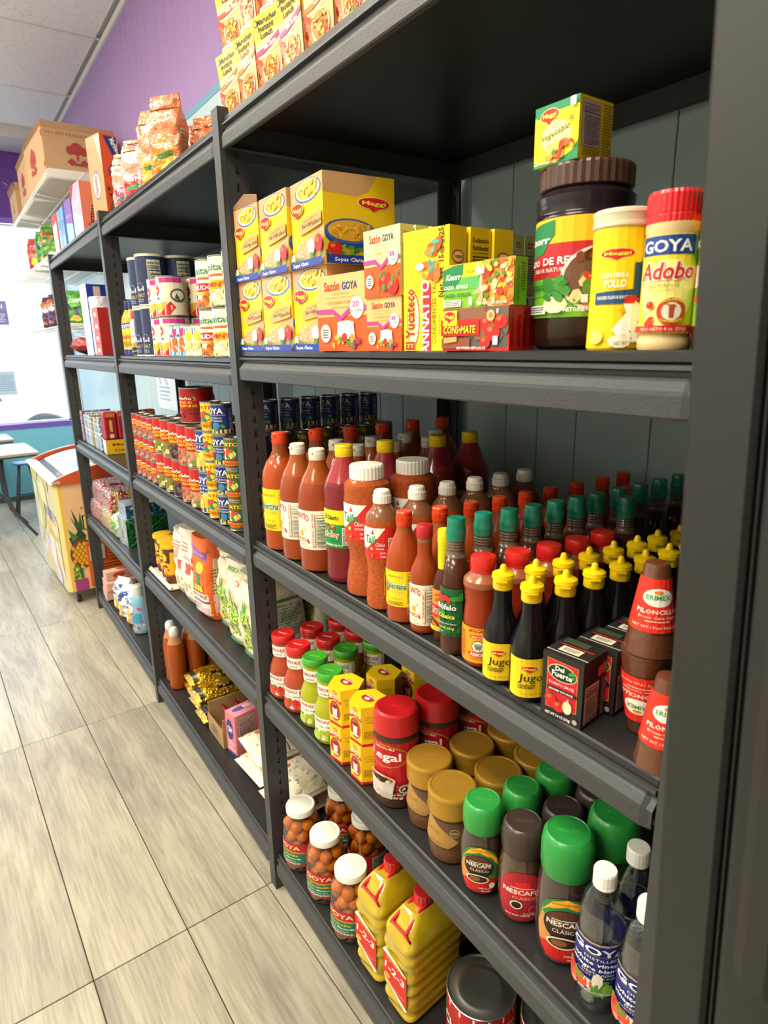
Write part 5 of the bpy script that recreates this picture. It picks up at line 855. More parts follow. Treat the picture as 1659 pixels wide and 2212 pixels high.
oj2 = Proto('oil_jug', 'jug', [('bottle', om), ('cap', oc_), ('handle', ohm), ('paper_label', olb)])
oj2.place(.098, -.402, z1, 6, 'yellow cooking-oil jug with red handle beside the olive jars', 'cooking-oil jugs'); oj2.place(.100, -.5025, z1, 6, 'yellow cooking-oil jug nearer the big tins', 'cooking-oil jugs'); oj2.place(.262, -.430, z1, 6, 'cooking-oil jug standing behind the front pair', 'cooking-oil jugs')
bc = can(.064, .130, [('r', 0, 0, 1, .9, '#c8342a'), ('r', 0, .90, 1, 1, '#e8e0d0'), ('r', 0, .4, 1, .78, '#2f7a3a'), ('t', 'CHILES', .5, .5, .18, WHT, {'w': .3, 'b': 1}), ('l', .7, .1, .9, .85, 12, WHT)], n=48)
bc.place(.128, -.640, z1, 10, 'large catering tin with bare metal lid, left of two'); bc.place(.200, -.758, z1, 30, 'large catering tin with bare metal lid, right of two')
rb = bagp(.09, .05, .13, '#b3242a', [('r', 0, 0, 1, 1, '#b3242a'), ('t', 'ARROZ', .5, .5, .12, '#f0dcc8', {'w': .8, 'b': 1}), ('b', .1, .1, .9, .4, 10, ['#e8d8b8'], .1, 1)], [('t', 'ARROZ', .5, .6, .10, '#f0dcc8', {'w': .8})], 'foilpack'); rb.place(.300, -.54, z1, 20, 'red and cream packet standing behind the oil jugs')
# ================================================================= bay 0 level 4: soup boxes, seasoning, bouillon
z4 = LV[0][3]
def soup(l1, l2, win='#c9a05a'):
    return [('r', 0, 0, 1, 1, '#cfa06e'), ('p', [(0, .20), (0, .66), (.5, .76), (1, .80), (1, .46), (.5, .34)], '#f0c81a'), ('e', .56, .86, .40, .13, '#4a62a8'), ('e', .56, .865, .37, .115, '#e8e4d8'), ('e', .56, .87, .33, .10, '#e0b93a'), ('b', .28, .80, .84, .94, 26, ['#f0d45a', '#d9a82a', '#f4e08a'], .035, 5)]+MAGGI(.24, .68, .40, .62)+[('p', [(.30, .38), (.30, .50), (.46, .56), (.98, .60), (.98, .44), (.60, .40)], win), ('t', 'Sopa Sabor a', .66, .52, .035, '#4a2a18', {'w': .42, 'rot': 6}), ('t', l1, .52, .455, .05, '#5a2a18', {'w': .26, 'i': .2, 'b': 1, 'rot': 5}), ('t', l2, .80, .455, .055, '#5a2a18', {'w': .34, 'i': .2, 'b': 1, 'rot': 5}),
     ('b', .20, .12, .60, .32, 40, ['#efe6d6', '#f7f1e4'], .014, 7), ('e', .68, .22, .10, .09, '#f2ecdc')]+tomato(.90, .24, .11, 1)+[('b', .0, .075, .98, .13, 16, ['#4f8a34', '#6aa83a'], .035, 3), ('p', [(.06, .10), (.16, .10), (.15, .18), (.07, .18)], '#f2ecdc'), ('r', 0, 0, 1, .085, '#233a9a'), ('t', 'Sopas Claras', .34, .022, .042, WHT, {'w': .50, 'b': 1})]
SOUPS = [('r', 0, 0, 1, 1, '#efc41a'), ('p', [(0, .78), (.45, .76), (.62, .82), (.74, 1), (0, 1)], '#c79a6c')]+MAGGI(.70, .70, .46, .50)+[('e', .36, .34, .36, .16, '#23479a'), ('e', .36, .37, .36, .14, '#3a62b8'), ('e', .36, .375, .32, .115, '#e0a82e'), ('b', .1, .31, .62, .44, 50, ['#f0cf5a', '#d0942a', '#e8b83e'], .02, 5), ('b', .0, .11, .98, .19, 26, ['#4f8a34', '#6aa83a', '#3a6e2a'], .04, 8)]+tomato(.12, .17, .10, .9)+[('b', .8, .14, .98, .34, 8, ['#b5622e', '#8a3a1a'], .06, 4), ('r', 0, 0, 1, .10, '#233a9a'), ('t', 'Sopas Claras', .32, .028, .045, WHT, {'w': .42, 'b': 1})]
def sx(w_, l1, l2, flap=False):
    def ex(g):
        if flap: g.prism([(-w_/2, .134), (w_/2, .134), (w_/2, .142), (0, .156), (-w_/2, .146)], 'x', -.0650, -.0640, 'paper', '#8a6444')
    return carton(w_, .130, .1335, '#d8b07c', soup(l1, l2), SOUPS, [('r', 0, 0, 1, 1, '#c79a6c')], 'soup_display_box', extra=ex)
sA, sB, sC, sD = sx(.110, 'Pasta', 'de Pollo', True), sx(.121, 'Res con', 'Fideo'), sx(.121, 'Pollo con', 'Caracolitos'), sx(.110, 'Pollo', 'Caracolitos')
G_ = 'soup display boxes'
for p, y, k, r_, l in ((sD, -.060, 0, 0, 'bottom yellow soup box touching the shelf post'), (sC, -.1765, 0, 0, 'bottom yellow soup box in the middle of three'), (sB, -.2985, 0, 0, 'bottom yellow soup box behind the orange seasoning box'), (sA, -.060, 1, 1, 'top yellow soup box touching the post, flap open'), (sB, -.1785, 1, -2, 'top yellow soup box in the middle of three'), (sB, -.3070, 1, -3, 'top yellow soup box nearest the camera, bowl on its side')):
    p.place(.083, y, z4+k*.1338+.0002, r_, l, G_)
SZ = lambda n, top='#efa052', mid='#e4561c', oc='CULANTRO Y ACHIOTE', green=False: [('r', 0, 0, 1, 1, '#e9b070' if not green else '#e2e2a0'), ('r', 0, 0, 1, .46, '#e2571c'), ('t', 'Sazón', .32, .80, .12, '#c8281e', {'w': .32, 'b': 1}), ('t', 'GOYA', .68, .80, .10, '#23307a', {'w': .30, 'b': 1}), ('t', 'A UNIQUE SEASONING', .5, .74, .022, '#b06a3a', {'w': .34}), ('l', .2, .70, .86, .71, 1, '#b06a3a'), ('t', 'CON '+oc, .5, .62, .04, '#6a4a2a', {'w': .52}), ('t', 'With Coriander & Annatto', .5, .565, .026, '#6a4a2a', {'w': .36}), ('p', [(0, .50), (.32, .50), (.5, .40), (.68, .50), (1, .52), (1, .58), (.66, .56), (.5, .46), (.34, .56), (0, .56)], '#c43a8a'), ('c', .82, .56, .13, '#f2e8d2'), ('t', n, .80, .57, .07, '#c43a8a', {'w': .13, 'b': 1}), ('t', 'El Original', .82, .51, .03, '#3a3a60', {'w': .2}), ('c', .18, .24, .11, '#f2e8d2'), ('l', .12, .17, .24, .30, 4, '#5a4a3a')]+([('p', [(.42, .16), (.78, .16), (.76, .36), (.44, .36)], '#ece6da'), ('e', .60, .365, .17, .035, '#d8d2c6'), ('e', .60, .375, .12, .02, '#f4f0e6'), ('b', .34, .06, .92, .18, 20, ['#c8281e', '#e0902a', '#4a8a34', '#7a3a6a', '#e0b03a'], .05, 6)] if not green else tomato(.60, .22, .16)+tomato(.82, .14, .14)+[('b', .4, .1, .95, .34, 8, ['#4a8a34'], .05, 2)])+[('t', 'NET WT / PESO NETO', .22, .02, .028, '#7a2a10', {'w': .36})]
SZS = lambda green=False: [('r', 0, 0, 1, 1, '#d8862e' if not green else '#d9d68a'), ('t', 'Sazón', .5, .86, .05, '#c8281e', {'w': .5, 'b': 1}), ('t', 'GOYA', .5, .80, .04, '#23307a', {'w': .45, 'b': 1}), ('r', 0, 0, 1, .3, '#d8561e') if not green else ('r', 0, 0, .01, .01, '#d9d68a'), ('X', .14, .06, .86, .74, '#e0cf9a' if green else '#e0b070', '#2a2438', '0')]
s20 = carton(.126, .028, .113, '#e9a866', SZ('20'), SZS(), [('r', 0, 0, 1, 1, '#e9b070')], 'seasoning_box')
s20.place(.027, -.4105, z4, 6, 'large orange seasoning box in front of the soup boxes')
s8, s8g = carton(.080, .022, .0725, '#e9a866', SZ('8'), SZS(), [('r', 0, 0, 1, 1, '#e9b070')], 'seasoning_box'), carton(.082, .0225, .0885, '#e2e2a0', SZ('8', oc='CILANTRO Y TOMATE', green=True), SZS(True), [('r', 0, 0, 1, 1, '#e0e09a')], 'seasoning_box')
s8.place(.024, -.5290, z4, 3, 'small orange seasoning box under the pale green one', 'small seasoning boxes')
row(s8, 'small orange seasoning box hidden below the green row', [(.024+.0245*i, -.5300) for i in range(1, 10)], z4, 2, 'small seasoning boxes', 'counted with it')
for i in range(10): s8g.place(.024+.0245*i+(.004 if i > 7 else 0), -.5300-.0006*i, z4+.0727, 3-.3*i, f"pale green seasoning box, {ORD[i]} from the front in the upper row", 'pale green seasoning boxes')
AN = [('r', 0, 0, 1, 1, '#f0d21a'), ('e', .22, .27, .145, .235, '#c8281e'), ('e', .22, .27, .128, .218, '#f4e8c8'), ('t', 'El Yucateco', .25, .27, .11, '#a8201c', {'w': .42*2.3, 'rot': 90, 'b': 1, 'o': '#e8c060'}), ('r', .46, 0, .62, .56, '#c8283a'), ('t', 'ANNATTO', .585, .28, .10, WHT, {'rot': 90, 'w': 1.15, 'b': 1}), ('t', 'CONDIMENTED PASTE', .74, .34, .045, '#4a3a10', {'rot': 90, 'w': 1.05}), ('t', 'Net. Wt. 15oz (425g)', .90, .74, .060, '#2a2418', {'rot': 90, 'w': 1.1, 'b': 1}), ('b', .46, .62, .78, .90, 12, ['#c85a2a', '#d9702a', '#e08a3a'], .10, 5), ('b', .62, .60, .80, .92, 10, ['#3f9a8a', '#5aae9a'], .05, 9), ('e', .40, .70, .10, .03, '#f2ead8'), ('l', .82, .14, .86, .3, 8, '#8a7a20')]
ANS = [('r', 0, 0, 1, 1, '#e3bf16'), ('e', .5, .76, .36, .055, '#b8281e'), ('e', .5, .76, .31, .042, '#f0dca0'), ('t', 'Yucateco', .5, .748, .035, '#8a1c1a', {'w': .56, 'b': 1}), ('t', 'ANNATTO', .5, .64, .038, '#c8562a', {'w': .66}), ('t', 'ACHIOTE', .5, .59, .038, '#c8562a', {'w': .6}), ('l', .16, .55, .84, .575, 1, '#6a5210'), ('l', .12, .08, .88, .50, 20, '#5a4610')]
ANT = [('r', 0, 0, 1, 1, '#e3bf16'), ('t', 'Declaración', .5, .88, .042, BLK, {'w': .8, 'b': 1}), ('t', 'Nutrimental', .5, .82, .042, BLK, {'w': .8, 'b': 1}), ('r', .1, .795, .9, .80, BLK), ('l', .1, .70, .9, .78, 3, BLK), ('r', .1, .685, .9, .69, BLK), ('l', .1, .3, .9, .67, 10, '#3a3010')]
for i, sd in enumerate((ANS, ANT, ANS)):
    an = carton(.080, .031+.004*(i == 1), .1475, '#ecc81a', AN, sd, [('r', 0, 0, 1, 1, '#f0d21a')], 'annatto_box'); an.place(.031+.0395*i, -.6210-.001*i, z4, (8, 2, -2)[i], f"tall yellow annatto paste box, {('front one', 'middle one showing a nutrition panel', 'rearmost')[i]} of three", 'annatto paste boxes')
KN = [('r', 0, 0, 1, 1, '#7ab62a'), ('r', 0, .55, 1, 1, '#f2c81a'), ('r', 0, .42, .72, .70, '#5cae5a'), ('p', [(.0, .42), (.0, .90), (.16, .98), (.30, .99), (.29, .78), (.20, .50)], '#1f8046'), ('t', 'Knorr', .15, .66, .14, WHT, {'w': .22, 'b': 1, 'i': .3}), ('t', '8 Cubos/Cubes', .48, .78, .07, '#6a5210', {'w': .26, 'i': .2}), ('t', 'CALDO', .09, .45, .085, WHT, {'w': .15, 'b': 1}), ('t', 'DE POLLO', .29, .45, .085, WHT, {'w': .17, 'b': 1}), ('t', 'CHICKEN', .10, .27, .085, '#2a6a2a', {'w': .17, 'b': 1}), ('t', 'BOUILLON', .32, .27, .085, '#2a6a2a', {'w': .20, 'b': 1}), ('r', .02, .05, .28, .20, '#eef0dc'), ('l', .04, .07, .26, .18, 3, '#3a4a2a'), ('e', .84, .52, .30, .62, '#e6dcc4'), ('e', .85, .52, .28, .58, '#d98a3a'), ('b', .62, .08, .99, .95, 60, ['#e0641e', '#f0c24a', '#c83a1e', '#5a8a34', '#e8d89a', '#f0a23a'], .045, 6), ('p', [(.46, .30), (.56, .44), (.58, .30), (.52, .10), (.60, .08), (.62, .3)], '#e2a884'), ('r', .42, .06, .465, .24, WHT), ('t', 'PESO NETO / NET WT 2.1 OZ', .74, .05, .055, WHT, {'w': .40, 'b': 1}), ('p', [(.50, .72), (.54, .95), (.58, .82), (.62, .93), (.63, .72)], '#f4ead8')]
kn = carton(.112, .0195, .050, '#7ab62a', KN, [('r', 0, 0, 1, 1, '#63a61e'), ('l', .15, .1, .35, .8, 14, '#3a5a14'), ('l', .5, .3, .85, .9, 10, '#3a5a14')], [('r', 0, 0, 1, 1, '#e8d07a')], 'bouillon_box')
CM = [('r', 0, 0, 1, 1, '#cf2722'), ('r', .30, .06, .98, .96, '#5a5450'), ('b', .32, .5, .98, .95, 10, ['#6a5a50', '#8a5a44'], .2, 3), ('r', .0, .06, .45, .30, '#8a4a2e')]+tomato(.70, .62, .10, 2.0)+tomato(.78, .42, .11, 2.0)+tomato(.90, .66, .09, 2.0)+tomato(.68, .20, .08, 2.0)+[('c', .76, .80, .06, '#d8b078'), ('c', .76, .80, .03, '#a87a44'), ('r', .03, .60, .26, .96, '#f0d01a')]+MAGGI(.14, .82, .19, 2.2)+[('r', .0, .36, .60, .74, '#d8261f'), ('r', .03, .60, .26, .96, '#f0d01a')]+MAGGI(.14, .82, .19, 2.2)+[('t', 'CONS•MATE', .29, .42, .18, '#f2dc2a', {'w': .50, 'b': 1, 'i': .15, 'o': '#4a1010'}), ('p', [(.05, .18), (.26, .22), (.26, .34), (.05, .32)], '#d8a05a'), ('t', '8', .86, .84, .10, WHT, {'b': 1}), ('r', .80, .14, .87, .34, WHT), ('t', 'NET WT/PESO NETO 2.96 OZ', .48, .04, .06, WHT, {'w': .44, 'b': 1})]
cmx = carton(.106, .0225, .0485, '#cf2722', CM, [('r', 0, 0, 1, 1, '#c6241c'), ('l', .1, .1, .32, .9, 18, '#5a1010'), ('l', .55, .1, .85, .8, 14, '#5a1010')], [('r', 0, 0, 1, 1, '#d83a2a')], 'bouillon_box')
cmx.place(.0245, -.7180, z4, 4, 'red bouillon cube box under the green one, front of two', 'red bouillon boxes'); cmx.place(.0480, -.7145, z4, 3, 'red bouillon cube box directly behind the front red one', 'red bouillon boxes')
kn.place(.0240, -.7165, z4+.0487, 4, 'green and yellow chicken bouillon box on top of the red one')
# big bouillon jar
KJ = [('r', 0, 0, 1, 1, '#7ab82e'), ('r', 0, .72, 1, 1, '#f0b81a'), ('r', 0, .40, 1, .75, '#b8242a'), ('r', 0, .22, 1, .40, '#5fae3a'), ('p', [(.20, .60), (.18, .92), (.33, .96), (.42, .98), (.42, .84), (.36, .66)], '#1f7a44'), ('t', 'Knorr', .31, .76, .075, WHT, {'w': .17, 'b': 1, 'i': .3}), ('t', 'CALDO', .28, .54, .06, WHT, {'w': .12, 'b': 1}), ('t', 'DE RES', .44, .54, .075, WHT, {'w': .15, 'b': 1}), ('t', 'SABOR NATURAL', .40, .465, .045, WHT, {'w': .20}), ('t', 'BOUILLON', .33, .29, .06, '#1f5a24', {'w': .16, 'b': 1}), ('e', .62, .38, .165, .33, '#ddd6ca'), ('e', .62, .38, .15, .30, '#6a4a34'), ('b', .52, .14, .74, .62, 34, ['#7a3a1e', '#4a2414', '#c8401e', '#e0a060', '#5a8a34', '#a85a2e', '#e8c890'], .03, 8), ('e', .44, .13, .055, .09, '#ecd8b0'), ('b', .40, .2, .48, .36, 8, ['#3f8a34', '#2f7a2a'], .03, 3), ('r', .26, .04, .40, .13, '#f0f0e2'), ('l', .27, .05, .39, .12, 3, '#4a4a3a'), ('t', 'PESO NETO/NET WT 32 OZ', .55, .055, .045, WHT, {'w': .24, 'b': 1}), ('r', .545, .14, .57, .22, '#ece4d8'), ('r', .58, .14, .605, .22, '#ece4d8'), ('p', [(.60, .76), (.63, .86), (.66, .98), (.67, .84), (.74, .80), (.70, .72), (.62, .70)], '#f4ecdc')]
kb = [(.042, 0), (.048, .004), (.051, .012), (.0512, .030), (.0505, .034), (.0505, .134), (.0512, .138), (.0515, .140), (.0505, .144), (.0515, .148), (.0520, .156), (.0500, .157), (.0450, .163), (.0440, .168)]
kj = bottle('bouillon_jar', 'jar', kb, [(.0470, .164), (.0484, .165), (.0484, .184), (.0472, .1865), (.0003, .187)], (.034, .134, .0508), '#2c1811', capc='#4a3028', ops=KJ, capn=72, caprib=1, ang=5.0, n=40, labcuts=20, headc=(.138, '#241a20'))
kj.place(.092, -.795, z4, 27, 'large brown-lidded beef bouillon jar with a small box on top')
VB = [('r', 0, 0, 1, 1, '#2a8a5a'), ('p', [(0, .10), (.1, .06), (.5, .02), (.9, .16), (1, .3), (1, .86), (.5, .86), (.2, .76), (0, .84)], '#f2d61e'), ('e', .5, .45, .34, .26, '#f6ee9a')]+MAGGI(.34, .82, .42, .9)+[('t', 'Vegetable', .48, .46, .11, '#3a2a1a', {'w': .66, 'i': .3, 'rot': 10}), ('t', 'Flavor Bouillon', .54, .33, .055, '#3a2a1a', {'w': .50, 'i': .2, 'rot': 10}), ('t', '20', .84, .64, .07, '#6a6a10', {'b': 1}), ('t', 'Cubes', .84, .58, .035, '#6a6a10'), ('b', .38, .10, .92, .32, 26, ['#e0642a', '#f0a83a', '#f4d85a', '#c83a1e', '#5a8a34'], .07, 4), ('r', .84, .84, .96, .98, '#e8f0d8'), ('t', 'NET WT 7.05 OZ', .3, .02, .04, WHT, {'w': .5})]
vbx = carton(.056, .054, .057, '#eac61c', VB, [('r', 0, 0, 1, 1, '#d9b41a'), ('X', .08, .20, .62, .94, '#b8a0a8', '#3a2a30'), ('l', .66, .10, .95, .94, 18, '#6a5410'), ('l', .08, .05, .6, .16, 3, '#6a5410')], [('r', 0, 0, 1, 1, '#d9a84a')], 'bouillon_box')
vbx.place(.076, -.794, z4+.1873, 2, 'yellow and green vegetable bouillon box balanced on the brown jar lid')
MJ = [('r', 0, 0, 1, 1, '#f2cc14')]+MAGGI(.50, .80, .24, .56)+[('p', [(.36, .48), (.62, .50), (.62, .72), (.66, .72), (.68, .74), (.68, .40), (.64, .38), (.36, .38)], '#234a7a'), ('t', 'CALDO SABOR A', .49, .60, .045, WHT, {'w': .18, 'b': 1}), ('t', 'POLLO', .50, .52, .065, WHT, {'w': .14, 'b': 1}), ('t', 'CHICKEN FLAVOR BOUILLON', .50, .42, .03, '#e8e8e0', {'w': .24, 'b': 1}), ('p', [(.56, .04), (.50, .16), (.58, .30), (.56, .38), (.64, .40), (.70, .34), (.74, .18), (.78, .06)], '#eef0ea'), ('p', [(.56, .38), (.57, .44), (.63, .45), (.67, .41), (.62, .38)], '#c8281e'), ('p', [(.53, .32), (.56, .35), (.57, .30)], '#f0a020'), ('b', .60, .08, .74, .28, 12, ['#3a6aa8'], .012, 5), ('e', .55, .06, .07, .06, '#f0e6c8'), ('c', .40, .10, .05, '#f0c860'), ('t', 'NET WT 7.9 OZ (223g)', .62, .025, .035, '#5a4a10', {'w': .2})]
mj = bottle('bouillon_tub', 'tub', [(.0262, 0), (.0272, .002), (.0268, .02), (.0258, .06), (.0258, .085), (.0265, .108), (.0268, .111)], [(.0272, .110), (.0280, .111), (.0280, .114), (.0272, .1145), (.0276, .116), (.0276, .121), (.0282, .122), (.0278, .125), (.026, .1262), (.0003, .1265)], (.002, .108, lerp_r([(.0272, 0), (.0268, .02), (.0258, .06), (.0258, .085), (.0265, .108)])), '#f0ca14', 'plastic', capc='#ddd2b4', ops=MJ, ang=5.2, labcuts=18)
mj.place(.044, -.888, z4, 28, 'yellow chicken bouillon tub with cream lid')
AD = [('r', 0, 0, 1, 1, '#f2d83a'), ('e', .5, .42, .22, .34, '#f6ea8a'), ('r', .26, .80, .70, .99, '#23408a'), ('t', 'GOYA', .48, .83, .12, WHT, {'w': .38, 'b': 1}), ('t', 'Adobo', .49, .56, .17, '#c8252a', {'w': .40, 'b': 1, 'i': .15, 'o': '#f8e8d0'}), ('t', 'ALL PURPOSE', .48, .475, .040, '#7a4a14', {'w': .22}), ('t', 'SEASONING', .48, .43, .030, '#b09a3a', {'w': .15}), ('c', .55, .23, .10, '#c8401e'), ('c', .55, .23, .068, '#e8e0c8'), ('p', [(.535, .16), (.565, .16), (.57, .30), (.53, .30)], '#a84a22'), ('t', 'WITH PEPPER', .55, .305, .03, '#f4d84a', {'w': .16, 'arc': .03, 'b': 1}), ('t', 'CON PIMIENTA', .55, .135, .03, '#f4d84a', {'w': .15, 'arc': -.02, 'b': 1}), ('p', [(.36, .10), (.40, .18), (.44, .18), (.42, .10), (.38, .08)], '#d83a34')]+tomato(.40, .30, .03, 1.5)+[('r', .24, .02, .72, .085, '#c8282a'), ('t', 'PESO NETO 8 oz. (226g)', .5, .035, .035, '#f0e0c8', {'w': .32}), ('r', .72, .0, 1, 1, '#e8c81e'), ('l', .78, .1, .98, .9, 16, '#6a5a10')]
ad = bottle('seasoning_shaker', 'shaker', [(.0222, 0), (.0231, .002), (.0233, .008), (.0220, .012), (.0220, .098), (.0231, .102), (.0231, .107), (.0210, .108)], [(.0220, .106), (.0230, .107), (.0230, .113), (.0224, .114), (.0228, .115), (.0230, .130), (.0216, .1330), (.0003, .1334)], (.014, .097, .0223), '#dcc08a', 'plastic', capc='#d4232a', ops=AD, capn=64, caprib=1, ang=5.2, labcuts=18)
ad.place(.045, -.9385, z4, 28, 'seasoning shaker with red ribbed lid beside the yellow tub')
sj = bottle('bouillon_jar', 'jar', [(.026, 0), (.029, .003), (.030, .010), (.030, .118), (.028, .124), (.0262, .128)], [(.0270, .126), (.0284, .127), (.0284, .148), (.027, .152), (.0003, .1525)], (.020, .112, .0302), '#5a2a18', capc='#15804a', ops=[('r', 0, 0, 1, 1, '#8ac02a'), ('r', 0, .8, 1, 1, '#f0b81a'), ('r', 0, .35, 1, .55, '#f0e8d8'), ('p', [(.2, .6), (.18, .84), (.42, .92), (.4, .66)], '#1f7a44'), ('t', 'Knorr', .31, .70, .07, WHT, {'w': .17, 'b': 1}), ('b', .3, .1, .7, .34, 18, ['#c83a1e', '#e0a23a', '#5a8a34'], .04, 3), ('l', .7, .1, .95, .8, 14, '#3a4a20')], ang=5.2, capn=48, caprib=1)
sj.place(.064, -.9885, z4, 30, 'lower of two stacked bouillon jars half hidden by the fridge', 'stacked bouillon jars'); sj.place(.064, -.9885, z4+.1527, 60, 'green-lidded bouillon jar stacked on another beside the fridge', 'stacked bouillon jars')
# ================================================================= bay 0 top: noodle cups in printed sleeves
z5 = LV[0][4]
def cup(flav, band, txt):
    g = G(); b0, t0, h = .031, .0405, .112; P0, P1 = rrect(b0, b0, .010, 3), rrect(t0, t0, .012, 3)
    loft(g, [(.004, P0), (h-.008, P1)], 'paper', '#e6b06a', False); me = g.mesh('paper_sleeve')
    g2 = G(); g2.lathe([(.026, 0), (.027, .003), (.0385, .1075), (.0405, .109), (.0405, .112), (.038, .1122), (.0375, .111), (.0004, .111)], 'matte', '#f0eee6', 28); cm_ = g2.mesh('foam_cup')
    ops = [('r', 0, 0, 1, 1, '#e9b078'), ('p', [(0, .62), (.5, .70), (1, .76), (1, 1), (0, 1)], '#f0cc2a'), ('p', [(0, .36), (1, .48), (1, .72), (0, .62)], '#efc890'), ('e', .13, .90, .07, .055, BLK), ('e', .13, .90, .05, .04, '#f0cc2a'), ('t', 'Maruchan', .55, .855, .085, BLK, {'w': .74, 'b': 1}), ('t', 'Instant', .5, .755, .085, BLK, {'w': .58, 'b': 1}), ('t', 'Lunch', .5, .655, .085, BLK, {'w': .46, 'b': 1}), ('p', [(0, .50), (.3, .52), (.6, .58), (1, .66), (1, .60), (.6, .50), (.3, .45), (0, .44)], band), ('t', txt, .60, .505, .075, WHT, {'w': .52, 'b': 1, 'rot': 7}), ('e', .52, .20, .36, .21, '#e8ddc8'), ('e', .52, .21, .32, .185, '#d98a3a'), ('b', .26, .08, .78, .34, 44, ['#f0cc62', '#e8b84a', '#c8501e', '#f4dc8a', '#5a8a34', '#e07a2e'], .055, flav), ('b', .0, .02, .2, .4, 10, ['#d8642a', '#c8401e'], .08, 4), ('l', .70, .03, .98, .14, 4, '#c83a2a')]
    H = h-.012; T = lambda v: b0+(t0-b0)*v/H
    for k in range(4):
        a = pi+k*pi/2; nx, ny = round(cos(a)), round(sin(a))
        if k in (0, 1, 3): printed(g, ops, 2*b0*.97, H, (lambda nx, ny: (lambda u, v, off: (lambda q, uu: (nx*(q+off)-ny*uu, ny*(q+off)+nx*uu, v+.004))(T(v), u*T(v)/b0)))(nx, ny))
    return Proto('noodle_cup', 'cup', [('paper_sleeve', g.mesh('paper_sleeve')), ('foam_cup', cm_)])
cA, cB, cC = cup(3, '#e07a3a', 'Chicken'), cup(5, '#c8428a', 'with Shrimp'), cup(8, '#d8503a', 'with Beef')
for i, (p, y, a) in enumerate(((cA, -.012, 6), (cA, -.098, 3), (cB, -.184, 10), (cB, -.271, 2), (cA, -.358, 6), (cC, -.446, 3), (cB, -.534, 2), (cA, -.622, 2))): p.place(.058, y, z5, a, f"noodle cup in printed sleeve, {ORD[i]} from the post in the lower row", 'noodle cups on the top shelf')
for i, (p, y, a) in enumerate(((cC, -.020, 16), (cA, -.110, -6), (cC, -.200, 4), (cB, -.29, 4))): p.place(.062, y, z5+.1124, a, f"noodle cup in printed sleeve, {ORD[i]} from the post in the upper row", 'noodle cups on the top shelf')
# ================================================================= BAY 1 (middle unit)
Y1 = POSTY[1]
# ---- top: foil snack bags
zt = LV[1][4]
def fb_(c, acc, txt, seed, h=.175):
    return bagp(.098, .050, h, c, [('p', [(.12, .05), (.88, .05), (.86, .38), (.60, .52), (.14, .44)], acc), ('t', txt, .5, .40, .09, WHT, {'w': .56, 'b': 1}), ('p', [(.2, .24), (.8, .30), (.8, .37), (.2, .31)], '#3f7a3a'), ('b', .15, .03, .85, .24, 12, ['#f0c820', '#e8902a', '#c8d84a', acc], .09, seed+3), ('r', 0, .90, 1, 1, c)], [('X', .15, .2, .85, .8, '#c8a888')], 'foil', 'snack_bag', crimp=.022, seed=seed)
bagsp = [(fb_('#caa090', '#b8326a', 'goba', 1), .092, 1.040), (fb_('#c99a86', '#b8222e', 'berry', 2), .082, .880), (fb_('#c99a86', '#b8222e', 'berry', 3), .100, .765), (fb_('#d08a66', '#eeb020', 'mango', 4, .19), .075, .645), (fb_('#d27a52', '#ee8a1e', 'mango', 5, .19), .070, .525), (fb_('#b87a72', '#c85a34', 'chile', 6, .17), .175, .655), (fb_('#d07a4e', '#b8b04a', 'limon', 7, .15), .170, .500), (fb_('#c8623a', '#c83a24', 'chile', 8, .13), .165, .400), (fb_('#b890a8', '#8a6a9a', 'goba', 9, .18), .18, 1.0)]
wd = ['farthest, magenta and yellow snack bag at the unit end', 'pinkish foil snack bag with red print beside the magenta one', 'pinkish foil snack bag with red print, partly behind the yellow ones', 'tall foil snack bag with yellow mango print, farther of two', 'tall foil snack bag with orange mango print, nearer of two', 'reddish foil snack bag just behind the nearer mango bag', 'leaning orange foil snack bag standing alone', 'short orange foil snack bag closest to the noodle cups', 'purple-grey foil bag behind the magenta one']
for (p, x, y), l in zip(bagsp, wd): p.place(x, y, zt, 38, l, 'foil snack bags on the middle unit')
# ---- level 4
zq = LV[1][3]
ol2 = bottle('cooking_oil_bottle', 'bottle', [(.022, 0), (.026, .003), (.027, .01), (.0265, .07), (.027, .11), (.024, .125), (.014, .145), (.012, .15)], [(.0125, .148), (.013, .149), (.0128, .175), (.012, .178), (.0003, .178)], (.004, .105, .0272), '#c9a91e', capc='#2a2f6a', ops=[('r', 0, 0, 1, 1, '#d8b41e'), ('r', 0, .84, 1, 1, '#2a3a9a'), ('t', 'GOYA', .5, .86, .10, WHT, {'w': .5, 'b': 1}), ('t', 'Mojo', .5, .5, .16, '#b8401e', {'w': .5, 'b': 1}), ('l', .2, .25, .8, .42, 4, '#6a4a10'), ('r', 0, 0, 1, .16, '#23308a')])
ol2.place(.046, 1.050, zq, 25, 'tall yellow marinade bottle nearest the far post', 'yellow marinade bottles'); ol2.place(.044, .985, zq, 25, 'tall yellow marinade bottle beside the cream salt bottle', 'yellow marinade bottles')
sb = bottle('salt_bottle', 'bottle', [(.024, 0), (.026, .003), (.026, .10), (.022, .112), (.019, .116)], [(.020, .114), (.021, .116), (.020, .138), (.018, .140), (.0003, .140)], (.004, .10, .0262), '#e2d8c2', 'plastic', capc='#c22a2a', ops=[('r', 0, 0, 1, 1, '#e4dac4'), ('e', .5, .6, .18, .28, '#3a3a38'), ('e', .5, .6, .165, .265, '#e4dac4'), ('t', 'SALT', .5, .56, .08, '#3a3a38', {'w': .22, 'b': 1}), ('r', 0, .26, 1, .38, '#e8862a'), ('e', .5, .1, .3, .15, '#24221e'), ('t', 'NET WT', .5, .08, .05, WHT)])
sb.place(.042, .925, zq, 25, 'cream salt bottle with red top beside the blue canisters')
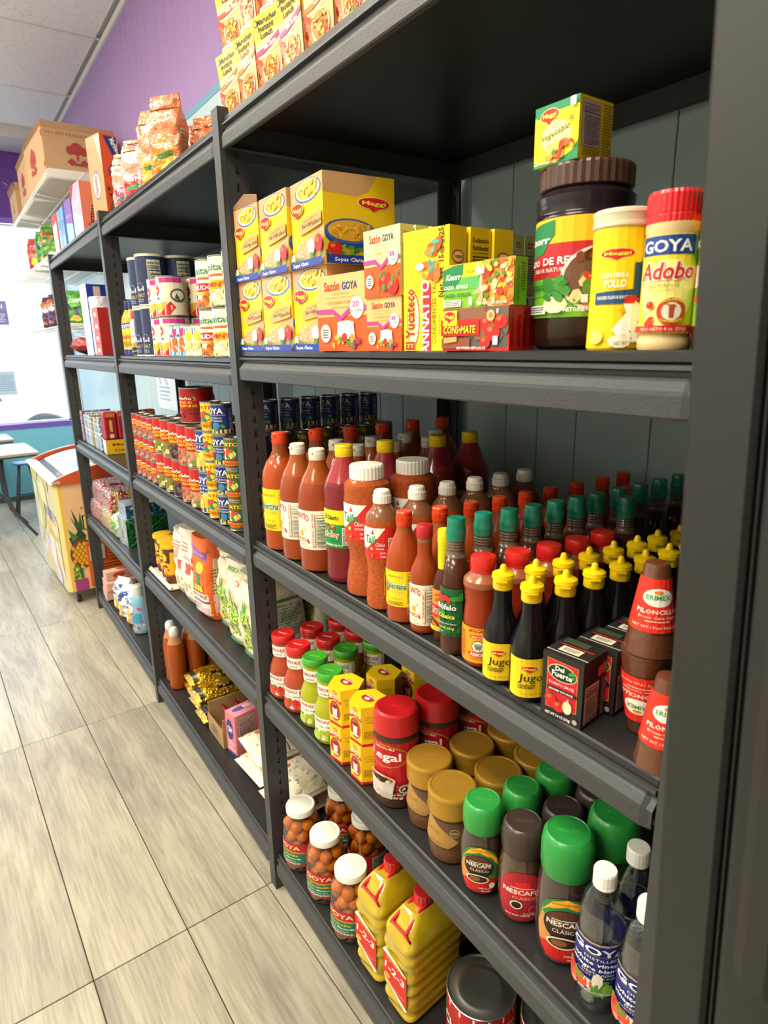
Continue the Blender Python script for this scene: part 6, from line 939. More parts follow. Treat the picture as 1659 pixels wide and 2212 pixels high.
MS = [('r', 0, 0, 1, 1, '#2b3254'), ('e', .22, .62, .09, .20, '#d8c46a'), ('e', .22, .62, .07, .17, '#2b3254'), ('t', 'MORTON', .40, .28, .10, WHT, {'w': .36, 'b': 1}), ('t', 'IODIZED SALT', .42, .15, .075, '#d8c46a', {'w': .34}), ('l', .28, .04, .56, .12, 2, '#8a90b0'), ('c', .52, .38, .05, '#8a90b0'), ('c', .52, .38, .04, '#2b3254'), ('X', .66, .06, .86, .92, '#c8c4b8')]
def canister():
    g = G(); r, h = .0425, .143; g.lathe([(r, 0), (r, h), (r-.002, h+.002), (r-.004, h), (.0003, h-.0005)], 'paper', '#2b3254', 32); g.lathe([(r+.0004, h-.006), (r+.0004, h+.001)], 'paper', '#d8cdb4', 32, cap=False); g.lathe([(r+.0004, 0), (r+.0004, .004)], 'paper', '#d8cdb4', 32, cap=False)
    printed(g, MS, r*4.6, h-.008, cylmap(r, .004), cuts=14); return Proto('salt_canister', 'canister', [('canister', g.mesh('canister'))])
ms = canister()
for j, (cy, nx) in enumerate(((.845, 1), (.755, 4))):
    for i in range(nx):
        for k in range(2): ms.place(.053+.088*i, cy, zq+.1455*k, 18, f"{'lower' if k == 0 else 'upper'} navy salt canister, {ORD[i]} from the front in the {'far' if j == 0 else 'near'} column", 'navy salt canisters')
CN = [('r', 0, 0, 1, 1, '#ece0c4'), ('e', .30, .66, .17, .20, '#c8242a'), ('t', 'Carnation', .30, .62, .10, WHT, {'w': .28, 'b': 1}), ('r', .14, .42, .46, .47, '#23408a'), ('p', [(.40, .0), (.62, .36), (.68, .2), (.60, 0)], '#c8242a'), ('p', [(.28, .12), (.40, .30), (.58, .36), (.50, .1)], '#d8a83a'), ('r', .48, .86, .78, .99, '#c43a8a'), ('e', .72, .52, .10, .18, '#5a5a3a'), ('e', .72, .52, .08, .13, '#e8e0d0'), ('r', 0, 0, .3, .05, '#c8242a'), ('X', .82, .08, .98, .9, '#e8dcc4')]
cn = can(.041, .106, CN, basec='#ece0c4')
for j, cy in enumerate((.655, .568)):
    for i in range(2 if j else 1):
        for k in range(2): cn.place(.052+.086*i, cy, zq+.1065*k, 30, f"{'lower' if k == 0 else 'upper'} red and cream milk tin, {('far column', 'near column front', 'near column rear')[j+i]}", 'milk tins')
c1, c2 = can(.0285, .082, [('r', 0, 0, 1, 1, '#e6e2d2'), ('r', 0, .86, 1, 1, '#3a9ac0'), ('r', 0, 0, 1, .14, '#3a9ac0'), ('t', 'CREMA', .4, .62, .12, '#2a4a9a', {'w': .3, 'b': 1}), ('b', .3, .2, .6, .5, 7, ['#c8683a', '#d88a5a'], .07, 3), ('c', .55, .8, .06, '#d83a7a')], basec='#e6e2d2'), can(.0285, .078, [('r', 0, 0, 1, 1, '#e8e0c4'), ('r', .15, .70, .5, .95, '#2a4a8a'), ('c', .52, .66, .08, '#ecc82a'), ('b', .3, .18, .64, .42, 14, ['#ecc84a', '#e0a83a'], .03, 2), ('X', .7, .1, .9, .9, '#e8e0c4')], basec='#e8e0c4')
for i, (p, y) in enumerate(((c1, .488), (c1, .427), (c2, .366), (c2, .305))): p.place(.040, y, zq, 30, ('small blue and cream tin, farther of the pair', 'small blue and cream tin, nearer of the pair', 'small corn tin with yellow dot, farther of two', 'small corn tin with yellow dot, nearer of two')[i], 'small tins on the middle unit')
JM = lambda yel: [('r', 0, 0, 1, 1, '#e9dfc8'), ('t', "Juanita's", .42, .72, .15, '#2f7a34', {'w': .46, 'b': 1, 'o': WHT}), ('r', .30, .60, .60, .65, '#d8602a'), ('c', .66, .60, .06, '#c8242a'), ('t', '#1', .66, .58, .06, WHT, {'b': 1}), ('r', .18, .34, .66, .52, '#c8262a' if not yel else '#e8a820'), ('t', 'MENUDO' if not yel else 'HOMINY', .42, .38, .10, WHT if not yel else '#b8301e', {'w': .40, 'b': 1}), ('r', .18, .28, .7, .33, '#ecc02a'), ('b', .15, .02, .72, .26, 26, ['#c8702a', '#e0a04a', '#a84a1e'] if not yel else ['#ecdcb0', '#f0e6cc', '#d8c088'], .05, 3), ('X', .80, .1, .98, .9, '#e9dfc8')]
jm1, jm2 = can(.038, .108, JM(False), basec='#e9dfc8'), can(.038, .108, JM(True), basec='#e9dfc8')
for j, (p, cy) in enumerate(((jm1, .222), (jm2, .138), (jm2, .054))):
    for k in range(2): p.place(.046, cy, zq+.1085*k, 34, f"{('lower', 'upper')[k]} white {('menudo tin with red band', 'hominy tin with yellow band', 'hominy tin next to the near post')[j]}", 'white menudo and hominy tins')
# ---- level 3: stacked cans
zc = LV[1][2]
LC = lambda l1, l2, food, red='#c0181f', n=20: [('r', 0, 0, 1, 1, red), ('p', [(.16, .66), (.18, .82), (.30, .84), (.36, .76), (.60, .76), (.62, .66)], '#ecc02a'), ('p', [(.175, .675), (.19, .805), (.295, .82), (.35, .745), (.585, .745), (.60, .675)], '#20201e'), ('t', 'La', .25, .765, .05, WHT, {'w': .06, 'b': 1}), ('t', 'Costeña', .39, .685, .07, WHT, {'w': .36, 'b': 1}), ('t', l1, .40, .56, .075, '#f2c41e', {'w': .34, 'b': 1}), ('t', l2, .42, .46, .07, '#f2c41e', {'w': .42, 'b': 1}), ('r', .1, .02, .74, .40, food[0]), ('b', .12, .04, .72, .40, n, food, .045, 5), ('X', .80, .08, .98, .8, '#b8b0a8')]
pk, bl, rd, rf = LC('JALAPEÑOS', 'PICKLED PEPPERS', ['#7a7a34', '#a8a45a', '#8a8a3a', '#c8c080']), LC('WHOLE', 'BLACK BEANS', ['#4a3a38', '#2e2422', '#6a5450'], n=40), LC('WHOLE', 'PINTO BEANS', ['#b86a52', '#c8826a', '#9a4e3a'], n=30), LC('REFRIED', 'PINTO BEANS', ['#c08468', '#e8d8b0', '#d8b890', '#6a8a34'], n=26)
s_sm = can(.0265, .0725, LC('RAJAS', 'PEPPERS', ['#a86a5a', '#c88a7a', '#8a4a3a']), n=20)
for j, cy in enumerate((1.048, .985, .918, .853)):
    for k in range(3):
        s_sm.place(.040, cy, zc+.0728*k, 32, f"small red pepper tin, {('bottom', 'middle', 'top')[k]} of the {ORD[j] if j else 'farthest'} column from the far post", 'small red tins')
big = {}
for j, (nm, ops, cy, dz) in enumerate((('jalapeño', pk, .776, 0), ('pickled pepper', pk, .691, 0), ('black bean', bl, .606, 0), ('red bean', rd, .524, 0), ('refried bean', rf, .443, 0))):
    p = can(.0385, .113, ops)
    for k in range(2): p.place(.052, cy, zc+.1134*k, 32, f"{('lower', 'upper')[k]} red {nm} tin in the middle unit's front row", 'red bean and pepper tins')
    for i in range(1, 3): 
        for k in range(2): p.place(.052+.079*i, cy+.004*i, zc+.1134*k, 10, f"{('lower', 'upper')[k]} {nm} tin, {ORD[i]} from the front in its row", 'red bean and pepper tins')
bgc = can(.0485, .100, LC('WHOLE', 'BEANS', ['#8a1a1e', '#a02226']), basec='#b8181e', n=40); bgc.place(.085, .540, zc+.2270, 34, 'extra large red bean tin sitting on top of the stacks')
GCK = [('r', 0, 0, 1, 1, '#23408a'), ('r', 0, 0, 1, .13, '#e8cf3a'), ('t', 'GOYA', .42, .74, .18, WHT, {'w': .44, 'b': 1}), ('r', .16, .68, .66, .70, '#c8b04a'), ('t', 'Chick Peas', .42, .58, .07, WHT, {'w': .36}), ('t', 'Garbanzos', .42, .49, .07, WHT, {'w': .36}), ('e', .42, .28, .28, .18, '#e0b83a'), ('b', .18, .14, .66, .46, 22, ['#ecc85a', '#d8a83a', '#f4dc8a'], .055, 4), ('X', .8, .1, .98, .9, '#d8d0b8')]
gck = can(.036, .113, GCK, basec='#23408a')
for k in range(2): gck.place(.052, .366, zc+.1134*k, 34, f"{('lower', 'upper')[k]} blue chick pea tin between the red and yellow tins", 'blue chick pea tins')
PT = lambda b, w2: [('r', 0, 0, 1, 1, b), ('t', 'EL PATO', .42, .78, .13, '#b8281e' if w2 else '#f2d21e', {'w': .50, 'b': 1}), ('e', .42, .50, .20, .19, '#e8e4d0' if not w2 else '#3f9a9a'), ('b', .30, .38, .55, .62, 9, ['#c83a24', '#3a7a34', '#ecc23a'], .06, 3), ('r', .16, .10, .68, .26, '#d8a01a' if w2 else '#d8801a'), ('t', 'SALSA DE', .42, .27, .06, '#b8281e', {'w': .4}), ('t', 'JALAPEÑO' if not w2 else 'TOMATE FRESCO', .42, .13, .09, '#b8281e', {'w': .46, 'b': 1}), ('l', .78, .1, .98, .9, 10, '#4a3a10')]
gts = can(.0265, .0758, [('r', 0, 0, 1, 1, '#2a3a72'), ('r', 0, 0, 1, .14, '#e2c22e'), ('t', 'GOYA', .42, .70, .20, WHT, {'w': .44, 'b': 1}), ('r', .14, .64, .68, .66, '#c8b04a'), ('t', 'Tomato Sauce', .42, .52, .08, WHT, {'w': .38}), ('t', 'Salsa de Tomate', .42, .42, .08, WHT, {'w': .4}), ('c', .30, .28, .09, '#c8342e'), ('c', .50, .26, .07, '#3a7ab0'), ('b', .2, .16, .62, .36, 6, ['#4a8a34', '#c8342e'], .05, 3), ('l', .74, .1, .82, .9, 16, '#c8c4d0')], basec='#23307a', n=22)
py_, pr_ = can(.0265, .0758, PT('#e8c81e', True), basec='#e8c81e', n=22), can(.0265, .0758, PT('#a8281e', False), basec='#2f6a34', n=22)
for k in range(4):
    py_.place(.040, .298, zc+.0761*k, 34, f"yellow tomato salsa tin, {('lowest', 'second lowest', 'third', 'topmost')[k]} of its stack", 'yellow salsa tins')
    for i in range(8): gts.place(.040+.0625*i, .222+.002*i, zc+.0761*k, 34-3*i, f"small blue tomato sauce tin, {('lowest', 'second lowest', 'third', 'top')[k]} layer, {ORD[i]} from the front", 'blue tomato sauce tins')
    if k < 3:
        for i in range(8): pr_.place(.040+.0625*i, .150+.002*i, zc+.0761*k, 34-3*i, f"small red salsa tin, {('lowest', 'middle', 'top')[k]} layer, {ORD[i]} from the front", 'red salsa tins')
# ---- level 2: chocolate drink tubs, flour bags
zf = LV[1][1]
g = G(); g.box(.022, .815, 0, .20, 1.085, .004, 'paper', '#ddd3bc', bev=.001); g.prism([(.022, .004), (.030, .012), (.026, .012), (.018, .004)], 'y', .815, 1.085, 'paper', '#d8cdb2'); tag(link('card_tray', g.mesh('card_tray'), None, (0, 0, zf)), 'flat cream cardboard tray under the yellow chocolate tubs', 'tray')
ct = bottle('chocolate_tub', 'tub', [(.026, 0), (.028, .003), (.029, .03), (.0295, .110), (.0315, .125), (.032, .130)], [(.0325, .129), (.0355, .130), (.0358, .140), (.034, .144), (.0003, .1435)], (.030, .122, .0298), '#5a3622', 'plastic', capc='#e0a818', ops=[('r', 0, 0, 1, 1, '#e8b01e'), ('p', [(.2, .55), (.7, .5), (.72, .95), (.3, .95)], '#5a3018'), ('e', .40, .72, .16, .16, '#e8b01e'), ('b', .25, .1, .6, .42, 12, ['#c85a2a', '#f0d88a', '#8a3a1a', '#4a8a34'], .07, 3), ('r', 0, 0, 1, .06, '#c8402a')], capn=30)
row(ct, 'yellow-lidded chocolate drink tub', [(.070, 1.035), (.066, .964)], zf+.0045, 30, 'yellow-lidded chocolate tubs', 'in far row'); row(ct, 'yellow-lidded chocolate drink tub', [(.058, .892), (.132, .915), (.150, .995)], zf+.0045, 30, 'yellow-lidded chocolate tubs', 'in near row'); 
fl1 = bagp(.100, .12, .235, '#e6dccb', [('p', [(.15, .55), (.5, .60), (.5, .74), (.15, .68)], '#d88a74'), ('l', .18, .72, .7, .86, 3, '#d87a64'), ('p', [(.5, .44), (.8, .44), (.8, .58), (.5, .58)], '#c8453a'), ('b', .3, .1, .7, .3, 8, ['#c8a878', '#b89058'], .07, 3)], [('l', .2, .2, .8, .5, 6, '#c8b8a0')], 'bag', 'flour_bag', crimp=0, seed=3, taper=.25)
fl1.place(.105, .757, zf, 8, 'white flour bag with faint red print, shorter and farther one', 'white flour bags'); 
fl2 = bagp(.104, .13, .262, '#e8dfcf', [('l', .18, .72, .7, .86, 3, '#d87a64'), ('p', [(.4, .44), (.75, .44), (.75, .58), (.4, .58)], '#c8453a'), ('b', .3, .1, .7, .3, 8, ['#c8a878', '#b89058'], .07, 3), ('t', 'HARINA', .5, .62, .06, '#c8604a', {'w': .6})], None, 'bag', 'flour_bag', crimp=0, seed=6, taper=.25); fl2.place(.105, .660, zf, 8, 'white flour bag with red badge beside the orange bag', 'white flour bags')
OR_ = [('r', 0, 0, 1, 1, '#e8641a'), ('p', [(0, .80), (1, .72), (1, .86), (0, .93)], '#8a4a9a'), ('t', 'Sabor de mi tierra', .5, .81, .04, '#e0c0e8', {'w': .8, 'rot': -4}), ('p', [(.40, .40), (.50, .66), (.72, .62), (.66, .44), (.60, .38)], '#3a6a2e'), ('e', .66, .66, .20, .07, '#e8b82a'), ('t', 'masa', .46, .37, .10, '#f0dc2a', {'w': .7, 'b': 1, 'o': '#3a6a2e'}), ('r', 0, .06, 1, .34, '#ece2d0'), ('t', 'MASA DE MAIZ', .5, .28, .045, '#2a2420', {'w': .86, 'b': 1}), ('r', 0, .22, 1, .25, '#8a4a9a'), ('l', .1, .12, .6, .2, 3, '#6a4a60'), ('r', .5, .09, .92, .16, '#d8b0c8'), ('b', .05, .40, .35, .7, 8, ['#e8c03a', '#d88a6a'], .08, 4)]
ob_ = bagp(.116, .14, .262, '#e4621a', OR_, [('r', .0, .03, 1, .95, '#d8c8a8'), ('l', .1, .4, .9, .8, 8, '#8a6a40'), ('r', 0, 0, 1, .12, '#e8641a')], 'bag', 'corn_flour_bag', crimp=0, seed=4, taper=.12, amp=.002); ob_.place(.110, .545, zf, 6, 'bright orange corn flour bag with a purple band')
MSC = [('r', 0, 0, 1, 1, '#e8dfc8'), ('t', 'MASECA', .62, .93, .05, '#4a9a2a', {'w': .5, 'b': 1}), ('c', .76, .80, .09, '#c8503a'), ('c', .76, .80, .065, '#e8dfc8')]+[('p', [(.46, .52), (.46+.34*cos(radians(a)), .52+.16*sin(radians(a))), (.46+.34*cos(radians(a+6)), .52+.16*sin(radians(a+6)))], '#d8c48a') for a in range(10, 175, 14)]+[('p', [(.30, .50), (.24, .74), (.36, .58), (.40, .78), (.44, .50)], '#4a9a2a'), ('t', 'MA', .48, .46, .11, '#d8c82a', {'w': .56, 'b': 1, 'o': '#2f9a3a'}), ('t', 'SE', .54, .33, .11, '#d8c82a', {'w': .50, 'b': 1, 'o': '#2f9a3a'}), ('t', 'CA', .58, .20, .11, '#d8c82a', {'w': .52, 'b': 1, 'o': '#2f9a3a'}), ('e', .3, .2, .16, .05, '#e0b882'), ('r', 0, .08, 1, .12, '#4aa05a'), ('l', .2, .02, .8, .07, 2, '#4aa05a'), ('r', 0, .88, .02, .9, '#4aa05a')]
MSS = [('l', .12, .2, .88, .8, 14, '#8ab89a'), ('r', 0, .84, 1, .88, '#4aa05a')]
mb = [bagp(.104, .145, .252, '#e8e0cb', MSC, MSS, 'bag', 'corn_flour_bag', crimp=0, seed=s, taper=.22, amp=.0045) for s in (11, 15)]
for i, (x, y, a) in enumerate(((.120, .398, 6), (.105, .285, 4), (.100, .174, 3), (.290, .400, 2), (.280, .285, 4), (.278, .170, 3))): mb[i % 2].place(x+.02, y, zf, a, f"white and green corn flour bag, {('front left', 'front middle', 'front right', 'rear left', 'rear middle', 'rear right')[i]} of six", 'white and green corn flour bags')
# ---- level 1: amber bottles, cookies, sugar, rice
zr = LV[1][0]
ab = bottle('syrup_bottle', 'bottle', [(.028, 0), (.033, .003), (.034, .012), (.032, .05), (.034, .09), (.034, .150), (.030, .180), (.018, .212), (.0165, .218)], [(.0175, .214), (.0185, .216), (.0180, .236), (.012, .246), (.0003, .248)], None, '#a84c14', capc='#d8dcd8', headc=(.185, '#c08a60'))
for r_, (yy, n) in enumerate(((.990, 5), (1.062, 5))):
    row(ab, 'amber syrup bottle with white cap', [(.066+.0735*i, yy-.004*i*0) for i in range(n)], zr, 20, 'amber syrup bottles', ('in near row', 'in far row')[r_])
ck = [flatpack(.30, .100, .050, '#c49a24', [('r', .0, .30, 1, .72, '#b08a2a'), ('b', .05, .02, .95, .3, 16, ['#e8a818', '#f0c02a', '#d8900e'], .16, s), ('r', .05, .42, .24, .86, '#2a2414'), ('t', 'GALLETAS MARIAS', .17, .46, .05, '#e8c02a', {'rot': 90, 'w': 1.1, 'b': 1}), ('r', .78, .25, .92, .75, '#2a2414'), ('t', 'SAN MORELOS', .88, .5, .045, '#e8c02a', {'rot': 90, 'w': 1.0, 'b': 1}), ('r', 0, 0, 1, .06, '#35302a')], 'foilpack', s, 'cookie_packet') for s in (1, 2)]
for i, (x, y, dz, a, l) in enumerate(((.205, .905, 0, -4, 'golden cookie packet lying farthest, beside the amber bottles'), (.200, .800, 0, 2, 'golden cookie packet lying in the middle'), (.205, .856, .058, -2, 'golden cookie packet resting on the two lower far ones'), (.190, .700, 0, 0, 'golden cookie packet lying beside the brown carton'), (.185, .748, .058, 3, 'golden cookie packet with shiny dark end, on top near the carton'))):
    ck[i % 2].place(x, y, zr+dz, a, l, 'golden cookie packets')
o = link('open_carton', None, None, (.055, .500, zr)); tag(o, 'small open brown carton holding red packets', 'box')
g = G(); W_, D_, H_, t_ = .27, .142, .105, .003
for a in ((0, 0, 0, W_, D_, t_), (0, 0, t_, t_, D_, H_*.62), (W_-t_, 0, t_, W_, D_, H_+.05), (t_, 0, t_, W_-t_, t_, H_), (t_, D_-t_, t_, W_-t_, D_, H_)): g.box(*a, 'matte', '#a98358')
printed(g, [('r', .2, .2, .7, .75, '#8a7a70'), ('l', .24, .25, .66, .7, 5, '#5a5048')], .12, .06, lambda u, v, off: (-off, .071-u, v+.002), 'matte'); link('carton', g.mesh('carton'), o)
rp = flatpack(.11, .06, .022, '#c02a26', [('r', .1, .3, .9, .6, '#e8d8c8')], 'foilpack', 5, 'sweet_packet')
for i in range(4): rp.place(.105+.045*i, .571, zr+.056, 0, f"red packet inside the open brown carton, {ORD[i]} from the front", 'red packets in the open carton', rot=(0, 62, 0))
PK = [('r', 0, 0, 1, 1, '#d8788a'), ('e', .42, .62, .34, .24, '#2f3a80'), ('t', 'C&H', .42, .56, .14, WHT, {'w': .46, 'b': 1}), ('l', .2, .22, .8, .36, 3, '#f0dce0'), ('r', 0, 0, 1, .08, '#2f3a80'), ('r', .1, .12, .9, .20, '#e8b0bc')]
sg = carton(.058, .086, .150, '#d8788a', PK, [('r', 0, 0, 1, 1, '#d8808e'), ('X', .12, .25, .88, .93, '#c8a8a8', '#5a3a4a')], [('r', 0, 0, 1, 1, '#e2909c'), ('e', .4, .45, .2, .3, '#5a5a98'), ('r', .2, .6, .5, .9, '#e8c8cc')], 'sugar_box')
sg.place(.110, .462, zr, 10, 'pink sugar carton with blue oval, front one', 'pink sugar cartons'); sg.place(.215, .445, zr, 6, 'pink sugar carton standing behind the front one', 'pink sugar cartons'); sg.place(.312, .445, zr, 6, 'pink sugar carton farthest back of three', 'pink sugar cartons')
RC = [('r', 0, 0, 1, 1, '#ddd0b4'), ('p', [(0, .62), (1, .70), (1, .98), (0, .98)], '#ece4d4'), ('t', 'MAHATMA', .50, .78, .09, '#c82a34', {'w': .84, 'b': 1}), ('r', .0, .63, 1, .645, '#2a3a8a'), ('r', 0, .60, 1, .61, '#c82a34'), ('t', "AMERICA'S FAVORITE", .5, .50, .055, '#2a3a8a', {'w': .86, 'b': 1}), ('t', 'Extra Long Grain Rice', .5, .42, .04, '#4a5aa0', {'w': .76}), ('t', 'Arroz de Grano Largo', .5, .35, .04, '#4a5aa0', {'w': .76}), ('r', 0, .28, 1, .29, '#2a3a8a'), ('c', .2, .12, .07, '#c86a5a'), ('b', .05, .03, .95, .26, 20, ['#e8dcc4', '#d0c09c'], .04, 5)]
rc = [flatpack(.34, .17, .058, '#dccfb2', RC, 'bag', s, 'rice_bag', 'bag', amp=.002) for s in (3, 4)]
for i, (x, y, dz, a, l) in enumerate(((.225, .320, 0, 4, 'lower white rice bag next to the pink sugar cartons'), (.235, .305, .066, -2, 'rice bag with red lettering lying on top of another'), (.225, .135, 0, 2, 'rice bag lying flat nearest the post'), (.240, .120, .066, 4, 'upper rice bag nearest the post'))): rc[i % 2].place(x, y, zr+dz, a, l, 'white rice bags')
# ================================================================= BAY 2 (far unit)
z5, z4_, z3_, z2_, z1_ = LV[2][4], LV[2][3], LV[2][2], LV[2][1], LV[2][0]
gs = carton(.100, .060, .262, '#e2521c', [('r', 0, 0, 1, 1, '#e88a62'), ('e', .45, .42, .30, .17, '#5a5aa0'), ('e', .45, .42, .26, .15, '#e8b8a8'), ('t', 'Gansito', .50, .42, .07, '#2a2a50', {'rot': 90, 'w': .62, 'b': 1}), ('p', [(.6, .98), (1, .6), (1, .98)], '#b8a8a0')], [('r', 0, 0, 1, 1, '#e2521c'), ('p', [(.2, .98), (.95, .98), (.9, .72), (.6, .78)], '#23307a'), ('t', 'Marinela', .72, .86, .08, WHT, {'rot': -60, 'w': .8, 'b': 1}), ('p', [(.3, .6), (.8, .74), (.8, .64), (.3, .5)], '#8a3a6a'), ('e', .5, .14, .3, .10, '#8a5a30'), ('b', .2, .1, .8, .4, 6, ['#c8401e', '#5a2a1a'], .1, 3)], [('r', 0, 0, 1, 1, '#e8a07a')], 'snack_cake_box')
gs.place(.060, 1.215, z5, 14, 'tall bright orange snack cake box at the end of the far unit')
tt = carton(.135, .085, .190, '#e0a48a', [('r', 0, 0, 1, 1, '#c8a0b8'), ('p', [(0, .7), (.4, 1), (0, 1)], '#c8283a'), ('p', [(0, 0), (1, 0), (1, .35), (0, .5)], '#a8c8e8'), ('t', 'TARTINAS', .5, .6, .08, '#f0e8f0', {'w': .7, 'rot': 12})], [('r', 0, 0, 1, 1, '#e0785a'), ('c', .7, .72, .2, '#b8302a'), ('t', 'Tartinas', .5, .35, .10, '#3a1a1a', {'rot': 80, 'w': 1.0, 'b': 1})], None, 'cookie_box'); tt.place(.070, 1.600, z5, 4, 'salmon-pink cookie box in the row on top of the far unit')
pb = carton(.120, .085, .160, '#7a5aa8', [('r', 0, 0, 1, 1, '#7a5aa8'), ('p', [(0, 0), (1, 0), (1, .4), (0, .5)], '#8ab0e0'), ('t', 'galletas', .5, .6, .07, '#c8b0e0', {'w': .7})], None, None, 'cookie_box'); pb.place(.065, 1.760, z5, 2, 'purple and blue cookie box beside the salmon-pink one')
bb = carton(.070, .085, .155, '#5a8ac8', [('r', 0, 0, 1, 1, '#6a9ad8'), ('l', .2, .3, .8, .7, 5, '#3a5a9a')], None, None, 'cookie_box'); bb.place(.062, 1.90, z5, 0, 'blue cookie box, nearer of the thin ones', 'thin cookie boxes'); bb.place(.062, 1.980, z5, 0, 'blue cookie box, middle of the thin ones', 'thin cookie boxes')
wb_ = carton(.085, .085, .160, '#d8dce8', [('r', 0, 0, 1, 1, '#dce0ea'), ('p', [(0, .7), (1, .8), (1, 1), (0, 1)], '#c83a4a')], [('r', 0, 0, 1, 1, '#e0785a')], None, 'cookie_box'); wb_.place(.060, 2.10, z5, 2, 'white and red cookie box at the window end of the unit')
# level 4
cb = flatpack(.20, .16, .085, '#c03a32', [('b', .05, .05, .95, .95, 40, ['#e8e0dc', '#d8a02a', '#b8242e', '#c85a7a', '#f0f0ee'], .10, 3), ('t', 'DULCES', .5, .7, .12, '#f0e8d8', {'w': .6, 'b': 1})], 'foilpack', 7, 'candy_bag', 'bag', amp=.007); cb.place(.135, 2.10, z4_, 30, 'shiny red candy bag slumped beside the window end post')
fr_ = carton(.090, .11, .285, '#dfe6ee', [('r', 0, 0, 1, 1, '#dde6f0'), ('b', .1, .2, .9, .8, 8, ['#c8d4e4', '#e8c8b8'], .2, 4)], [('r', 0, 0, 1, 1, '#2a3a9a'), ('r', .25, .80, .5, .97, '#d8b8a8'), ('t', 'foil', .5, .5, .08, '#c8d0f0', {'w': .5})], None, 'foil_box'); fr_.place(.085, 1.720, z4_, 6, 'tall white and blue box behind the foil-wrapped roll')
def roll():
    g = G(); g.lathe([(.040, 0), (.044, .004), (.044, .226), (.040, .23), (.0003, .231)], 'foil', '#d8dade', 26); return Proto('foil_roll', 'roll', [('foil_roll', g.mesh('foil_roll'))])
roll().place(.070, 1.595, z4_, 0, 'upright silver foil-wrapped roll')
dk = carton(.075, .10, .215, '#222024', [('r', 0, 0, 1, 1, '#c8ccd4')], [('r', 0, 0, 1, 1, '#222024'), ('c', .6, .7, .24, '#c8342a'), ('c', .6, .7, .15, '#222024')], None, 'snack_box'); dk.place(.18, 1.510, z4_, 0, 'black box with red ring behind the silver roll')
rx = carton(.080, .05, .045, '#b8302e', [('r', .06, .1, .94, .9, '#c8403a'), ('r', .3, .3, .7, .6, '#e8d0c8')], [('r', 0, 0, 1, 1, '#b8302e')], None, 'small_box')
for k in range(4): rx.place(.045, 1.480, z4_+.0453*k, 4, f"small red box, {('lowest', 'second', 'third', 'topmost')[k]} of the stack beside the silver roll", 'stacked small red boxes')
g_ = bagp(.15, .10, .24, '#5a4a30', [('b', .1, .2, .9, .9, 8, ['#c8b03a', '#3a2a4a'], .15, 3)], None, 'foil', 'chip_bag', seed=5); g_.place(.36, 1.83, z4_, 20, 'dark and gold crisp bag behind the tall white box')
# level 3: packets and marzipan boxes
tp = carton(.016, .13, .150, '#cfd6e4', [('r', 0, 0, 1, 1, '#d8dce8')], [('l', .1, .1, .9, .9, 5, '#a8b0c8')], None, 'candy_packet')
tcol = ['#c8c0d4', '#b03a4a', '#d8dde8', '#c8d4e8', '#dfe4ea', '#c8d8ea', '#cfa820', '#d8dce6', '#ccd4e0', '#d4dae6']
tl = ['pale orange', 'dark red', 'silver', 'light blue', 'white', 'pale blue', 'yellow', 'clear-wrapped', 'grey-white', 'silvery blue']
for i in range(10):
    p = carton(.030, .14, .150-.006*(i % 3), tcol[i], [('r', .1, .05, .9, .95, tcol[i]), ('b', .1, .2, .9, .9, 5, ['#e8ecf4', tcol[i]], .3, i)], None, None, 'candy_packet', 'packet', m='foilpack'); p.place(.098, 2.185-.046*i, z3_, (3, -2, 4, 0, 5, 2, -3, 3, 1, 4)[i], f"{tl[i]} upright candy packet, {ORD[i] if i else 'closest'} from the window end".replace('closest from', 'closest to'), 'upright candy packets')
MZ = carton(.10, .26, .062, '#cfa21a', [('r', 0, 0, 1, 1, '#c8ccd8')], [('r', 0, 0, 1, 1, '#d2a518'), ('t', 'Marzipan', .38, .58, .20, '#7a3a14', {'w': .56, 'b': 1}), ('t', 'CHOCOLATE', .40, .18, .17, '#6a3a10', {'w': .56, 'b': 1})], [('r', 0, 0, 1, 1, '#7a2430')], 'marzipan_box'); MZ.place(.160, 1.672, z3_, -4, 'yellow marzipan box with chocolate lettering')
tb = G(); tb.box(-.026, -.024, 0, .026, .024, .118, 'paper', '#9a2230', bev=.004); printed(tb, [('r', .1, .82, .9, .96, '#c87a3a'), ('r', .38, .28, .62, .7, '#d8a84a'), ('c', .5, .12, .2, '#d8c8a0')], .05, .118, sidemap(-.024), 'paper'); tb = Proto('chocolate_stick_box', 'box', [('carton', tb.mesh('carton'))])
for i in range(4): tb.place(.058+.056*i, 1.674, z3_+.0625, 4, f"dark red upright chocolate box on the marzipan box, {ORD[i]} from the front", 'dark red chocolate boxes')
kb2 = carton(.12, .18, .10, '#a8854e', None, None, None, 'kraft_box', m='matte'); kb2.place(.16, 1.42, z3_, 0, 'plain brown cardboard box behind the marzipan display')
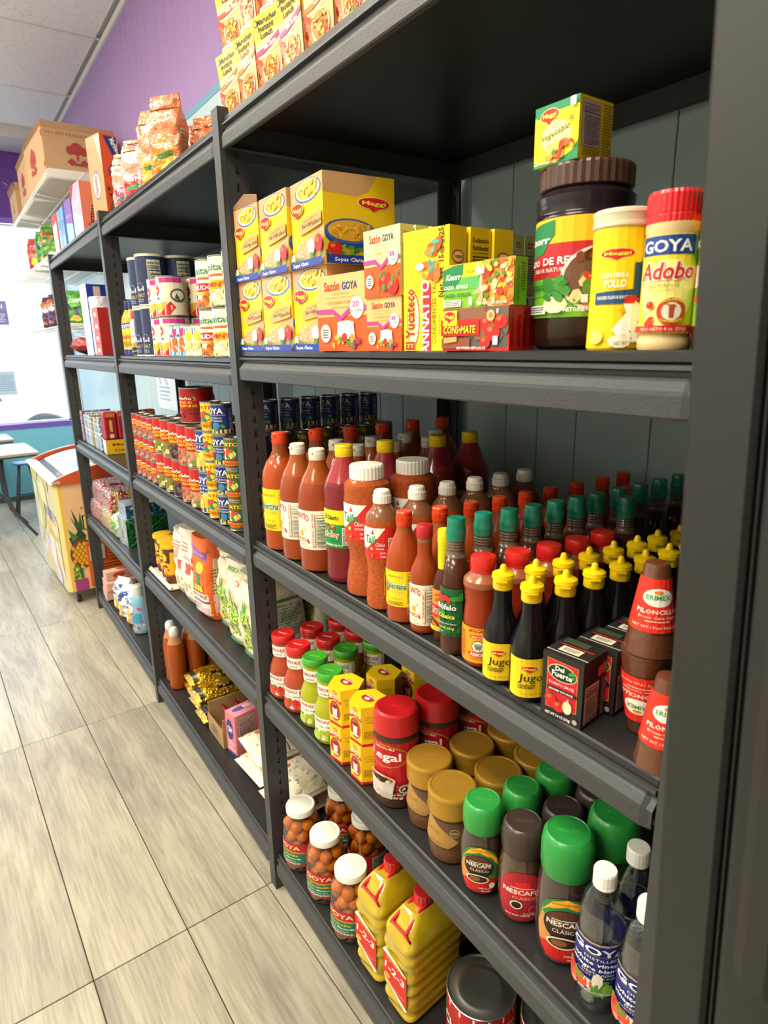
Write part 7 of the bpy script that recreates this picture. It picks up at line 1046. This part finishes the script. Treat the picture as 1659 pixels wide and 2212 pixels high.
# level 2: shrink-wrapped drinks and candy trays
def wrap(w_, d_, h, c, seed, cols, label, x, y, z, a, tray='#c8452a'):
    rn = random.Random(seed); o = link('candy_tray', None, None, (x, y, z), radians(a)); tag(o, label, 'candy tray', 'wrapped trays on the far unit')
    g = G(); g.box(-d_/2, -w_/2, 0, d_/2, w_/2, h*.35, 'paper', tray, bev=.001); printed(g, [('r', .05, .2, .40, .9, '#d8b82a'), ('t', 'PULPARINDO', .22, .35, .4, '#3a2414', {'w': .3, 'b': 1})], d_, h*.35, sidemap(-w_/2)); link('tray', g.mesh('tray'), o)
    g = G(); g.lathe([(.010, 0), (.013, .003), (.013, h*.48), (.006, h*.62), (.005, h*.70), (.0003, h*.72)], 'gloss', cols[0], 12); bm_ = g.mesh('sweet'); g = G(); g.lathe([(.010, 0), (.013, .003), (.013, h*.48), (.006, h*.62), (.005, h*.70), (.0003, h*.72)], 'gloss', cols[1], 12); bm2 = g.mesh('sweet')
    nx, ny = int(d_/.029), int(w_/.029)
    for i in range(nx):
        for j in range(ny): link('sweet', (bm_, bm2)[(i+j*0+seed) % 2 if len(set(cols)) > 1 else 0], o, (-d_/2+.0155+i*.029, -w_/2+.0155+j*.029, h*.27))
    g = G(); b0 = rrect(d_/2+.002, w_/2+.002, .01, 3); loft(g, [(0.001, b0), (h*.6, b0), (h*.92, [(p*.93, q*.93) for p, q in b0]), (h, [(p*.8, q*.8) for p, q in b0])], 'film', '#fff', True); link('shrink_wrap', g.mesh('shrink_wrap'), o)
wrap(.20, .20, .095, 0, 1, ['#c8341e', '#d8481e'], 'lower shrink-wrapped tray of orange-red sweets at the window end', .125, 2.135, z2_, 2)
wrap(.20, .19, .095, 0, 2, ['#c8341e', '#d8481e'], 'upper shrink-wrapped tray of orange-red sweets', .135, 2.10, z2_+.0965, 3)
wrap(.20, .20, .095, 0, 3, ['#d8a81a', '#e0b82a'], 'shrink-wrapped tray of yellow sweets in the middle', .130, 1.915, z2_, 2, '#c8a02a')
wrap(.19, .19, .090, 0, 4, ['#c8341e', '#d8a81a'], 'shrink-wrapped tray stacked on the yellow sweets', .135, 1.90, z2_+.0965, 0)
gb = carton(.13, .18, .125, '#bfcfcf', [('r', 0, 0, 1, 1, '#c8d4d4'), ('b', .1, .1, .9, .9, 10, ['#e8ecec', '#a8c0c0'], .15, 3)], [('r', 0, 0, 1, 1, '#2a7a40')]+[('p', [(x-.02, y), (x, y+.05), (x+.02, y), (x, y-.05)], '#9ac88a') for x in (.2, .5, .8) for y in (.2, .5, .8)]+[('p', [(0, 0), (.03, 0), (1, .97), (1, 1), (.97, 1)], '#8ac08a'), ('p', [(1, 0), (.97, 0), (0, .97), (0, 1), (.03, 1)], '#8ac08a')], None, 'tissue_box', m='foilpack'); gb.place(.125, 1.565, z2_, 3, 'wrapped green patterned tissue pack, lower one'); gb2 = carton(.13, .17, .060, '#b8c8dc', None, [('r', 0, 0, 1, 1, '#2a6a8a'), ('b', .1, .1, .9, .9, 8, ['#8ab8b8', '#c8d8d8'], .05, 3)], None, 'tissue_box', m='foilpack'); gb2.place(.130, 1.57, z2_+.1255, 1, 'blue wrapped tissue pack on top of the green one')
lb = bagp(.055, .10, .11, '#d8dcd4', [('r', .2, .2, .8, .8, '#8ab83a')], None, 'foilpack', 'candy_bag', seed=3); lb.place(.08, 1.685, z2_, 6, 'small clear and lime-green sweet bag beside the green pack'); lb.place(.08, 1.755, z2_, 12, 'small clear and lime-green sweet bag beside the wrapped trays')
blk = bagp(.12, .09, .16, '#20344a', [('t', 'US', .6, .6, .1, '#a8b8c8', {'b': 1})], [('r', 0, .3, 1, .7, '#1f4a34')], 'bag', 'dark_bag', seed=4); blk.place(.30, 1.33, z2_, 0, 'dark blue and green bag deep at the near end of the far unit')
yb = flatpack(.12, .12, .06, '#b89a2a', [('b', .1, .1, .9, .9, 12, ['#d8b84a', '#8a7a2a'], .12, 2)], 'foilpack', 3, 'candy_bag', 'bag'); yb.place(.30, 1.33, z2_+.180, 0, 'crumpled yellow packet on the dark blue bag')
# level 1: soaps and detergents
so = carton(.058, .150, .050, '#dba694', [('r', 0, 0, 1, 1, '#dba694')], [('e', .42, .5, .22, .32, '#b8342e'), ('e', .42, .5, .19, .27, '#c8483e'), ('t', 'ZOTE', .42, .44, .14, '#8a1c1a', {'w': .26, 'b': 1}), ('r', .68, .3, .85, .7, '#c8907e')], [('e', .5, .6, .3, .2, '#c8483e')], 'soap_bar', 'soap', bev=.005)
for x, y, dz, a, l in ((.095, 2.160, 0, 4, 'bottom row, window end'), (.090, 2.095, 0, 2, 'bottom row, near end'), (.098, 2.155, .0504, 5, 'middle row, window end'), (.092, 2.090, .0504, 4, 'middle row, near end'), (.100, 2.120, .1008, 6, 'alone on top')): so.place(x, y, z1_, a, f"pink laundry soap bar, {l}", 'pink laundry soap bars') if dz == 0 else so.place(x, y, z1_+dz, a, f"pink laundry soap bar, {l}", 'pink laundry soap bars')
yp = flatpack(.15, .07, .035, '#c8c22a', [('b', .05, .05, .95, .95, 20, ['#d8c81e', '#4a9a3a', '#2a6ab0', '#e8e8d0'], .12, 3)], 'foilpack', 5, 'detergent_packet'); yp.place(.115, 2.010, z1_, 8, 'yellow and green detergent packet beside the pink soaps, lower', 'yellow-green detergent packets'); yp.place(.125, 2.012, z1_+.044, -6, 'yellow and green detergent packet beside the pink soaps, upper', 'yellow-green detergent packets')
DT = [('r', 0, 0, 1, 1, '#dfe2e2'), ('p', [(0, .55), (1, .70), (1, .95), (0, .85)], '#2a3a8a'), ('t', 'ROMA', .55, .35, .12, '#b8342e', {'rot': 70, 'w': .7, 'b': 1}), ('r', .2, .0, .36, .5, '#d8b82a'), ('b', .5, .3, .95, .7, 8, ['#8ab0c8', '#e8ecec'], .14, 3)]
db = [bagp(.10, .09, .155, '#dfe0de', DT, None, 'bag', 'detergent_bag', crimp=.02, seed=s) for s in (8, 9)]
for i, (x, y, l) in enumerate(((.085, 1.925, 'farthest of three'), (.080, 1.808, 'middle of three'), (.090, 1.692, 'nearest the blue bottle'))): db[i % 2].place(x, y, z1_, 30, f"white and blue detergent bag, {l}", 'white detergent bags')
sf = bottle('softener_bottle', 'bottle', [(.034, 0), (.040, .004), (.042, .015), (.040, .10), (.038, .15), (.030, .175), (.022, .185)], [(.024, .183), (.025, .185), (.024, .225), (.02, .23), (.0003, .23)], (.02, .14, .042), '#7fb0c4', 'plastic', capc='#d8d8d0', ops=[('r', 0, 0, 1, 1, '#8fc0d4'), ('b', .1, .05, .9, .4, 14, ['#d83a7a', '#e86a9a', '#e8c8d8'], .09, 3), ('b', .2, .6, .8, .95, 8, ['#e0508a', '#e8e0e0', '#d8a070'], .1, 4), ('r', .4, .3, .8, .7, '#4a9ac0')]); sf.place(.075, 1.592, z1_, 30, 'pale blue fabric softener bottle with pink flowers')
# ---- snack bags on the wire shelves
cp = [bagp(.15, .09, .20, c, [('b', .1, .15, .9, .9, 9, cs, .18, s), ('t', t, .5, .72, .12, tc, {'w': .6, 'b': 1})], None, 'foil', 'chip_bag', seed=s) for c, cs, t, tc, s in (('#4a7a2a', ['#6aa03a', '#c8702a', '#8ab84a'], 'TOSTITOS', '#c83a2a', 1), ('#c84a3a', ['#e8c83a', '#c83a5a', '#2a3a6a'], 'RUFFLES', '#f0e0c0', 2), ('#4a2a5a', ['#8a3a2a', '#c86a2a', '#5a3a8a', '#d8d8e8'], 'TAKIS', '#f0d040', 3), ('#3f8a34', ['#d8a83a', '#5aa03a', '#4a3a7a'], 'CHIPS', '#f0f0e0', 4))]
for i, (p, x, y, z, l) in enumerate(((cp[0], .235, 3.60, 1.962, 'green and orange crisp bag on the middle wire shelf'), (cp[1], .225, 4.25, 1.962, 'red and yellow crisp bag on the middle wire shelf'), (cp[3], .24, 3.92, 1.962, 'crisp bag between the green and red ones on the wire shelf'), (cp[2], .235, 4.05, 1.542, 'purple crisp bag on the lowest wire shelf, farther one'), (cp[2], .24, 3.78, 1.542, 'purple crisp bag on the lowest wire shelf, nearer one'), (cp[3], .30, 3.42, 1.542, 'green crisp bag on the lowest wire shelf'), (cp[3], .42, 3.12, 1.542, 'green and purple crisp bag leaning on the lowest wire shelf'))): p.place(x, y, z, 60, l, 'crisp bags on the wire shelves')
fp = flatpack(.22, .16, .06, '#b8b0c0', None, 'foilpack', 3, 'chip_bag', 'bag', amp=.006)
for i, (x, y) in enumerate(((.42, 3.42), (.45, 3.72), (.47, 3.12))): fp.place(x, y, 1.962, 20*i, f"silvery crisp bag lying flat on the middle wire shelf, {('left', 'far', 'near')[i]} one", 'flat silvery bags')
# faded flyer taped to the right wall beyond the shelves
g = G(); g.box(-.002, 2.45, 1.02, 0, 2.90, 1.50, 'paper', '#dfe6ee'); printed(g, [('r', .05, .05, .95, .95, '#e4e8f2'), ('b', .15, .35, .6, .85, 8, ['#e0a8a8', '#c8b0d8', '#e8d0d0'], .12, 3), ('l', .1, .1, .6, .3, 4, '#a8c0d8')], .45, .48, lambda u, v, off: (-.002-off, 2.675-u, 1.02+v)); tag(link('wall_poster', g.mesh('wall_poster'), None, (XW-.001, 0, 0)), 'faded pink and blue poster on the blue wall beyond the shelves', 'poster')
